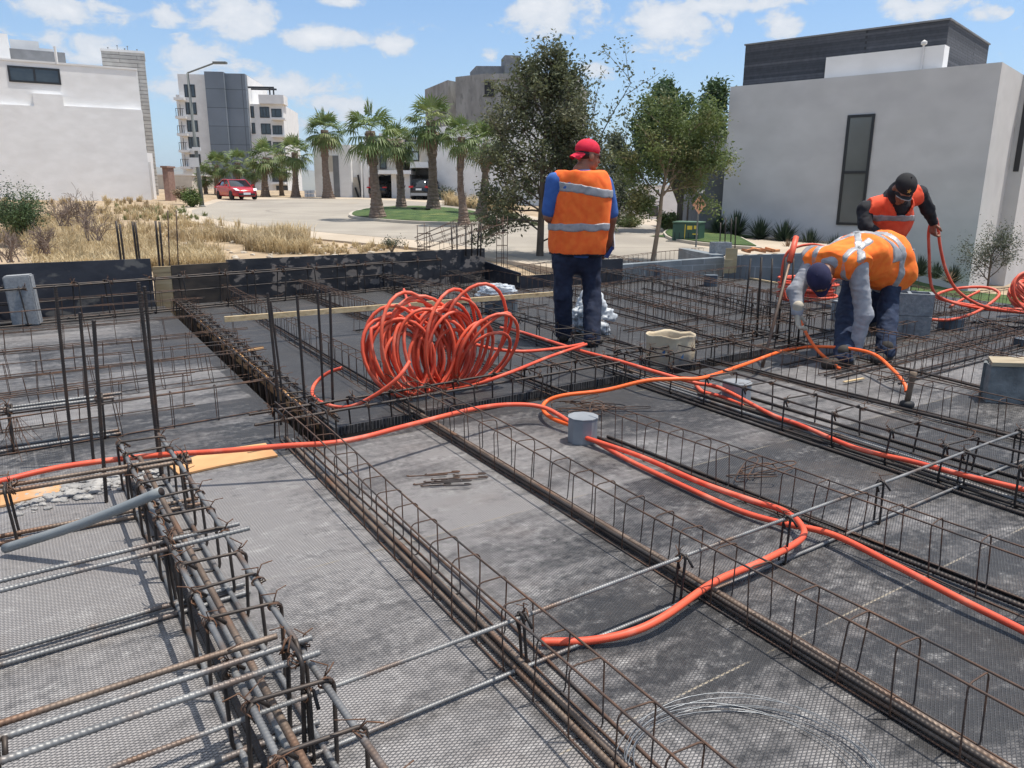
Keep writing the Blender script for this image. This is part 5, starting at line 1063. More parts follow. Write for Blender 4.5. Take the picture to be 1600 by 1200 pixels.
# ------------------------------------------------------------------ vehicles
M_red = pm('red_car_paint', (.42,.015,.022), rough=.22, spec=.6); M_blk = pm('black_car_paint', (.012,.014,.018), rough=.2, spec=.6); M_wht = pm('white_car_paint', (.7,.7,.7), rough=.25)
M_tyre = pm('tyre_rubber', (.02,.02,.02), rough=.85); M_rim = pm('alloy_rim', (.35,.35,.36), rough=.35, metal=.8); M_lamp = pm('headlight_glass', (.75,.78,.8), rough=.1); M_tail = pm('tail_light_red', (.5,.015,.02), rough=.2); M_carglass = pm('car_glass', (.02,.025,.03), rough=.05, spec=.9)
def car(label, loc, rot, paint, suv=False):
    root = empty('suv' if suv else 'parked_car', loc, label, 'car', 'parked cars', (0, 0, rot), local=True); W_ = .92; Hh = 1.75 if suv else 1.46; L2 = 2.3
    # stations along x (front +): (x, half width, z low, z belt, roof z, cabin half width)
    S = [(L2, .55, .32, .52), (L2-.08, .74, .24, .68), (L2-.45, .88, .22, .80), (L2-1.1, W_, .22, .92), (.6, W_, .22, .98 if not suv else 1.05), (-.6, W_, .22, 1.0 if not suv else 1.08), (-1.5, W_, .22, 1.02 if not suv else 1.1), (-L2+.2, .86, .26, 1.0 if not suv else 1.1), (-L2, .74, .36, .86 if not suv else 1.05)]
    mb = MB(); vs = []; m = 10
    for (x, w, z0, z1) in S:
        prof = [(-w*.86, z0), (-w, z0+.12), (-w*1.0, (z0+z1)/2), (-w*.97, z1-.06), (-w*.86, z1), (w*.86, z1), (w*.97, z1-.06), (w, (z0+z1)/2), (w, z0+.12), (w*.86, z0)]
        vs += [(x, y, z) for y, z in prof]
    fs = [(i*m+k, i*m+(k+1) % m, (i+1)*m+(k+1) % m, (i+1)*m+k) for i in range(len(S)-1) for k in range(m)] + [tuple(range(m-1, -1, -1)), tuple((len(S)-1)*m+k for k in range(m))]
    mb.add(vs, fs); link('body', mb.mesh('body', paint, True), root)
    C_ = [(1.15, .80, .9), (.35, .66, Hh-.06), (-.2, .66, Hh), (-1.0, .65, Hh-.03), (-1.75 if not suv else -2.0, .62 if suv else .60, (Hh-.25) if not suv else Hh-.10), (-2.1 if not suv else -2.2, .74, 1.0)]
    mb = MB(); vs = []
    for (x, w, z) in C_: vs += [(x, -.82, .93 if x < 1 else .9), (x, -w, z), (x, w, z), (x, .82, .93 if x < 1 else .9)]
    mb.add(vs, [(i*4+k, i*4+k+1, (i+1)*4+k+1, (i+1)*4+k) for i in range(5) for k in range(3)]); link('windows', mb.mesh('windows', M_carglass, True), root)
    mb = MB(); vs = []
    for (x, w, z) in C_[1:5]: vs += [(x, -w+.0, z+.012), (x, w, z+.012)]
    mb.add(vs, [(i*2, i*2+1, i*2+3, i*2+2) for i in range(3)])
    for s in (-1, 1):
        for i in range(5):
            a, b = C_[i], C_[i+1]; mb.tube([(a[0], s*(a[1]+.01), a[2]+.005), (b[0], s*(b[1]+.01), b[2]+.005)], .035, 5)
        mb.tube([(-.25, s*.80, .95), (-.25, s*.67, Hh-.01)], .03, 5)
    link('roof', mb.mesh('roof', paint), root)
    wr = .37 if suv else .33
    for x in (1.45, -1.4):
        for s in (-1, 1):
            mb = MB(); M1 = Matrix.Translation((x, s*.84, wr)) @ Matrix.Rotation(R_(90), 4, 'X'); t = MB(); t.lathe([(wr*.62,-.11),(wr*.95,-.11),(wr,-.07),(wr,.07),(wr*.95,.11),(wr*.62,.11)], 20); mb.add([M1 @ Vector(v) for v in t.v], t.f); w = link('wheel', mb.mesh('wheel', M_tyre, True), root)
            mb = MB(); t = MB(); t.lathe([(0,-.09),(wr*.62,-.09),(wr*.64,.09),(0,.09)], 14); mb.add([M1 @ Vector(v) for v in t.v], t.f); link('rim', mb.mesh('rim', M_rim), w)
    for s in (-1, 1):
        mb = MB(); mb.add([(L2-.06, s*.52, .66), (L2-.12, s*.80, .70), (L2-.42, s*.88, .80), (L2-.40, s*.62, .80), (L2+.0, s*.52, .62), (L2-.09, s*.80, .65)], [(0,1,2,3), (4,5,1,0)] if s > 0 else [(3,2,1,0), (0,1,5,4)]); 
        link('headlight', mb.mesh('headlight', M_lamp), root, (.03, 0, .012))
        mb = MB(); mb.box(-L2-.02, -L2+.25, min(s*.55, s*.9), max(s*.55, s*.9), (1.0 if suv else .86), (1.16 if suv else .96)); link('tail_light', mb.mesh('tail_light', M_tail), root)
        mb = MB(); mb.box(.75, .92, min(s*.9, s*1.08), max(s*.9, s*1.08), .98, 1.10); link('wing_mirror', mb.mesh('wing_mirror', paint), root)
    mb = MB(); mb.box(L2-.05, L2+.03, -.6, .6, .30, .46); link('grille', mb.mesh('grille', M_frame), root)
    for (x, z) in ((L2+.031, .36), (-L2-.03, .80)): mb = MB(); mb.box(x, x+.01, -.26, .26, z, z+.15); link('number_plate', mb.mesh('number_plate', M_lamp), root)
    if suv: mb = MB(); mb.box(-L2-.03, -L2+.02, -.75, .75, .36, .58); link('bumper', mb.mesh('bumper', M_rim), root)
    return root
q = Rd(370, 311.5, .04); car('red hatchback parked in front of the low palms', (q.x, q.y, q.z), R_(-52), M_red)
q = D(656, 308, Yh-2.5); car('dark suv seen from behind, parked in the open garage', (q.x+.6, q.y+1.2, rz(q.x, q.y)+.0), R_(76), M_blk, True)
q = D(229, 299, 61); car('white car half hidden behind the corner of the big white building', (q.x-.6, q.y, q.z), R_(-60), M_wht)
q = D(602, 300, Yh+2); car('dark car in the carport between the first two island palms', (q.x, q.y, rz(q.x, q.y)+.0), R_(80), M_blk)
# ------------------------------------------------------------------ street things
M_pole = pm('grey_green_pole', (.13,.14,.135), (.17,.18,.17), 2, .6)
q = Rd(316, 323, .03); zt = D(293, 114, q.y).z; root = empty('street_lamp', q, 'tall street lamp with a long bent arm at the edge of the road', 'street lamp')
tp = D(293, 114, q.y); mb = MB(); mb.tube([q, q.lerp(tp, .3), tp], [.13, .11, .06], 10); mb.lathe([(.2,0),(.2,.04),(.15,.08)], 10, q); mb.build('pole', M_pole, root, True)
a1, a2 = D(336, 98, q.y), D(354, 98, q.y); mb = MB(); mb.tube([tp, a1], .045, 8); mb.build('arm', M_pole, root)
mb = MB(); mb.box(a1.x-.1, a2.x, q.y-.14, q.y+.14, a1.z-.06, a1.z+.05); mb.build('lamp_head', M_pole, root)
s = D(307, 233, q.y); mb = MB(); mb.box(s.x-.15, s.x+.25, q.y-.25, q.y, s.z-.1, s.z+.1); mb.build('camera_box', M_lgrey, root)
s = D(304, 252, q.y); mb = MB(); mb.box(s.x-.25, s.x+.3, q.y-.16, q.y-.14, s.z-.32, s.z+.2); mb.build('name_plate', M_lgrey, root)
q = D(262, 312, 56); M_bp = pm('brown_brick_pillar', (.22,.13,.10), (.30,.19,.15), 6, .9); mb = MB(); a, b = D(253,262,56), D(265,312,56); mb.prism([(a.x,56),(b.x,56.2),(b.x,57.2),(a.x,57)], -.5, a.z); mb.box(a.x-.08, b.x+.08, 55.9, 57.3, a.z+.002, a.z+.12)
tag(mb.build('brick_pillar', M_bp), 'squat brown brick pillar between the white building and the lamp post', 'pillar')
M_trans = pm('transformer_green', (.025,.075,.055), (.035,.09,.065), 3, .5); M_yel = pm('warning_yellow', (.70,.52,.06), rough=.6)
q = D(1075, 377, 25.6); root = empty('transformer_box', q, 'dark green electric transformer box with yellow warning labels on the verge', 'transformer box')
Mx = Matrix.Translation((q.x, q.y, q.z)) @ Matrix.Rotation(R_(-28), 4, 'Z'); mb = MB(); bbox(mb, .86, .80, .56, .02, Mx @ Matrix.Translation((0,.0,.31))); mb.build('cabinet', M_trans, root)
mb = MB(); bbox(mb, .90, .84, .05, .01, Mx @ Matrix.Translation((0,0,.62))); mb.build('lid', pm('transformer_lid', (.10,.17,.12)), root)
mb = MB(); bbox(mb, 1.2, 1.1, .1, .02, Mx @ Matrix.Translation((0,0,-.02))); mb.build('plinth', M_kerb, root)
for (x0, x1, z0, z1, fy) in [(-.02,.0,.08,.56,1),(.06,.22,.40,.52,1),(.28,.40,.42,.53,1),(.24,.42,.24,.28,1)]:
    mb = MB(); mb.box(x0, x1, -.41, -.403, z0, z1, Mx); mb.build('warning_label', M_yel, root)
mb = MB(); 
for x in (-.35,-.2,.1,.3): mb.box(x, x+.02, -.408, -.404, .06, .3, Mx)
mb.build('vent_slots', M_dark, root)
q = D(1087, 388, 23.5); zt = D(1091, 290, 23.5).z; M_sign = pm('faded_orange_sign', (.62,.30,.17), (.70,.37,.22), 4, .6)
root = empty('warning_sign', q, 'faded orange diamond men-at-work sign on a thin post', 'road sign'); mb = MB(); mb.tube([q+Vector((0,0,-.3)), (D(1093,300,23.5).x, 23.5, zt)], .025, 8); mb.build('post', M_pole, root)
s = D(1093, 320, 23.45); r = 11.5*23.5/F*.98; mb = MB(); mb.add([(s.x-r*.95, 23.46, s.z), (s.x, 23.46, s.z-r*1.25), (s.x+r*.95, 23.46, s.z), (s.x, 23.46, s.z+r*1.25), (s.x-r*.95, 23.47, s.z), (s.x, 23.47, s.z-r*1.25), (s.x+r*.95, 23.47, s.z), (s.x, 23.47, s.z+r*1.25)], [(0,1,2,3),(7,6,5,4),(0,4,5,1),(1,5,6,2),(2,6,7,3),(3,7,4,0)]); sg = mb.build('sign_plate', M_sign, root)
mb = MB()
for (dx, z0, z1, w, sl) in ((-.045, -.13, .03, .028, .02), (.035, -.13, .03, .028, .02), (.0, .03, .09, .06, 0), (.02, .10, .14, .035, 0)):
    mb.add([(s.x+dx-w/2-sl, 23.455, s.z+z0), (s.x+dx+w/2-sl, 23.455, s.z+z0), (s.x+dx+w/2, 23.455, s.z+z1), (s.x+dx-w/2, 23.455, s.z+z1)], [(0,1,2,3)])
mb.build('black_symbol', M_frame, sg)
s = D(1098, 298, 23.4); mb = MB(); mb.box(s.x-.14, s.x+.06, 23.42, 23.44, s.z-.07, s.z+.07); mb.build('upper_plate', M_lgrey, root)
for i, (x, y, w, h, m_, lab) in enumerate([(483,308,16,11,M_lgrey,'stack of pale crates by the road left of the tall palm'),(516,308,9,5,M_frame,'dark crate at the foot of the tall palm by the white house')]):
    q = Rd(x, y, .04); a = D(x-w/2, y-h, q.y-1); b = D(x+w/2, y, q.y-1); root = empty('crate_stack', (a.x, a.y, b.z), lab, 'crates')
    n = 3 if i == 0 else 1
    for k in range(n):
        for r_ in range(2 if i == 0 else 1):
            ww = (b.x-a.x)/n; hh = (a.z-b.z)/(2 if i == 0 else 1); mb = MB(); mb.box(a.x+ww*k+.02, a.x+ww*(k+1)-.02, a.y, a.y+.6, b.z+hh*r_+.01, b.z+hh*(r_+1)-.015); mb.build('crate', m_, root)
# ------------------------------------------------------------------ vegetation
def leafmat(name, c1, c2, scale=3, tr=.25, c3=None):
    m = pm(name, c1, c2, scale, .6, c3=c3, s3=scale*.6, t3=(.5,.7)); n = m.node_tree.nodes; l = m.node_tree.links; b = n['Principled BSDF']
    if 'Translucent BSDF' not in n:
        t = n.new('ShaderNodeBsdfTranslucent'); mx = n.new('ShaderNodeMixShader'); mx.inputs[0].default_value = tr; l.new(b.inputs['Base Color'].links[0].from_socket, t.inputs[0]); l.new(b.outputs[0], mx.inputs[1]); l.new(t.outputs[0], mx.inputs[2]); l.new(mx.outputs[0], n['Material Output'].inputs[0])
    return m
M_bark = pm('palm_bark', (.17,.12,.09), (.28,.21,.165), 6, .95, bump=1, bscale=20, stretch=(1,1,3), bdist=.05)
M_palm = leafmat('palm_leaf', (.075,.125,.035), (.17,.23,.075), 1.2, .25, c3=(.26,.28,.10)); M_dead = pm('dead_palm_leaf', (.24,.16,.10), (.38,.28,.18), 3, .9)
def fan(mb, o, d, up, L_, pet, droop, g, nb=15):
    """one fan leaf: petiole from o along d, then a fan of blades"""
    side = d.cross(up).normalized(); nrm = side.cross(d).normalized(); e = o + d*pet - Vector((0,0,1))*(pet*pet*.12)
    w = .018; mb.add([o-side*w, o+side*w, e+side*w*.7, e-side*w*.7], [(0,1,2,3)])
    for k in range(nb):
        t = (k/(nb-1)-.5)*2; a = t*R_(98); bd = (d*math.cos(a) + side*math.sin(a)).normalized(); LL = L_*(1-.22*abs(t))*g.uniform(.85,1.08); bw = L_*.055
        bs = bd.cross(nrm).normalized(); fold = nrm*(-abs(math.sin(a))*.10*L_)
        p1 = e + bd*LL*.55 + fold*.6 + nrm*g.uniform(-.03,.03); p2 = e + bd*LL + fold - Vector((0,0,1))*(droop*LL*(.35+.3*g.random()))
        mb.add([e, p1+bs*bw, p2, p1-bs*bw], [(0,1,2,3)])
def palm(label, base, H_, CR, seed, lean=(0,0), skirt=1.0, group='fan palms round the cul-de-sac', nf=36):
    g = random.Random(seed); nf = int(nf*g.uniform(.78,1.15)); CR *= g.uniform(.92,1.12); tw = g.uniform(.75,1.25); lean = (lean[0]+g.uniform(-.1,.1), lean[1]); root = empty('fan_palm', base, label, 'palm tree', group); base = Vector(base)
    top = base + Vector((lean[0], lean[1], H_)); mid = base.lerp(top, .5) + Vector((g.uniform(-.12,.12), g.uniform(-.1,.1), 0))
    path = smoothpath([base-Vector((0,0,.2)), base.lerp(mid,.3), mid, top], 12); m = len(path)
    def tr(i): t = i/m; return (.34*(1-t)**3+.19+.0*t) * (1+.08*(i % 2) + g.uniform(-.03,.03)) * (CR/1.7)
    rr = [tr(i) for i in range(m)]; rr = [r*(1.25 if i/m > .72 else 1) for i, r in enumerate(rr)]
    mb = MB(); mb.tube(path, rr, 12); 
    # old leaf boots on the upper trunk
    for i in range(60):
        t = g.uniform(.45, 1.0); k = min(m-2, int(t*m)); p = path[k]; a = g.uniform(0, 6.3); o = Vector((math.cos(a), math.sin(a), 0)); r = rr[k]; s = o.cross(Vector((0,0,1)))*.05; q = p+o*r
        mb.add([q-s-Vector((0,0,.1)), q+s-Vector((0,0,.1)), q+o*.07+Vector((0,0,.10))], [(0,1,2)])
    mb.build('trunk', M_bark, root)
    mb = MB()
    for i in range(nf):
        t = (i+.5)/nf; el = R_(84 - (108+22*tw)*t**(.8*tw) + g.uniform(-13,13)); az = i*2.399+g.uniform(-.25,.25); d = Vector((math.cos(az)*math.cos(el), math.sin(az)*math.cos(el), math.sin(el)))
        fan(mb, top+d*.06, d, Vector((0,0,1)) if abs(d.z) < .97 else Vector((1,0,0)), CR*.56*g.uniform(.85,1.1), CR*.50*g.uniform(.8,1.1), .25+.9*t, g, 15)
    mb.build('crown', M_palm, root)
    mb = MB(); 
    for i in range(int(13*skirt)):
        el = R_(g.uniform(-88,-52)); az = g.uniform(0, 6.3); d = Vector((math.cos(az)*math.cos(el), math.sin(az)*math.cos(el), math.sin(el)))
        fan(mb, top+d*.1-Vector((0,0,.1)), d, Vector((math.cos(az),math.sin(az),.2)).normalized(), CR*.42*g.uniform(.7,1.1), CR*.38*g.uniform(.6,1.1), .5, g, 9)
    if mb.v: mb.build('dead_fronds', M_dead, root)
    return root
def palmpx(label, bx, by, tx, ty, rpx, seed, off=.3, Y=None, **k):
    b = Rd(bx, by, off) if Y is None else D(bx, by, Y); t = D(tx, ty, b.y); CR = rpx*b.y/F*1.02; palm(label, b, t.z-b.z, CR, seed, (t.x-b.x, 0), **k)
palmpx('island palm nearest the left end of the green island', 590, 335, 580, 205, 45, 1)
palmpx('thin island palm, second from the left on the green island', 627, 325, 622, 222, 33, 2, skirt=.6)
palmpx('tallest island palm, in the middle of the green island', 677, 328, 673, 188, 46, 3, skirt=1.4)
palmpx('front island palm with the lowest trunk base, right of the tallest', 725, 343, 724, 214, 38, 4, skirt=.8)
palmpx('rightmost island palm, partly behind the big dark tree', 752, 333, 757, 224, 38, 5)
palmpx('tall palm by the white house with a brown skirt of dead leaves', 513, 309, 508, 203, 34, 6, off=0, Y=66, skirt=1.6)
palmpx('palm with a bare trunk left of the tall one by the white house', 462, 308, 462, 238, 33, 7, off=0, Y=68)
palmpx('palm behind the right side of the red car', 415, 309, 415, 246, 30, 8, off=0, Y=70, skirt=.5)
for i, (x, y, r, Y, b, lab) in enumerate([(337,258,24,74,312,'low palm nearest the lamp post'),(371,254,25,73,312,'low palm just behind the red car roof'),(395,268,20,72,312,'small low palm between the red car and its right neighbour'),(320,275,18,75,312,'smallest low palm right behind the lamp post'),(438,262,20,74,312,'small palm between the two palms right of the red car')]):
    palmpx(lab, x+3, b, x, y, r, 20+i, off=0, Y=Y, skirt=.5, nf=26)
M_trunk = pm('tree_bark', (.085,.065,.05), (.15,.12,.095), 8, .95, bump=.8, bscale=30, stretch=(1,1,.3)); M_trunkl = pm('pale_tree_bark', (.22,.16,.11), (.32,.24,.17), 8, .95, bump=.8, bscale=30, stretch=(1,1,.3))
def leaves(mb, pts, n, size, g, spread, asp=2.2):
    N_ = len(pts)
    for i in range(n):
        p, sc = pts[g.randrange(N_)]; c = p + Vector((g.gauss(0,1), g.gauss(0,1), g.gauss(0,1)))*spread*sc
        a = Vector((g.gauss(0,1), g.gauss(0,1), g.gauss(0,.8))).normalized(); b = a.orthogonal().normalized(); b = (b*math.cos(i)+a.cross(b)*math.sin(i)); s = size*g.uniform(.6,1.3)
        mb.add([c-a*s, c+b*s/asp, c+a*s, c-b*s/asp], [(0,1,2,3)])
def grow(g, p, d, L_, r, depth, segs, tips, up=.15, spread=.6, maxd=4, br=(2,3)):
    """recursive limb; returns branch segments and leaf tip points"""
    n = 4; q = p; path = [p.copy()]
    for i in range(n):
        d = (d + Vector((g.gauss(0,.14), g.gauss(0,.14), g.gauss(0,.10)+up*.25))).normalized(); q = q + d*(L_/n); path.append(q.copy())
        if depth >= min(2, maxd-1): tips.append((q.copy(), .6+.4*(depth >= maxd-1)))
    segs.append((path, [r*(1-.13*i) for i in range(n+1)]))
    if depth >= maxd: tips.append((q, 1.2)); return
    for k in range(g.randint(*br)+(1 if depth == 0 else 0)):
        t = g.randint(1, n); s = path[t]; a = g.uniform(0, 6.3); o = d.orthogonal().normalized(); o = o*math.cos(a)+d.cross(o)*math.sin(a)
        grow(g, s, (d+o*spread*g.uniform(.7,1.5)).normalized(), L_*g.uniform(.6,.82), r*.52, depth+1, segs, tips, up, spread, maxd, br)
def tree(label, trunk, limbs, seed, leafm, bark, nleaf, size, spread, rt=.1, L0=1.2, maxd=3, up=.2, sp=.6, br=(2,3), name='tree', group=None, r_top=.6, cat='tree'):
    """trunk: list of points; limbs: (t along trunk, direction, length, radius)"""
    g = random.Random(seed); root = empty(name, trunk[0], label, cat, group); segs = []; tips = []; path = smoothpath(trunk, 6); m = len(path)
    for (t, d, L_, r) in limbs: grow(g, path[int(t*(m-1))].copy(), Vector(d).normalized(), L_, r, 0, segs, tips, up, sp, maxd, br)
    mb = MB(); mb.tube(path, [rt*(1-(1-r_top)*i/m) for i in range(m)], 10)
    for pth, rr in segs: mb.tube(pth, rr, 5, cap=False)
    mb.build('trunk', bark, root, True)
    mb = MB(); leaves(mb, tips, nleaf, size, g, spread); mb.build('crown', leafm, root)
    return root, tips
M_olive = leafmat('dark_olive_leaves', (.068,.085,.040), (.145,.16,.080), 1.5, .35, c3=(.20,.20,.12)); M_gold = leafmat('yellow_green_leaves', (.085,.125,.035), (.18,.23,.075), 2, .35, c3=(.26,.22,.10)); M_deep = leafmat('deep_green_leaves', (.040,.075,.035), (.085,.14,.055), 1, .3, c3=(.14,.20,.08)); M_greyg = leafmat('grey_green_leaves', (.06,.075,.05), (.12,.14,.09), 2, .25)
# the big dark tree behind the man in the red cap
b = Rd(843, 402, 0); Y = b.y; t1, t2 = D(846, 330, Y), D(850, 230, Y); pt = D(862, 140, Y)
lm = []
g = random.Random(11)
for i in range(26):
    t = .22 + .74*i/25; a = i*2.4; w = 1.5*(1-.62*t); lm.append((t, (math.cos(a)*1.2, math.sin(a), .45+.9*t), .9*w+.12, .026))
lm += [(.45, (1.5,.2,1.25), 2.0, .032), (.42, (1.7,-.1,1.0), 1.6, .028), (.6, (1.6,.2,1.15), 1.15, .03), (.5, (1.9,-.2,.6), 1.0, .03), (.6, (-1.5,.3,.5), .95, .028), (.72, (-1.2,-.3,1.0), .8, .026), (1.0, (.35,.1,1.3), .62, .02), (1.0, (-.2,.1,1.3), .55, .02), (.45,(1.5,.6,.5),1.1,.03), (.3,(-1.3,-.4,.2),.9,.03), (.35,(-1.5,.3,.35),1.0,.03)]
tree('big dark olive-green tree behind the man in the red cap', [b-Vector((0,0,.2)), t1, t2, pt], lm, 21, M_olive, M_trunk, 29000, .050, .100, rt=.105, maxd=2, up=.12, sp=.75, br=(2,4), r_top=.25)
# leaning tree right of the man
b = Rd(1019, 405, 0); Y = b.y-1; b = D(1019, 405, Y)
p1, p2, p3 = D(1030,345,Y), D(1035,300,Y), D(1050,240,Y)
tree('slender leaning tree with pale trunk and sparse yellow-green crown', [b-Vector((0,0,.2)), p1, p2, p3], [(.62,(1,.1,.9),.95,.03),(.66,(-.8,.3,.9),.75,.028),(.75,(.9,-.4,1.1),.9,.028),(.8,(-.5,-.3,1.2),.8,.026),(.9,(.3,.3,1.3),.85,.025),(1,(.6,0,1.1),.9,.024),(1,(1.2,.2,.5),.9,.024),(.7,(1.4,.1,.3),.9,.026),(.55,(-1,0,.1),.4,.012),(.6,(-1,.2,-.1),.45,.012),(1,(-.2,0,1.4),.8,.02),(.85,(1.2,-.5,.15),.85,.02)], 5, M_gold, M_trunkl, 19000, .040, .11, rt=.065, maxd=2, up=.1, sp=.8, br=(2,3), r_top=.4)
# dense trees behind it
def dense(label, trunkpx, Y, clumps, nleaf, size, mat, seed, bark=M_trunk, rt=.12):
    g = random.Random(seed); b = D(*trunkpx, Y); root = empty('tree', b, label, 'tree'); tips = []; mb2 = MB()
    for (x, y, r) in clumps:
        c = D(x, y, Y+g.uniform(-.8,.8)); R1 = r*Y/F
        for k in range(26):
            u = Vector((g.gauss(0,1), g.gauss(0,1), g.gauss(0,1))).normalized()*R1*g.uniform(.45,1.0)*(1+.3*mnoise.noise((k*.7, seed, x))); tips.append((c+u, 1))
        mb2.tube(smoothpath([b, b.lerp(c,.45)+Vector((0,0,.3)), c], 4), [rt, rt*.8, rt*.7, rt*.6, rt*.5, rt*.4, rt*.35, rt*.3, rt*.25][:9], 6, cap=False)
    mb2.tube([b-Vector((0,0,.8)), b], rt, 8)
    mb2.build('trunk', bark, root, True); mb = MB(); leaves(mb, tips, nleaf, size, g, .16*Y/30); mb.build('crown', mat, root)
dense('dense deep-green tree rising behind the slender leaning tree', (1063,318), 31, [(1030,168,24),(1008,200,20),(1058,172,24),(1040,215,30),(1085,200,26),(1010,235,18),(1065,250,28),(1028,255,20),(1040,145,12)], 15000, .085, M_deep, 3)
dense('dense deep-green tree against the left end of the grey house', (1078,322), 33, [(1116,162,18),(1105,190,24),(1124,215,16),(1115,255,22),(1095,285,20),(1118,145,10),(1122,310,14),(1108,330,16)], 11000, .09, M_deep, 4)
dense('small grey-green tree just right of the head of the man in the red cap', (958,345), 30, [(965,250,22),(952,285,20),(978,290,22),(962,315,22),(985,265,14),(940,300,14),(962,225,10)], 7000, .07, M_greyg, 6, rt=.07)
# bushes
def bush(label, px, py, rpx, Y, n, size, mat, seed, sq=(1,1,.8), name='bush', cat='bush', group=None, twigs=12, ground=None):
    g = random.Random(seed); b = D(px, py, Y); R1 = rpx*Y/F; root = empty(name, b, label, cat, group); tips = []; mb = MB(); c = b+Vector((0,0,R1*sq[2]*.85))
    for k in range(twigs):
        u = Vector((g.gauss(0,1), g.gauss(0,1), abs(g.gauss(0,1))*.9-.1)).normalized(); e = c + Vector((u.x*sq[0], u.y*sq[1], u.z*sq[2]))*R1*g.uniform(.75,1.05); mb.tube([b+Vector((g.uniform(-.1,.1)*R1, 0, -.1)), b.lerp(e,.5)+Vector((0,0,.1*R1)), e], [.02*R1+.004,.012*R1+.003,.003], 4, cap=False)
        for q in range(7): tips.append((b.lerp(e, g.uniform(.3,1.05)), 1))
    mb.build('twigs', M_trunk, root); mb = MB()
    if n: leaves(mb, tips, n, size, g, R1*.2); mb.build('foliage', mat, root)
    return root
bush('round dark green shrub at the far left in front of the white building', 30, 360, 42, 21, 9000, .03, M_deep, 1, sq=(1.0,1,.85), group='roadside shrubs', twigs=30)
bush('small bright green bush at the foot of the lamp post', 302, 321, 15, 45, 3500, .06, leafmat('fresh_green_leaves', (.06,.10,.02), (.14,.19,.05), 2), 2, group='roadside shrubs', twigs=16)
bush('reddish-brown bush left of the one at the foot of the lamp post', 286, 312, 12, 50, 1500, .06, pm('reddish_leaves', (.16,.12,.07), (.24,.17,.10)), 3, group='roadside shrubs')
bush('rounded yellow-green bush beyond the road, right of the standing man', 980, 358, 15, 33, 4000, .04, M_gold, 4, sq=(1.3,1,.75), group='roadside shrubs', twigs=26)
bush('pale green bush beyond the road, left of the transformer box', 1042, 358, 15, 31, 3500, .05, M_gold, 14, sq=(1.0,1,.9), group='roadside shrubs', twigs=20)
bush('small bluish bush at the white wall right of the tallest palm', 696, 311, 12, 60, 1200, .08, M_greyg, 5, group='roadside shrubs')
bush('small thin plant in the dry verge left of the leaning column cage', 612, 387, 15, 17, 600, .02, M_greyg, 6, sq=(1.3,1,.7), group='roadside shrubs')
for i, (x, y, r) in enumerate([(800,352,12),(820,358,13),(785,345,10),(836,362,9)]): bush(['dark low bush in the row under the left of the big tree, second of four','dark low bush in the row, third of four, nearest the big tree crown','dark low bush in the row, leftmost of four','dark low bush in the row, rightmost of four by the sleeve'][i], x, y-4, r*.8, 36-i, 1200, .06, M_olive, 30+i, group='low bushes under the big tree')
M_twig = pm('dry_twigs', (.16,.12,.10), (.26,.20,.165), 4, .95)
def twiggy(label, px, py, hpx, Y, n, seed, group='bare twiggy shrubs in the dry grass'):
    g = random.Random(seed); b = D(px, py, Y); Hh = hpx*Y/F; segs = []; tips = []
    for i in range(n):
        a = g.uniform(0, 6.3); grow(g, b+Vector((g.uniform(-.15,.15), g.uniform(-.1,.1), -.05)), Vector((math.cos(a)*.55, math.sin(a)*.5, 1)).normalized(), Hh*g.uniform(.4,.55), .013, 0, segs, tips, .05, .55, 3, (2,3))
    mb = MB()
    for pth, rr in segs: mb.tube(pth, [max(r, .0035) for r in rr], 4, cap=False)
    root = empty('dry_shrub', b, label, 'dry shrub', group); mb.build('branches', M_twig, root)
twiggy('bare twiggy shrub, the tall one in front of the white building wall', 130, 345, 52, 19, 11, 1)
twiggy('bare twiggy shrub left of the tall one, spreading low', 100, 350, 50, 19.5, 10, 2)
twiggy('bare twiggy shrub low at the left edge above the black board', 15, 405, 48, 13.5, 12, 3)
twiggy('bare twiggy shrub in the middle of the dry bank, right of the dark green one', 70, 392, 46, 14.5, 12, 4)
twiggy('bare twiggy shrub straggling behind the leftmost pairs of bars', 150, 372, 44, 16.5, 10, 5)
# spiky plants along the house
M_spk = leafmat('dark_spiky_leaves', (.018,.035,.022), (.05,.08,.045), 3, .1)
def spiky(label, p, r, n, seed, mat=M_spk, group='dark spiky plants along the grey house'):
    g = random.Random(seed); root = empty('spiky_plant', p, label, 'plant', group); mb = MB()
    for i in range(n):
        a = g.uniform(0, 6.3); el = R_(g.uniform(12, 88)); d = Vector((math.cos(a)*math.cos(el), math.sin(a)*math.cos(el), math.sin(el))); s = d.cross(Vector((0,0,1))).normalized()*.018*r*1.6; L_ = r*g.uniform(.75,1.15)
        m_ = p + d*L_*.55; e = p + d*L_ - Vector((0,0,L_*.12*math.cos(el)))
        mb.add([p-s, p+s, m_+s*.8, m_-s*.8, e], [(0,1,2,3), (3,2,4)])
    mb.build('leaves', mat, root)
spots = [8.1, 7.4, 6.5, 5.6, 4.7, 3.8]; nms = ['leftmost spiky plant at the corner of the grey house','second spiky plant from the left along the grey house','third spiky plant from the left along the grey house','fourth spiky plant from the left along the grey house','fifth spiky plant, below the tall narrow window','sixth spiky plant, right of the tall narrow window base']
for i, s in enumerate(spots):
    p = c_ = Vector((14.34, 24.0))+fr_.u*s+fr_.n*1.1; spiky(nms[i], Vector((p.x, p.y, gz(p.x, p.y)+.12)), .80+.1*(i % 2), 260, i)
for i, (x, y, Y, r, lab) in enumerate([(1436,432,21.5,.62,'spiky plant between the bent men and the hanging conduit loop'),(1487,444,20.5,.55,'spiky plant with pale dry heart left of the sapling'),(1462,436,22,.5,'small dark spiky plant behind the hanging conduit loop')]):
    p = D(x, y, Y); spiky(lab, Vector((p.x, p.y, p.z)), r, 230, 20+i)
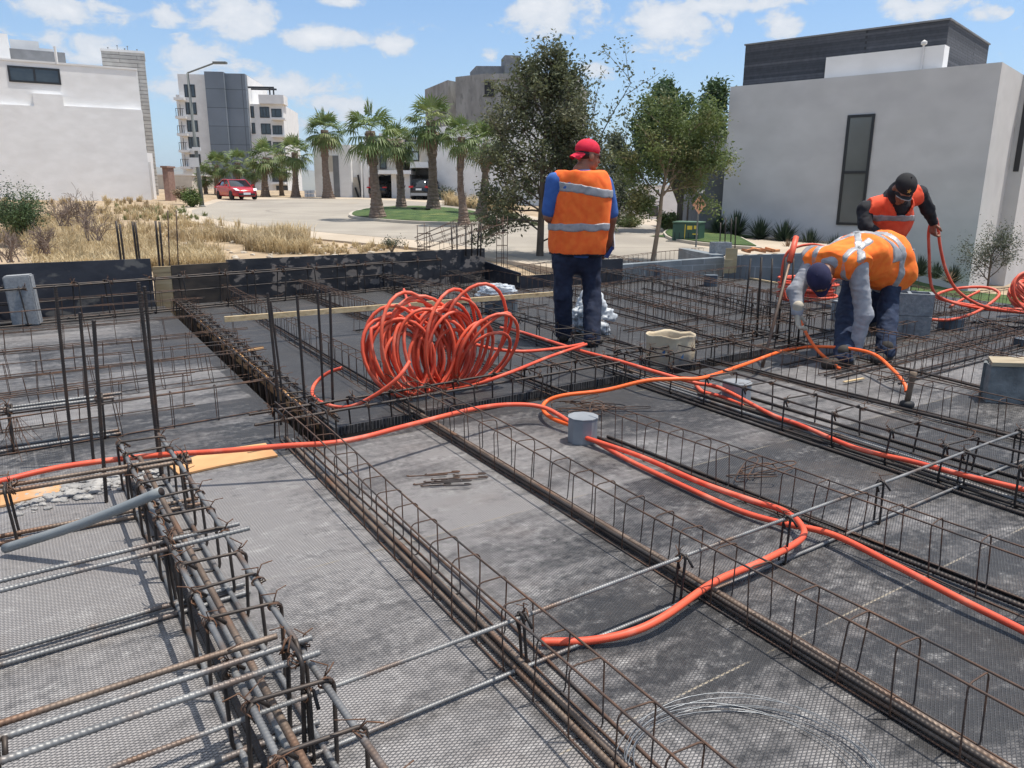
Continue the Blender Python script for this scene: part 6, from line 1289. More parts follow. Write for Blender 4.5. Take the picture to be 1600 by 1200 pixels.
p = D(1483, 440, 20.2); spiky('pale dry tuft in front of the spiky plant left of the sapling', p, .32, 60, 40, M_dead); p = D(1230, 392, 24.5); spiky('pale dry tuft at the foot of the fifth spiky plant', p, .4, 70, 41, M_dead)
Y = 15; b = D(1543, 450, Y); tree('small sapling with fine grey-green leaves at the right edge', [b, D(1546,425,Y), D(1549,400,Y)], [(.3,(-1,0,.9),.42,.012),(.4,(1,.2,.9),.42,.012),(.6,(-.8,.3,1),.4,.011),(.7,(.8,-.3,1),.4,.011),(.9,(-.4,-.3,1),.36,.01),(1,(.3,.2,1),.34,.01),(.5,(.2,.8,1),.36,.01)], 9, M_greyg, M_trunk, 5200, .018, .075, rt=.022, maxd=2, up=.1, sp=.8)
# ------------------------------------------------------------------ dry grass on the bank
M_dry = leafmat('dry_grass', (.46,.35,.19), (.64,.52,.32), .5, .3, c3=(.30,.23,.15)); M_grn = leafmat('weed_green', (.12,.15,.05), (.22,.23,.09), 2)
def clumps(name, label, n, sampler, hh, mat, seed, nb=22, wmul=1.0, kind='stuff'):
    rs = np.random.RandomState(seed); V = []; Fs = []; o = 0
    for i in range(n):
        x, y = sampler(rs); z = gz(x, y)-.02; h = hh*rs.uniform(.5,1.25)*(.75+.5*(mnoise.noise((x*.4, y*.4, 5))+.5)); rad = h*.16; k = nb
        a = rs.uniform(0, 6.283, k); le = rs.uniform(.08,.75, k); L_ = h*rs.uniform(.55,1.1, k); w = (.0035+.00033*y)*wmul
        bx = x+rad*rs.randn(k)*.7; by = y+rad*rs.randn(k)*.7; dx, dy = np.cos(a), np.sin(a)
        for j in range(k):
            m1 = (bx[j]+dx[j]*L_[j]*le[j]*.35, by[j]+dy[j]*L_[j]*le[j]*.35, z+L_[j]*.6); e = (bx[j]+dx[j]*L_[j]*le[j], by[j]+dy[j]*L_[j]*le[j], z+L_[j]*(1-.35*le[j]))
            V += [(bx[j]-dy[j]*w, by[j]+dx[j]*w, z), (bx[j]+dy[j]*w, by[j]-dx[j]*w, z), (m1[0]+dy[j]*w*.8, m1[1]-dx[j]*w*.8, m1[2]), (m1[0]-dy[j]*w*.8, m1[1]+dx[j]*w*.8, m1[2]), e]
            Fs += [(o, o+1, o+2, o+3), (o+3, o+2, o+4)]; o += 5
    mb = MB(); mb.v = V; mb.f = Fs; mb.mi = [0]*len(Fs); return tag(mb.build(name, mat), label, 'grass', kind=kind)
def pxs(poly_y, x0, x1):
    def f(rs):
        while True:
            px = rs.uniform(x0, x1); lo, hi = poly_y(px); py = lo+(hi-lo)*rs.uniform(0,1)**.8; p = Rd(px, py, 0)
            if p.y < 75 and mnoise.noise((p.x*.28, p.y*.28, 2)) > -.08: return p.x, p.y
    return f
def ylim(px):
    if px < 235: return 309, 425
    if px < 300: return 312+(px-235)*.5, 425
    return 348+(px-300)*.098, 425
clumps('dry_grass', 'tall dry straw-coloured grass on the bank', 1500, pxs(ylim, -60, 480), .50, M_dry, 1, 24)
clumps('dry_grass', 'sparse dry tufts on the bank below the pavement', 330, pxs(lambda x: (372+(x-400)*.06, 425), 380, 660), .26, M_dry, 2, 22)
clumps('green_weeds', 'green weeds along the pavement edge', 70, pxs(lambda x: (322 if x < 290 else 338, 345), 180, 350), .32, M_grn, 3, 24)
def s2(rs): p = D(rs.uniform(700,790), rs.uniform(311,318), 1).xy; x = rs.uniform(700,800); q = D(x, 316, 55-(x-700)*.12); return q.x, q.y
clumps('dry_grass', 'golden tall grass along the foot of the white side wall', 130, s2, 1.0, M_dry, 4, 26)
# stones on the bank
mb = MB(); g = random.Random(31)
for i in range(340):
    px = g.uniform(-40, 700); lo, hi = ylim(px); p = Rd(px, g.uniform(lo+10, 425), 0); z = gz(p.x, p.y); s = g.uniform(.02,.10); blob(mb, (p.x, p.y, z+s*.2), (s*1.2, s, s*.6), g, 1)
tag(mb.build('loose_stones', pm('pale_stones', (.40,.34,.27), (.54,.48,.40), 3, .95)), 'small pale stones scattered over the dry bank', 'stones', kind='stuff')
# ------------------------------------------------------------------ people (implicit surfaces -> one continuous mesh per body / garment)
def surf(prims, res, k=.03, cuts=(), inflate=0.0, subs=()):
    """prims: ('c', a, b, ra, rb[, flatdir, flat]) tapered capsule / ('e', centre, radii, 3x3 frame). Returns verts, quads of the 0 level"""
    lo = np.full(3, 1e9); hi = -lo; items = []
    for p in prims:
        if p[0] == 'c':
            a, b, ra, rb = np.array(p[1], float), np.array(p[2], float), p[3], p[4]; r = max(ra, rb); l_, h_ = np.minimum(a, b)-r, np.maximum(a, b)+r
        else:
            a = np.array(p[1], float); r = max(p[2]); l_, h_ = a-r, a+r
        lo = np.minimum(lo, l_); hi = np.maximum(hi, h_); items.append((p, l_, h_))
    pad = inflate + 3*res + k; lo -= pad; hi += pad
    n = np.ceil((hi-lo)/res).astype(int)+1; G = np.full(n, 1.0)
    ax = [lo[i]+res*np.arange(n[i]) for i in range(3)]
    for (p, l_, h_) in items:
        i0 = np.maximum(0, ((l_-pad-lo)/res).astype(int)); i1 = np.minimum(n, ((h_+pad-lo)/res).astype(int)+2)
        sl = tuple(slice(i0[i], i1[i]) for i in range(3))
        X, Y, Z = np.meshgrid(*[ax[i][sl[i]] for i in range(3)], indexing='ij')
        if p[0] == 'c':
            a, b, ra, rb = np.array(p[1], float), np.array(p[2], float), p[3], p[4]
            dx, dy, dz = X-a[0], Y-a[1], Z-a[2]; ab = b-a
            if len(p) > 5:
                f = np.array(p[5], float); f /= np.linalg.norm(f); q = (dx*f[0]+dy*f[1]+dz*f[2])*(1/p[6]-1); qa = ab.dot(f)*(1/p[6]-1)
                dx = dx+q*f[0]; dy = dy+q*f[1]; dz = dz+q*f[2]; ab = ab+qa*f
            L2 = ab.dot(ab)+1e-12; t = np.clip((dx*ab[0]+dy*ab[1]+dz*ab[2])/L2, 0, 1)
            d = np.sqrt((dx-t*ab[0])**2+(dy-t*ab[1])**2+(dz-t*ab[2])**2) - (ra+(rb-ra)*t)
            if len(p) > 5: d = d*max(p[6], .6)
        else:
            c = np.array(p[1], float); M = np.array(p[3], float) if len(p) > 3 else np.eye(3); r = p[2]
            u = [(X-c[0])*M[0][i]+(Y-c[1])*M[1][i]+(Z-c[2])*M[2][i] for i in range(3)]
            q = np.sqrt((u[0]/r[0])**2+(u[1]/r[1])**2+(u[2]/r[2])**2); d = (q-1)*min(r)
        g = G[sl]; h = np.clip(.5+.5*(g-d)/k, 0, 1); G[sl] = g*(1-h)+d*h - k*h*(1-h)
    G -= inflate
    X, Y, Z = np.meshgrid(*ax, indexing='ij')
    for c in cuts: G = np.maximum(G, c(X, Y, Z))
    for s in subs: G = np.maximum(G, -s(X, Y, Z))
    # surface nets
    ins = G < 0; cell = {}; nc = n-1; acc = np.zeros((*nc, 3)); cnt = np.zeros(nc); quads = []
    idx = -np.ones(nc, int)
    E = []
    for a in range(3):
        s0 = [slice(None)]*3; s1 = [slice(None)]*3; s0[a] = slice(0, -1); s1[a] = slice(1, None)
        A, B = G[tuple(s0)], G[tuple(s1)]; cr = (A < 0) != (B < 0); w = np.argwhere(cr)
        if len(w) == 0: continue
        b, c = (a+1) % 3, (a+2) % 3
        w = w[(w[:, b] > 0) & (w[:, c] > 0) & (w[:, b] < n[b]-1) & (w[:, c] < n[c]-1)]
        va = G[tuple(w.T)]; w1 = w.copy(); w1[:, a] += 1; vb = G[tuple(w1.T)]; t = va/(va-vb); P_ = w.astype(float); P_[:, a] += t
        E.append((a, b, c, w, va < 0))
        for db in (0, 1):
            for dc in (0, 1):
                q = w.copy(); q[:, b] -= db; q[:, c] -= dc; np.add.at(acc, tuple(q.T), P_); np.add.at(cnt, tuple(q.T), 1)
    m = cnt > 0; cells = np.argwhere(m); idx[m] = np.arange(m.sum()); V = lo + res*(acc[m]/cnt[m][:, None])
    for (a, b, c, w, sgn) in E:
        def ci(db, dc):
            q = w.copy(); q[:, b] -= db; q[:, c] -= dc; return idx[tuple(q.T)]
        q = np.stack([ci(0, 0), ci(1, 0), ci(1, 1), ci(0, 1)], 1); q[~sgn] = q[~sgn][:, ::-1]; quads.append(q)
    return V, np.concatenate(quads)[:, ::1]
def folds(V, amp, sc, seed=0, ridge=True):
    o = Vector((seed*3.1, seed*1.7, 0)); out = []
    for v in V:
        p = Vector((v[0]*sc[0], v[1]*sc[1], v[2]*sc[2]))+o; a = mnoise.noise(p); b = mnoise.noise(p+Vector((31, 7, 3))); c = mnoise.noise(p+Vector((5, 77, 9)))
        if ridge: a = 1-2*abs(a)*1.6; 
        e = mnoise.noise(p*2.7+Vector((3, 9, 27))); f = 1-2.4*abs(mnoise.noise(p*1.9+Vector((61, 2, 7))))
        out.append(v + np.array((b+.3*e+.35*f, c+.35*f, a*.6+.25*e))*amp)
    return np.array(out)
def garment(name, prims, res, mat, parent, k=.03, cuts=(), inflate=0., amp=0, sc=(8,8,8), seed=0, subs=(), label=None):
    V, Q = surf(prims, res, k, cuts, inflate, subs)
    if amp: V = folds(V, amp, sc, seed)
    mb = MB(); mb.add(V.tolist(), Q.tolist()); o = mb.build(name, mat, parent, True)
    return o
def basis(fwd, up):
    f = Vector(fwd).normalized(); u = Vector(up); u = (u-f*u.dot(f)).normalized(); r = f.cross(u); return r, f, u
def headprims(c, fwd, up, neck):
    r, f, u = basis(fwd, up); L = lambda x, y, z: tuple(Vector(c)+r*x+f*y+u*z); M = [[r[i], f[i], u[i]] for i in range(3)]
    return [('e', L(0,-.012,.03), (.077,.096,.086), M), ('e', L(0,.03,-.035), (.062,.064,.082), M), ('c', L(-.03,.02,-.085), L(.03,.02,-.085), .032, .032), ('e', L(0,.066,-.105), (.025,.02,.02), M),
            ('c', L(0,.090,-.005), L(0,.108,-.042), .009, .013), ('c', L(-.03,.083,.012), L(.03,.083,.012), .012, .012), ('c', L(-.018,.086,-.074), L(.018,.086,-.074), .009, .009),
            ('e', L(-.079,-.005,-.022), (.011,.021,.032), M), ('e', L(.079,-.005,-.022), (.011,.021,.032), M), ('c', L(0,-.02,-.05), neck, .056, .062)], L, M
def handprims(w, d, n, side=1, s=1.0, curl=.5, spread=.02):
    """w wrist, d direction of the palm, n palm normal (palm side), side: +1 thumb towards d x n"""
    d = Vector(d).normalized(); n = Vector(n); n = (n-d*n.dot(d)).normalized(); t = d.cross(n)*side; w = Vector(w); out = []
    out.append(('c', w-d*.02, w+d*.02*s, .026*s, .026*s, n, .75))
    for k in range(4): x = (1.5-k)*.0195*s; out.append(('c', w+d*.015*s+t*x*.7, w+d*.085*s+t*x, .0145*s, .0135*s))
    for k, ll in enumerate((.072,.080,.074,.058)):
        x = (1.5-k)*.021*s; p = w+d*.088*s+t*x*1.02; a = curl*(.7+.12*k)*R_(80); segs = (ll*.45, ll*.32, ll*.26); dd = d.copy(); ang = 0; r = .0094*s
        for j, sg in enumerate(segs):
            ang += a*(.5 if j == 0 else .75); dd = d*math.cos(ang)+n*math.sin(ang)+t*((1.5-k)*spread*2.5)*(1 if ang < 1 else .3); q = p+dd.normalized()*sg*s; out.append(('c', p, q, r, r*.93)); p = q; r *= .93
    p = w+d*.02*s+t*.028*s+n*.006; q = p+(d*.55+t*.65+n*.35).normalized()*.045*s; out.append(('c', p, q, .0135*s, .0115*s)); e = q+(d*.85+t*.05+n*.55).normalized()*.032*s; out.append(('c', q, e, .011*s, .0095*s))
    return out
def body(parts, name, mat, parent):
    mb = MB()
    for prims, res, k in parts: V, Q = surf(prims, res, k); mb.add(V.tolist(), Q.tolist())
    return mb.build(name, mat, parent, True)
M_skin = pm('tanned_skin', (.21,.095,.055), (.27,.125,.075), 9, .55, bump=.05); M_hair = pm('black_hair', (.012,.010,.010), rough=.7)
def cloth(name, c1, c2, **k): return pm(name, c1, c2, 18, .9, bump=.25, bscale=160, bdist=.002, **k)
M_vest = cloth('orange_vest_cloth', (.90,.13,.02), (.96,.19,.03)); M_vest2 = cloth('hi_vis_orange_cloth', (.98,.17,.02), (1.0,.24,.03)); M_vest3 = cloth('red_orange_vest_cloth', (.80,.075,.03), (.90,.12,.05))
M_refl = pm('reflective_tape', (.27,.275,.29), (.36,.36,.37), 30, .45, .1); M_blueS = cloth('blue_tshirt', (.035,.10,.33), (.05,.14,.42)); M_greyS = cloth('grey_sweatshirt', (.27,.28,.31), (.36,.37,.40)); M_blkS = cloth('black_hoodie', (.010,.011,.015), (.022,.023,.028))
M_jean = cloth('dark_jeans', (.008,.012,.030), (.018,.026,.055)); M_jean2 = cloth('blue_jeans', (.012,.020,.048), (.026,.042,.085)); M_boot = pm('dark_boots', (.02,.017,.015), (.05,.04,.032), 8, .8); M_boot2 = pm('dusty_boots', (.10,.075,.055), (.18,.14,.11), 8, .9)
M_redcap = cloth('red_cap_cloth', (.60,.012,.04), (.72,.02,.06)); M_navy = cloth('navy_cap_cloth', (.012,.012,.045), (.02,.02,.065)); M_blkcap = cloth('black_cap_cloth', (.008,.008,.010), (.016,.016,.018)); M_glove = pm('dusty_glove', (.42,.37,.29), (.55,.49,.40), 14, .9, bump=.3); M_lens = pm('sunglass_lens', (.01,.01,.012), rough=.1); M_gold2 = pm('gold_thread', (.55,.36,.10), rough=.5); M_dirtyw = pm('grey_brim_edge', (.30,.28,.27)); M_paper = pm('white_paper', (.74,.74,.74), rough=.9); M_bluef = pm('blue_folder', (.02,.05,.20), rough=.5)
def capmesh(L, M, mat, parent, back=False, brimmat=None, tilt=-.18):
    s = -1 if back else 1; r = [Vector([M[i][j] for i in range(3)]) for j in range(3)]
    c0 = Vector(L(0,-.012,.040)); up = r[2]
    o = garment('cap', [('e', tuple(c0), (.089,.109,.088), M)], .007, mat, parent, .01, cuts=[lambda X, Y, Z: -((X-c0.x)*up.x+(Y-c0.y)*up.y+(Z-c0.z)*up.z) - .022])
    # brim: curved tongue
    mb = MB(); rows = []; n = 12
    for j in range(7):
        t = j/6
        for i in range(n+1):
            a = (i/n-.5)*2; x = a*.080*(1-.16*t*t)*math.sqrt(max(.001, 1-(t**3)*(a*a)*.55)); y = s*(.078*math.sqrt(max(0, 1-(a*.72)**2)) + .073*t*math.sqrt(max(.05, 1-.75*a*a))); z = .022 - .026*a*a*(1-.15*t) + tilt*.12*t
            rows.append(Vector(L(x, y-.012, z)))
    nv = len(rows); vs = rows + [v - up*.005 for v in rows]; fs = [(j*(n+1)+i, j*(n+1)+i+1, (j+1)*(n+1)+i+1, (j+1)*(n+1)+i) for j in range(6) for i in range(n)]
    fs += [tuple(q+nv for q in reversed(f)) for f in fs]; b = [6*(n+1)+i for i in range(n+1)]; fs += [(b[i], b[i]+nv, b[i+1]+nv, b[i+1]) for i in range(n)]
    for e in (0, n): fs += [(j*(n+1)+e, j*(n+1)+e+nv, (j+1)*(n+1)+e+nv, (j+1)*(n+1)+e) for j in range(6)]
    mb.add(vs, fs); mb.build('brim', brimmat or mat, o, True)
    mb = MB(); bt = L(0,-.012,.130); mb.lathe([(0,-.004),(.007,0),(.006,.004),(0,.006)], 8, bt); mb.build('button', mat, o)
    return o
def slabcut(o, d, h):
    o = Vector(o); d = Vector(d).normalized(); return lambda X, Y, Z: np.abs((X-o.x)*d.x+(Y-o.y)*d.y+(Z-o.z)*d.z)-h
def plane(o, d):
    """keeps the side opposite to d"""
    o = Vector(o); d = Vector(d).normalized(); return lambda X, Y, Z: (X-o.x)*d.x+(Y-o.y)*d.y+(Z-o.z)*d.z
def T(v): return tuple(v)
# ---- the standing man in the red cap, seen from behind
Y0 = 6.62; J = lambda x, y, dy=0: D(x, y, Y0+dy)
base = P(903, 535); root = empty('person', base, 'standing man seen from behind in backwards red cap, orange vest and dark jeans', 'person')
fwd = Vector((.30, .95, 0)).normalized(); rt = Vector((fwd.y, -fwd.x, 0))
hc = J(919, 242, .03); neckb = J(908, 268, -.01)
hp, HL, HM = headprims(hc, (.93, .36, -.12), (0, 0, 1), T(neckb-Vector((0,0,.03))))
sL, sR = J(867, 284), J(944, 288, .03); eL, eR = J(858, 338, .02), J(955, 340, .05); wL, wR = J(872, 362, .26), J(951, 386, .16)
pel = J(900, 398, .02); ch = J(905, 305, .02); wa = J(902, 362, .02)
torso = [('c', T(ch+Vector((0,0,.02))), T(wa), .175, .175, fwd, .66), ('c', T(wa), T(pel), .172, .172, fwd, .70), ('c', T(sL+Vector((.035,0,-.005))), T(sR+Vector((-.035,0,-.005))), .068, .068), ('c', T(neckb), T(ch), .085, .14, fwd, .8), ('e', T(J(904,292,-.02)), (.185,.11,.10))]
arms = [('c', T(sL), T(eL), .058, .045), ('c', T(eL), T(wL), .045, .030), ('c', T(sR), T(eR), .058, .046), ('c', T(eR), T(wR), .045, .030)]
hipL, hipR = J(880, 402, .02), J(921, 404, .03); kL, kR = J(879, 462, -.02), J(925, 464, .0); aL, aR = P(881, 520, .08), P(925, 527, .08)
legs = [('c', T(hipL), T(kL), .088, .060), ('c', T(kL), T(aL), .062, .042), ('c', T(hipR), T(kR), .088, .060), ('c', T(kR), T(aR), .062, .042)]
shr = [(p[0], p[1], p[2], p[3]*.86, p[4]*.86, *p[5:]) if p[0] == 'c' else p for p in torso[:4]+legs]
hR = handprims(wR, (-.35,.15,-.9), (-.8,.3,.2), 1, 1, .75); wL2 = wL; hL = handprims(wL2, (.7,.55,-.1), (0,0,1), -1, 1, .5)
body([(hp, .0062, .018), (shr+arms, .011, .03), (hR+hL, .0048, .008)], 'body', M_skin, root)
garment('shirt', torso[:5]+[('c', T(sL), T(sL.lerp(eL,.84)), .074, .066), ('c', T(sR), T(sR.lerp(eR,.84)), .074, .066)], .011, M_blueS, root, .035, amp=.006, sc=(9,9,7), cuts=[lambda X, Y, Z: np.maximum(-(Z-(pel.z-.02)), Z-(neckb.z+.012))], inflate=.004)
vc = J(907,300,.0); vp = [('c', T(vc), T(J(906,386,.01)), .232, .246, fwd, .60), ('c', T(J(878,283)), T(J(936,286,.02)), .072, .072), ('c', T(neckb), T(ch), .085, .14, fwd, .8)]
hem = J(905, 397).z
vcut = [lambda X, Y, Z: np.maximum(-(Z-hem-.06*(X-base.x)*0), Z-(neckb.z+.005)), plane(J(856,320), (-1,0,-.04)), plane(J(954,320), (1,0,-.12))]
garment('vest', vp, .0095, M_vest, root, .035, vcut, .019, .011, (7,7,4), 3)
for (ya, yb, sl) in ((287, 300, .10), (349, 360, 0)):
    o = J(905, (ya+yb)/2+(3 if sl else 0)); garment('reflective_band', vp, .0095, M_refl, root, .035, [slabcut(o, (.13 if sl else -.02, 0, 1), (yb-ya)/176/2)]+vcut[1:], .0235, .011, (7,7,4), 3)
garment('vest_trim', vp, .0095, M_blkS, root, .035, [slabcut((0,0,hem+.004), (0,0,1), .010)]+vcut[1:], .0205, .011, (7,7,4), 3)
jp = legs + [('c', T(J(888,402,.02)), T(J(915,403,.02)), .125, .125, fwd, .85), ('c', T(wa.lerp(pel,.6)), T(pel), .15, .15, fwd, .7)]
jp = jp + [('c', T(kL), T(aL+Vector((0,.0,-.02))), .070, .062), ('c', T(kR), T(aR+Vector((0,.0,-.02))), .070, .062)]
garment('jeans', jp, .010, M_jean, root, .03, [lambda X, Y, Z: -(Z-.035), lambda X, Y, Z: Z-(hem+.08)], .010, .008, (10,10,14), 5)
for a, dx in ((aL, -.05), (aR, .10)):
    b = Vector((a.x, a.y, 0)); f2_ = (fwd+Vector((dx*3,0,0))).normalized()
    garment('boot', [('c', T(b+Vector((0,0,.11))), T(b+Vector((0,0,.045))), .050, .046), ('c', T(b-f2_*.04+Vector((0,0,.04))), T(b+f2_*.15+Vector((0,0,.032))), .042, .036)], .008, M_boot, root, .03, [lambda X, Y, Z: -(Z-.004)])
capmesh(HL, HM, M_redcap, root, True, None, -.42)
garment('hair', [('e', HL(0,-.03,.0), (.079,.078,.055), HM)], .008, M_hair, root, .01, [plane(HL(0,.02,0), [HM[i][1] for i in range(3)])])
mb = MB()
for s in (-1, 1): mb.tube([HL(s*.076,-.005,.004), HL(s*.072,.07,.002), HL(s*.055,.098,-.002)], .0028, 5); mb.lathe([(0,-.003),(.020,0),(0,.003)], 12); v = mb.v[-12*3:]
mb.v = mb.v; mb2 = MB()
for s in (-1, 1): mb2.tube([HL(s*.076,-.005,.004), HL(s*.072,.07,.002), HL(s*.055,.098,-.002), HL(0,.108,-.004)], .0028, 5)
gl = mb2.build('glasses_frame', M_frame, root)
for s in (-1, 1):
    mb = MB(); c_ = Vector(HL(s*.034,.101,-.008)); pts = [Vector(HL(s*.034+.024*math.cos(a), .101-.016*(abs(s*.034+.024*math.cos(a))/.058)**2, -.008+.017*math.sin(a))) for a in [i*math.pi/6 for i in range(12)]]; mb.add([c_]+pts, [(0, 1+i, 1+(i+1) % 12) for i in range(12)]); mb.build('lens', M_lens, gl)
mb = MB(); a = J(957, 343, .16); b = J(960, 386, .10); w_ = Vector((.03,.20,0)); mb.add([a, a+w_, b+w_, b, a+Vector((.004,0,0)), a+w_+Vector((.004,0,0)), b+w_+Vector((.004,0,0)), b+Vector((.004,0,0))], [(0,1,2,3),(7,6,5,4),(0,4,5,1),(3,2,6,7),(0,3,7,4),(1,5,6,2)]); a, b = J(950, 345, .18), J(959, 392, .17)
mb.add([a, J(958,346,.16), J(960,390,.15), J(953,392,.17)], [(0,1,2,3)]); tag(mb.build('paper_sheets', M_paper), 'white paper sheets held at the side of the man in the red cap', 'papers')
mb = MB(); a, b, c_, d_ = J(956,385,.10), J(960,387,.12), J(950,404,.10), J(944,402,.08); q = Vector((0,.12,.0)); mb.add([a,b,c_,d_,a+q,b+q,c_+q,d_+q], [(0,1,2,3),(7,6,5,4),(0,4,5,1),(1,5,6,2),(2,6,7,3),(3,7,4,0)]); tag(mb.build('blue_folder', M_bluef), 'small dark blue folder in the lowered right hand of the standing man', 'folder')
# ---- the bent man in hi-vis vest and grey sweatshirt
base = P(1350, 562); root = empty('person', base, 'man bent double in bright orange vest, grey sweatshirt and navy cap, hands at the conduit', 'person')
hip = D(1380, 398, 6.30); nk = D(1303, 410, 5.93); ax_ = (nk-hip).normalized(); lat = Vector((.57,-.82,0)).normalized(); nup = lat.cross(ax_).normalized(); nup = nup if nup.z > 0 else -nup
shN, shF = nk + lat*.175 - Vector((0,0,.02)) + ax_*-.03, nk - lat*.185 + Vector((0,0,.0)) - ax_*.03
elN, waN = D(1350, 492, 5.78), D(1335, 548, 5.80); elF, waF = D(1243, 455, 6.02), D(1246, 488, 5.92)
hc = D(1281, 436, 5.80); hp, HL, HM = headprims(hc, (.10,-.30,-1), (-.55,-.80,.45), T(nk-Vector((0,0,.02))))
back = hip.lerp(nk, .5)+nup*.055
torso = [('c', T(hip), T(back), .165, .172, nup, .72), ('c', T(back), T(nk-ax_*.06), .172, .150, nup, .70), ('c', T(shN), T(shF), .072, .072), ('c', T(hip+lat*.07), T(hip-lat*.07), .13, .13)]
aN, aF_ = P(1384, 548, .09), P(1318, 556, .09); kN, kF = D(1388, 478, 6.16), D(1322, 478, 6.22); hN, hF = hip+lat*.09+Vector((0,0,-.04)), hip-lat*.10+Vector((-.10,0,-.04))
legs = [('c', T(hN), T(kN), .084, .058), ('c', T(kN), T(aN), .058, .046), ('c', T(hF), T(kF), .084, .058), ('c', T(kF), T(aF_), .058, .046)]
armsv = [('c', T(shN), T(elN), .060, .046), ('c', T(elN), T(waN), .046, .032), ('c', T(shF), T(elF), .058, .045), ('c', T(elF), T(waF), .045, .032)]
shr = [(p[0], p[1], p[2], p[3]*.85, p[4]*.85, *p[5:]) for p in torso+legs+armsv]
hN_ = handprims(waN+Vector((0,0,-.01)), (-.12,-.05,-1), (-.7,.4,0), 1, 1.0, .8); hF_ = handprims(waF+Vector((0,0,-.01)), (.15,-.1,-1), (.7,-.4,-.2), -1, 1.0, .8)
body([(hp, .0062, .018), (shr, .011, .03), (hN_+hF_, .005, .008)], 'body', M_skin, root)
garment('glove', [(p[0], p[1], p[2], p[3]*1.22, p[4]*1.22, *p[5:]) for p in hN_]+[('c', T(waN+Vector((.004,0,.05))), T(waN), .042, .037)], .005, M_glove, root, .009)
garment('glove', [(p[0], p[1], p[2], p[3]*1.22, p[4]*1.22, *p[5:]) for p in hF_]+[('c', T(waF+Vector((0,0,.05))), T(waF), .042, .037)], .005, M_glove, root, .009)
garment('sweatshirt', torso+[('c', T(shN), T(elN), .074, .062), ('c', T(elN), T(waN), .062, .046), ('c', T(shF), T(elF), .072, .060), ('c', T(elF), T(waF), .062, .044)], .010, M_greyS, root, .035, amp=.007, sc=(6,6,22), seed=4, cuts=[plane(hip-ax_*.05, -ax_)])
tail = hip - ax_*.04 + Vector((.02,-.02,-.13)); vp = torso + [('c', T(hip+nup*.0), T(tail), .17, .15, ax_, .75), ('c', T(hip+lat*.05), T(tail+lat*.06), .13, .15), ('c', T(back-nup*.05), T(hip+lat*.04-Vector((0,0,.12))), .15, .16)]
vcut = [plane(nk+ax_*.075, ax_), lambda X, Y, Z: -(Z-D(1400,462,6.3).z-.05*np.sin(X*22)), plane(shN+lat*.055-nup*.0, lat*1+ax_*.15-nup*.55), plane(shF-lat*.055, -lat*1+ax_*.15-nup*.55)]
vp = vp + [('c', T(shN+lat*.02), T(shF-lat*.02), .086, .086)]
garment('vest', vp, .0095, M_vest2, root, .035, vcut, .020, .011, (7,7,8), 6)
def band(o, d, h, extra=(), inf=.0255): return garment('reflective_band', vp, .0095, M_refl, root, .035, [slabcut(o, d, h)]+vcut+list(extra), inf, .011, (7,7,8), 6)
mid = hip.lerp(nk, .60)
top_only = plane(mid-nup*.03, -nup)
band(mid, (ax_*.62+lat*.78), .030, [top_only]); band(mid, (ax_*.62-lat*.78), .030, [top_only])
band(hip.lerp(nk,.12), ax_, .026); band(nk-ax_*.10+lat*.13, lat, .024, [plane(mid, -ax_)]); band(nk-ax_*.10-lat*.13, lat, .024, [plane(mid, -ax_)])
jp = legs+[('c', T(hip+lat*.05-Vector((0,0,.06))), T(hip-lat*.10-Vector((.04,0,.06))), .125, .12), ('c', T(kN), T(aN-Vector((0,0,.02))), .066, .064), ('c', T(kF), T(aF_-Vector((0,0,.02))), .065, .062)]
garment('jeans', jp, .010, M_jean2, root, .03, [lambda X, Y, Z: -(Z-.05)], .010, .010, (10,10,16), 8)
for a, f2_ in ((aN, Vector((-.75,-.65,0))), (aF_, Vector((-.93,-.36,0)))):
    b = Vector((a.x, a.y, 0)); garment('boot', [('c', T(b+Vector((0,0,.12))), T(b+Vector((0,0,.045))), .055, .048), ('c', T(b-f2_*.05+Vector((0,0,.044))), T(b+f2_*.16+Vector((0,0,.036))), .044, .040)], .008, M_boot, root, .03, [lambda X, Y, Z: -(Z-.004)])
cp = capmesh(HL, HM, M_navy, root, False, None, -.25)
garment('hair', [('e', HL(0,-.03,.0), (.080,.080,.060), HM)], .008, M_hair, root, .01, [plane(HL(0,.015,0), [HM[i][1] for i in range(3)])])
def patch(L, x, y0, z, pts, mat, name, parent, push=.003):
    """flat embroidered mark wrapped over the front of a cap crown"""
    mb = MB(); q = []
    for (dx, dz) in pts:
        X_, Z_ = x+dx, z+dz; k = 1-(X_/.089)**2-((Z_-.040)/.088)**2; q.append(L(X_, -.012+.109*math.sqrt(max(k, .02))+push, Z_))
    n = len(q); c_ = tuple(sum(p[i] for p in q)/n for i in range(3)); mb.add([c_]+q, [(0, 1+i, 1+(i+1) % n) for i in range(n)]); mb.build(name, mat, parent)
patch(HL, 0, 0, .062, [(.024*math.cos(a)*(1 if i % 2 else .72), .014*math.sin(a)*(1 if i % 2 else .7)) for i, a in enumerate([i*math.pi/7 for i in range(14)])], M_gold2, 'cap_emblem', cp); patch(HL, 0, 0, .062, [(.011*math.cos(a), .006*math.sin(a)) for a in [i*math.pi/5 for i in range(10)]], M_navy, 'cap_emblem', cp, .005)
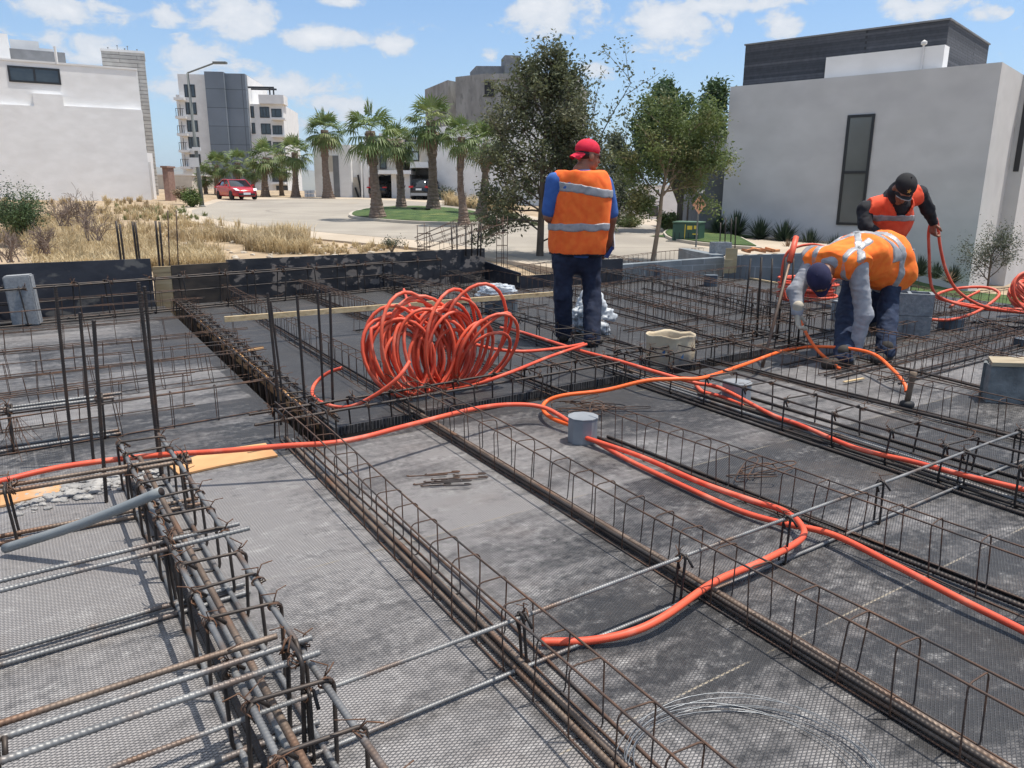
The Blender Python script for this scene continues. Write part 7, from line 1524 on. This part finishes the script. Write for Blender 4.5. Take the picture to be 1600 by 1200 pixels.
# ---- the man behind in black cap
base = D(1385, 520, 7.35); base.z = 0; root = empty('person', base, 'man leaning forward in black cap and red-orange vest, raising a loop of conduit', 'person')
J = lambda x, y, Y_: D(x, y, Y_)
nk = J(1405, 316, 6.96); pel = J(1368, 388, 7.30); ch = nk.lerp(pel, .38); hc = J(1412, 295, 6.80)
hp, HL, HM = headprims(hc, (-.12,-.66,-.74), (.08,-.70,.70), T(nk))
sA, sB = J(1352, 328, 7.02), J(1436, 304, 7.10); eA, wA = J(1352, 352, 6.95), J(1378, 372, 6.85); eB, wB = J(1447, 334, 7.05), J(1458, 348, 7.22); eB = J(1449, 326, 7.12)
lt = (sB-sA).normalized(); fw = Vector((-.1,-.97,-.1))
torso = [('c', T(ch), T(ch.lerp(pel,.7)), .170, .160, fw, .70), ('c', T(ch.lerp(pel,.7)), T(pel), .160, .160, fw, .72), ('c', T(sA), T(sB), .070, .070), ('c', T(nk-Vector((0,0,.03))), T(ch), .10, .15, fw, .8)]
hA, hB = pel+Vector((-.09,0,-.03)), pel+Vector((.09,.02,-.03)); kA, kB = Vector((hA.x-.02, 7.28, .48)), Vector((hB.x+.02, 7.30, .48)); aA, aB = Vector((hA.x-.03, 7.36, .09)), Vector((hB.x+.03, 7.40, .09))
legs = [('c', T(hA), T(kA), .088, .062), ('c', T(kA), T(aA), .062, .044), ('c', T(hB), T(kB), .088, .062), ('c', T(kB), T(aB), .062, .044)]
armsv = [('c', T(sA), T(eA), .058, .046), ('c', T(eA), T(wA), .046, .032), ('c', T(sB), T(eB), .058, .046), ('c', T(eB), T(wB), .046, .032)]
shr = [(p[0], p[1], p[2], p[3]*.85, p[4]*.85, *p[5:]) for p in torso+legs+armsv]
hB_ = handprims(wB, (.15,.1,-.95), (.9,.1,.2), 1, 1, .85); hA_ = handprims(wA, (.6,-.3,-.6), (.3,-.3,-.9), -1, 1, .7)
body([(hp, .0062, .018), (shr, .011, .03), (hB_+hA_, .005, .008)], 'body', M_skin, root)
garment('hoodie', torso+[('c', T(sA), T(eA), .070, .057), ('c', T(eA), T(wA), .057, .044), ('c', T(sB), T(eB), .068, .056), ('c', T(eB), T(wB), .055, .042), ('c', T(nk+Vector((-.04,.05,.04))), T(nk+Vector((.03,.05,.05))), .085, .08), ('e', T(hc+Vector((0,.06,-.03))), (.105,.09,.11))], .010, M_blkS, root, .035, amp=.009, sc=(10,10,12), seed=7)
vcut = [plane(sA-lt*.0, (-1,0,.3)), plane(sB+lt*.0, (1,0,.3)), lambda X, Y, Z: -(Z-(pel.z-.02))]
hb = Vector(T(nk+Vector((.0,-.02,.02))))
neckhole = lambda X, Y, Z: np.sqrt((X-hb.x)**2+((Y-hb.y)*.8)**2+((Z-hb.z)*.62)**2)-.095
garment('vest', torso, .0095, M_vest3, root, .035, vcut, .020, .009, (8,8,8), 9, [neckhole])
for z in (345, ): garment('reflective_band', torso, .0095, M_refl, root, .035, [slabcut(J(1390, 341, 7.0), (0,0,1), .026)]+vcut, .025, .009, (8,8,8), 9)
for (a, b) in (((1368,300),(1358,345)),): pass
jp = legs+[('c', T(hA), T(hB), .12, .12), ('c', T(kA), T(aA), .072, .066), ('c', T(kB), T(aB), .072, .066)]
garment('jeans', jp, .012, M_jean2, root, .03, [lambda X, Y, Z: -(Z-.05)], .010, .009, (10,10,14), 12)
for a in (aA, aB):
    b = Vector((a.x, a.y, 0)); f2_ = Vector((-.2,-.98,0)); garment('boot', [('c', T(b+Vector((0,0,.12))), T(b+Vector((0,0,.045))), .055, .048), ('c', T(b-f2_*.05+Vector((0,0,.044))), T(b+f2_*.16+Vector((0,0,.036))), .044, .040)], .009, M_boot, root, .03, [lambda X, Y, Z: -(Z-.004)])
cp = capmesh(HL, HM, M_blkcap, root, False, None, -.1)
mb = MB(); q = []
star = [((.021 if i % 2 == 0 else .0085)*math.sin(i*math.pi/5), (.021 if i % 2 == 0 else .0085)*math.cos(i*math.pi/5)) for i in range(10)]
patch(HL, .0, 0, .070, star, M_gold2, 'cap_star', cp)
mb = MB(); e_ = [Vector(HL(.080*a*.84, (.078*math.sqrt(max(0,1-(a*.72)**2)) + .073*math.sqrt(max(.05,1-.75*a*a)))-.010, .022-.026*a*a*.85-.012+.001)) for a in [i/8-1 for i in range(17)]]; mb.tube(e_, .0045, 6); mb.build('brim_edge', M_dirtyw, cp, True)
# ------------------------------------------------------------------ distant air
mb = MB(); mb.box(-9500, 9500, -500, 14500, -75, 300)
mh = bpy.data.materials.new('haze_air'); mh.use_nodes = True; n_ = mh.node_tree.nodes; n_.clear(); o_ = n_.new('ShaderNodeOutputMaterial'); v_ = n_.new('ShaderNodeVolumePrincipled')
v_.inputs['Color'].default_value = (.72,.82,.95,1); v_.inputs['Density'].default_value = 9e-5; v_.inputs['Anisotropy'].default_value = .2
mh.node_tree.links.new(v_.outputs[0], o_.inputs['Volume'])
tag(mb.build('haze', mh), 'pale blue distant haze in the air', 'haze', kind='stuff')
for _o in bpy.data.objects:
    if '_w' in _o: del _o['_w']
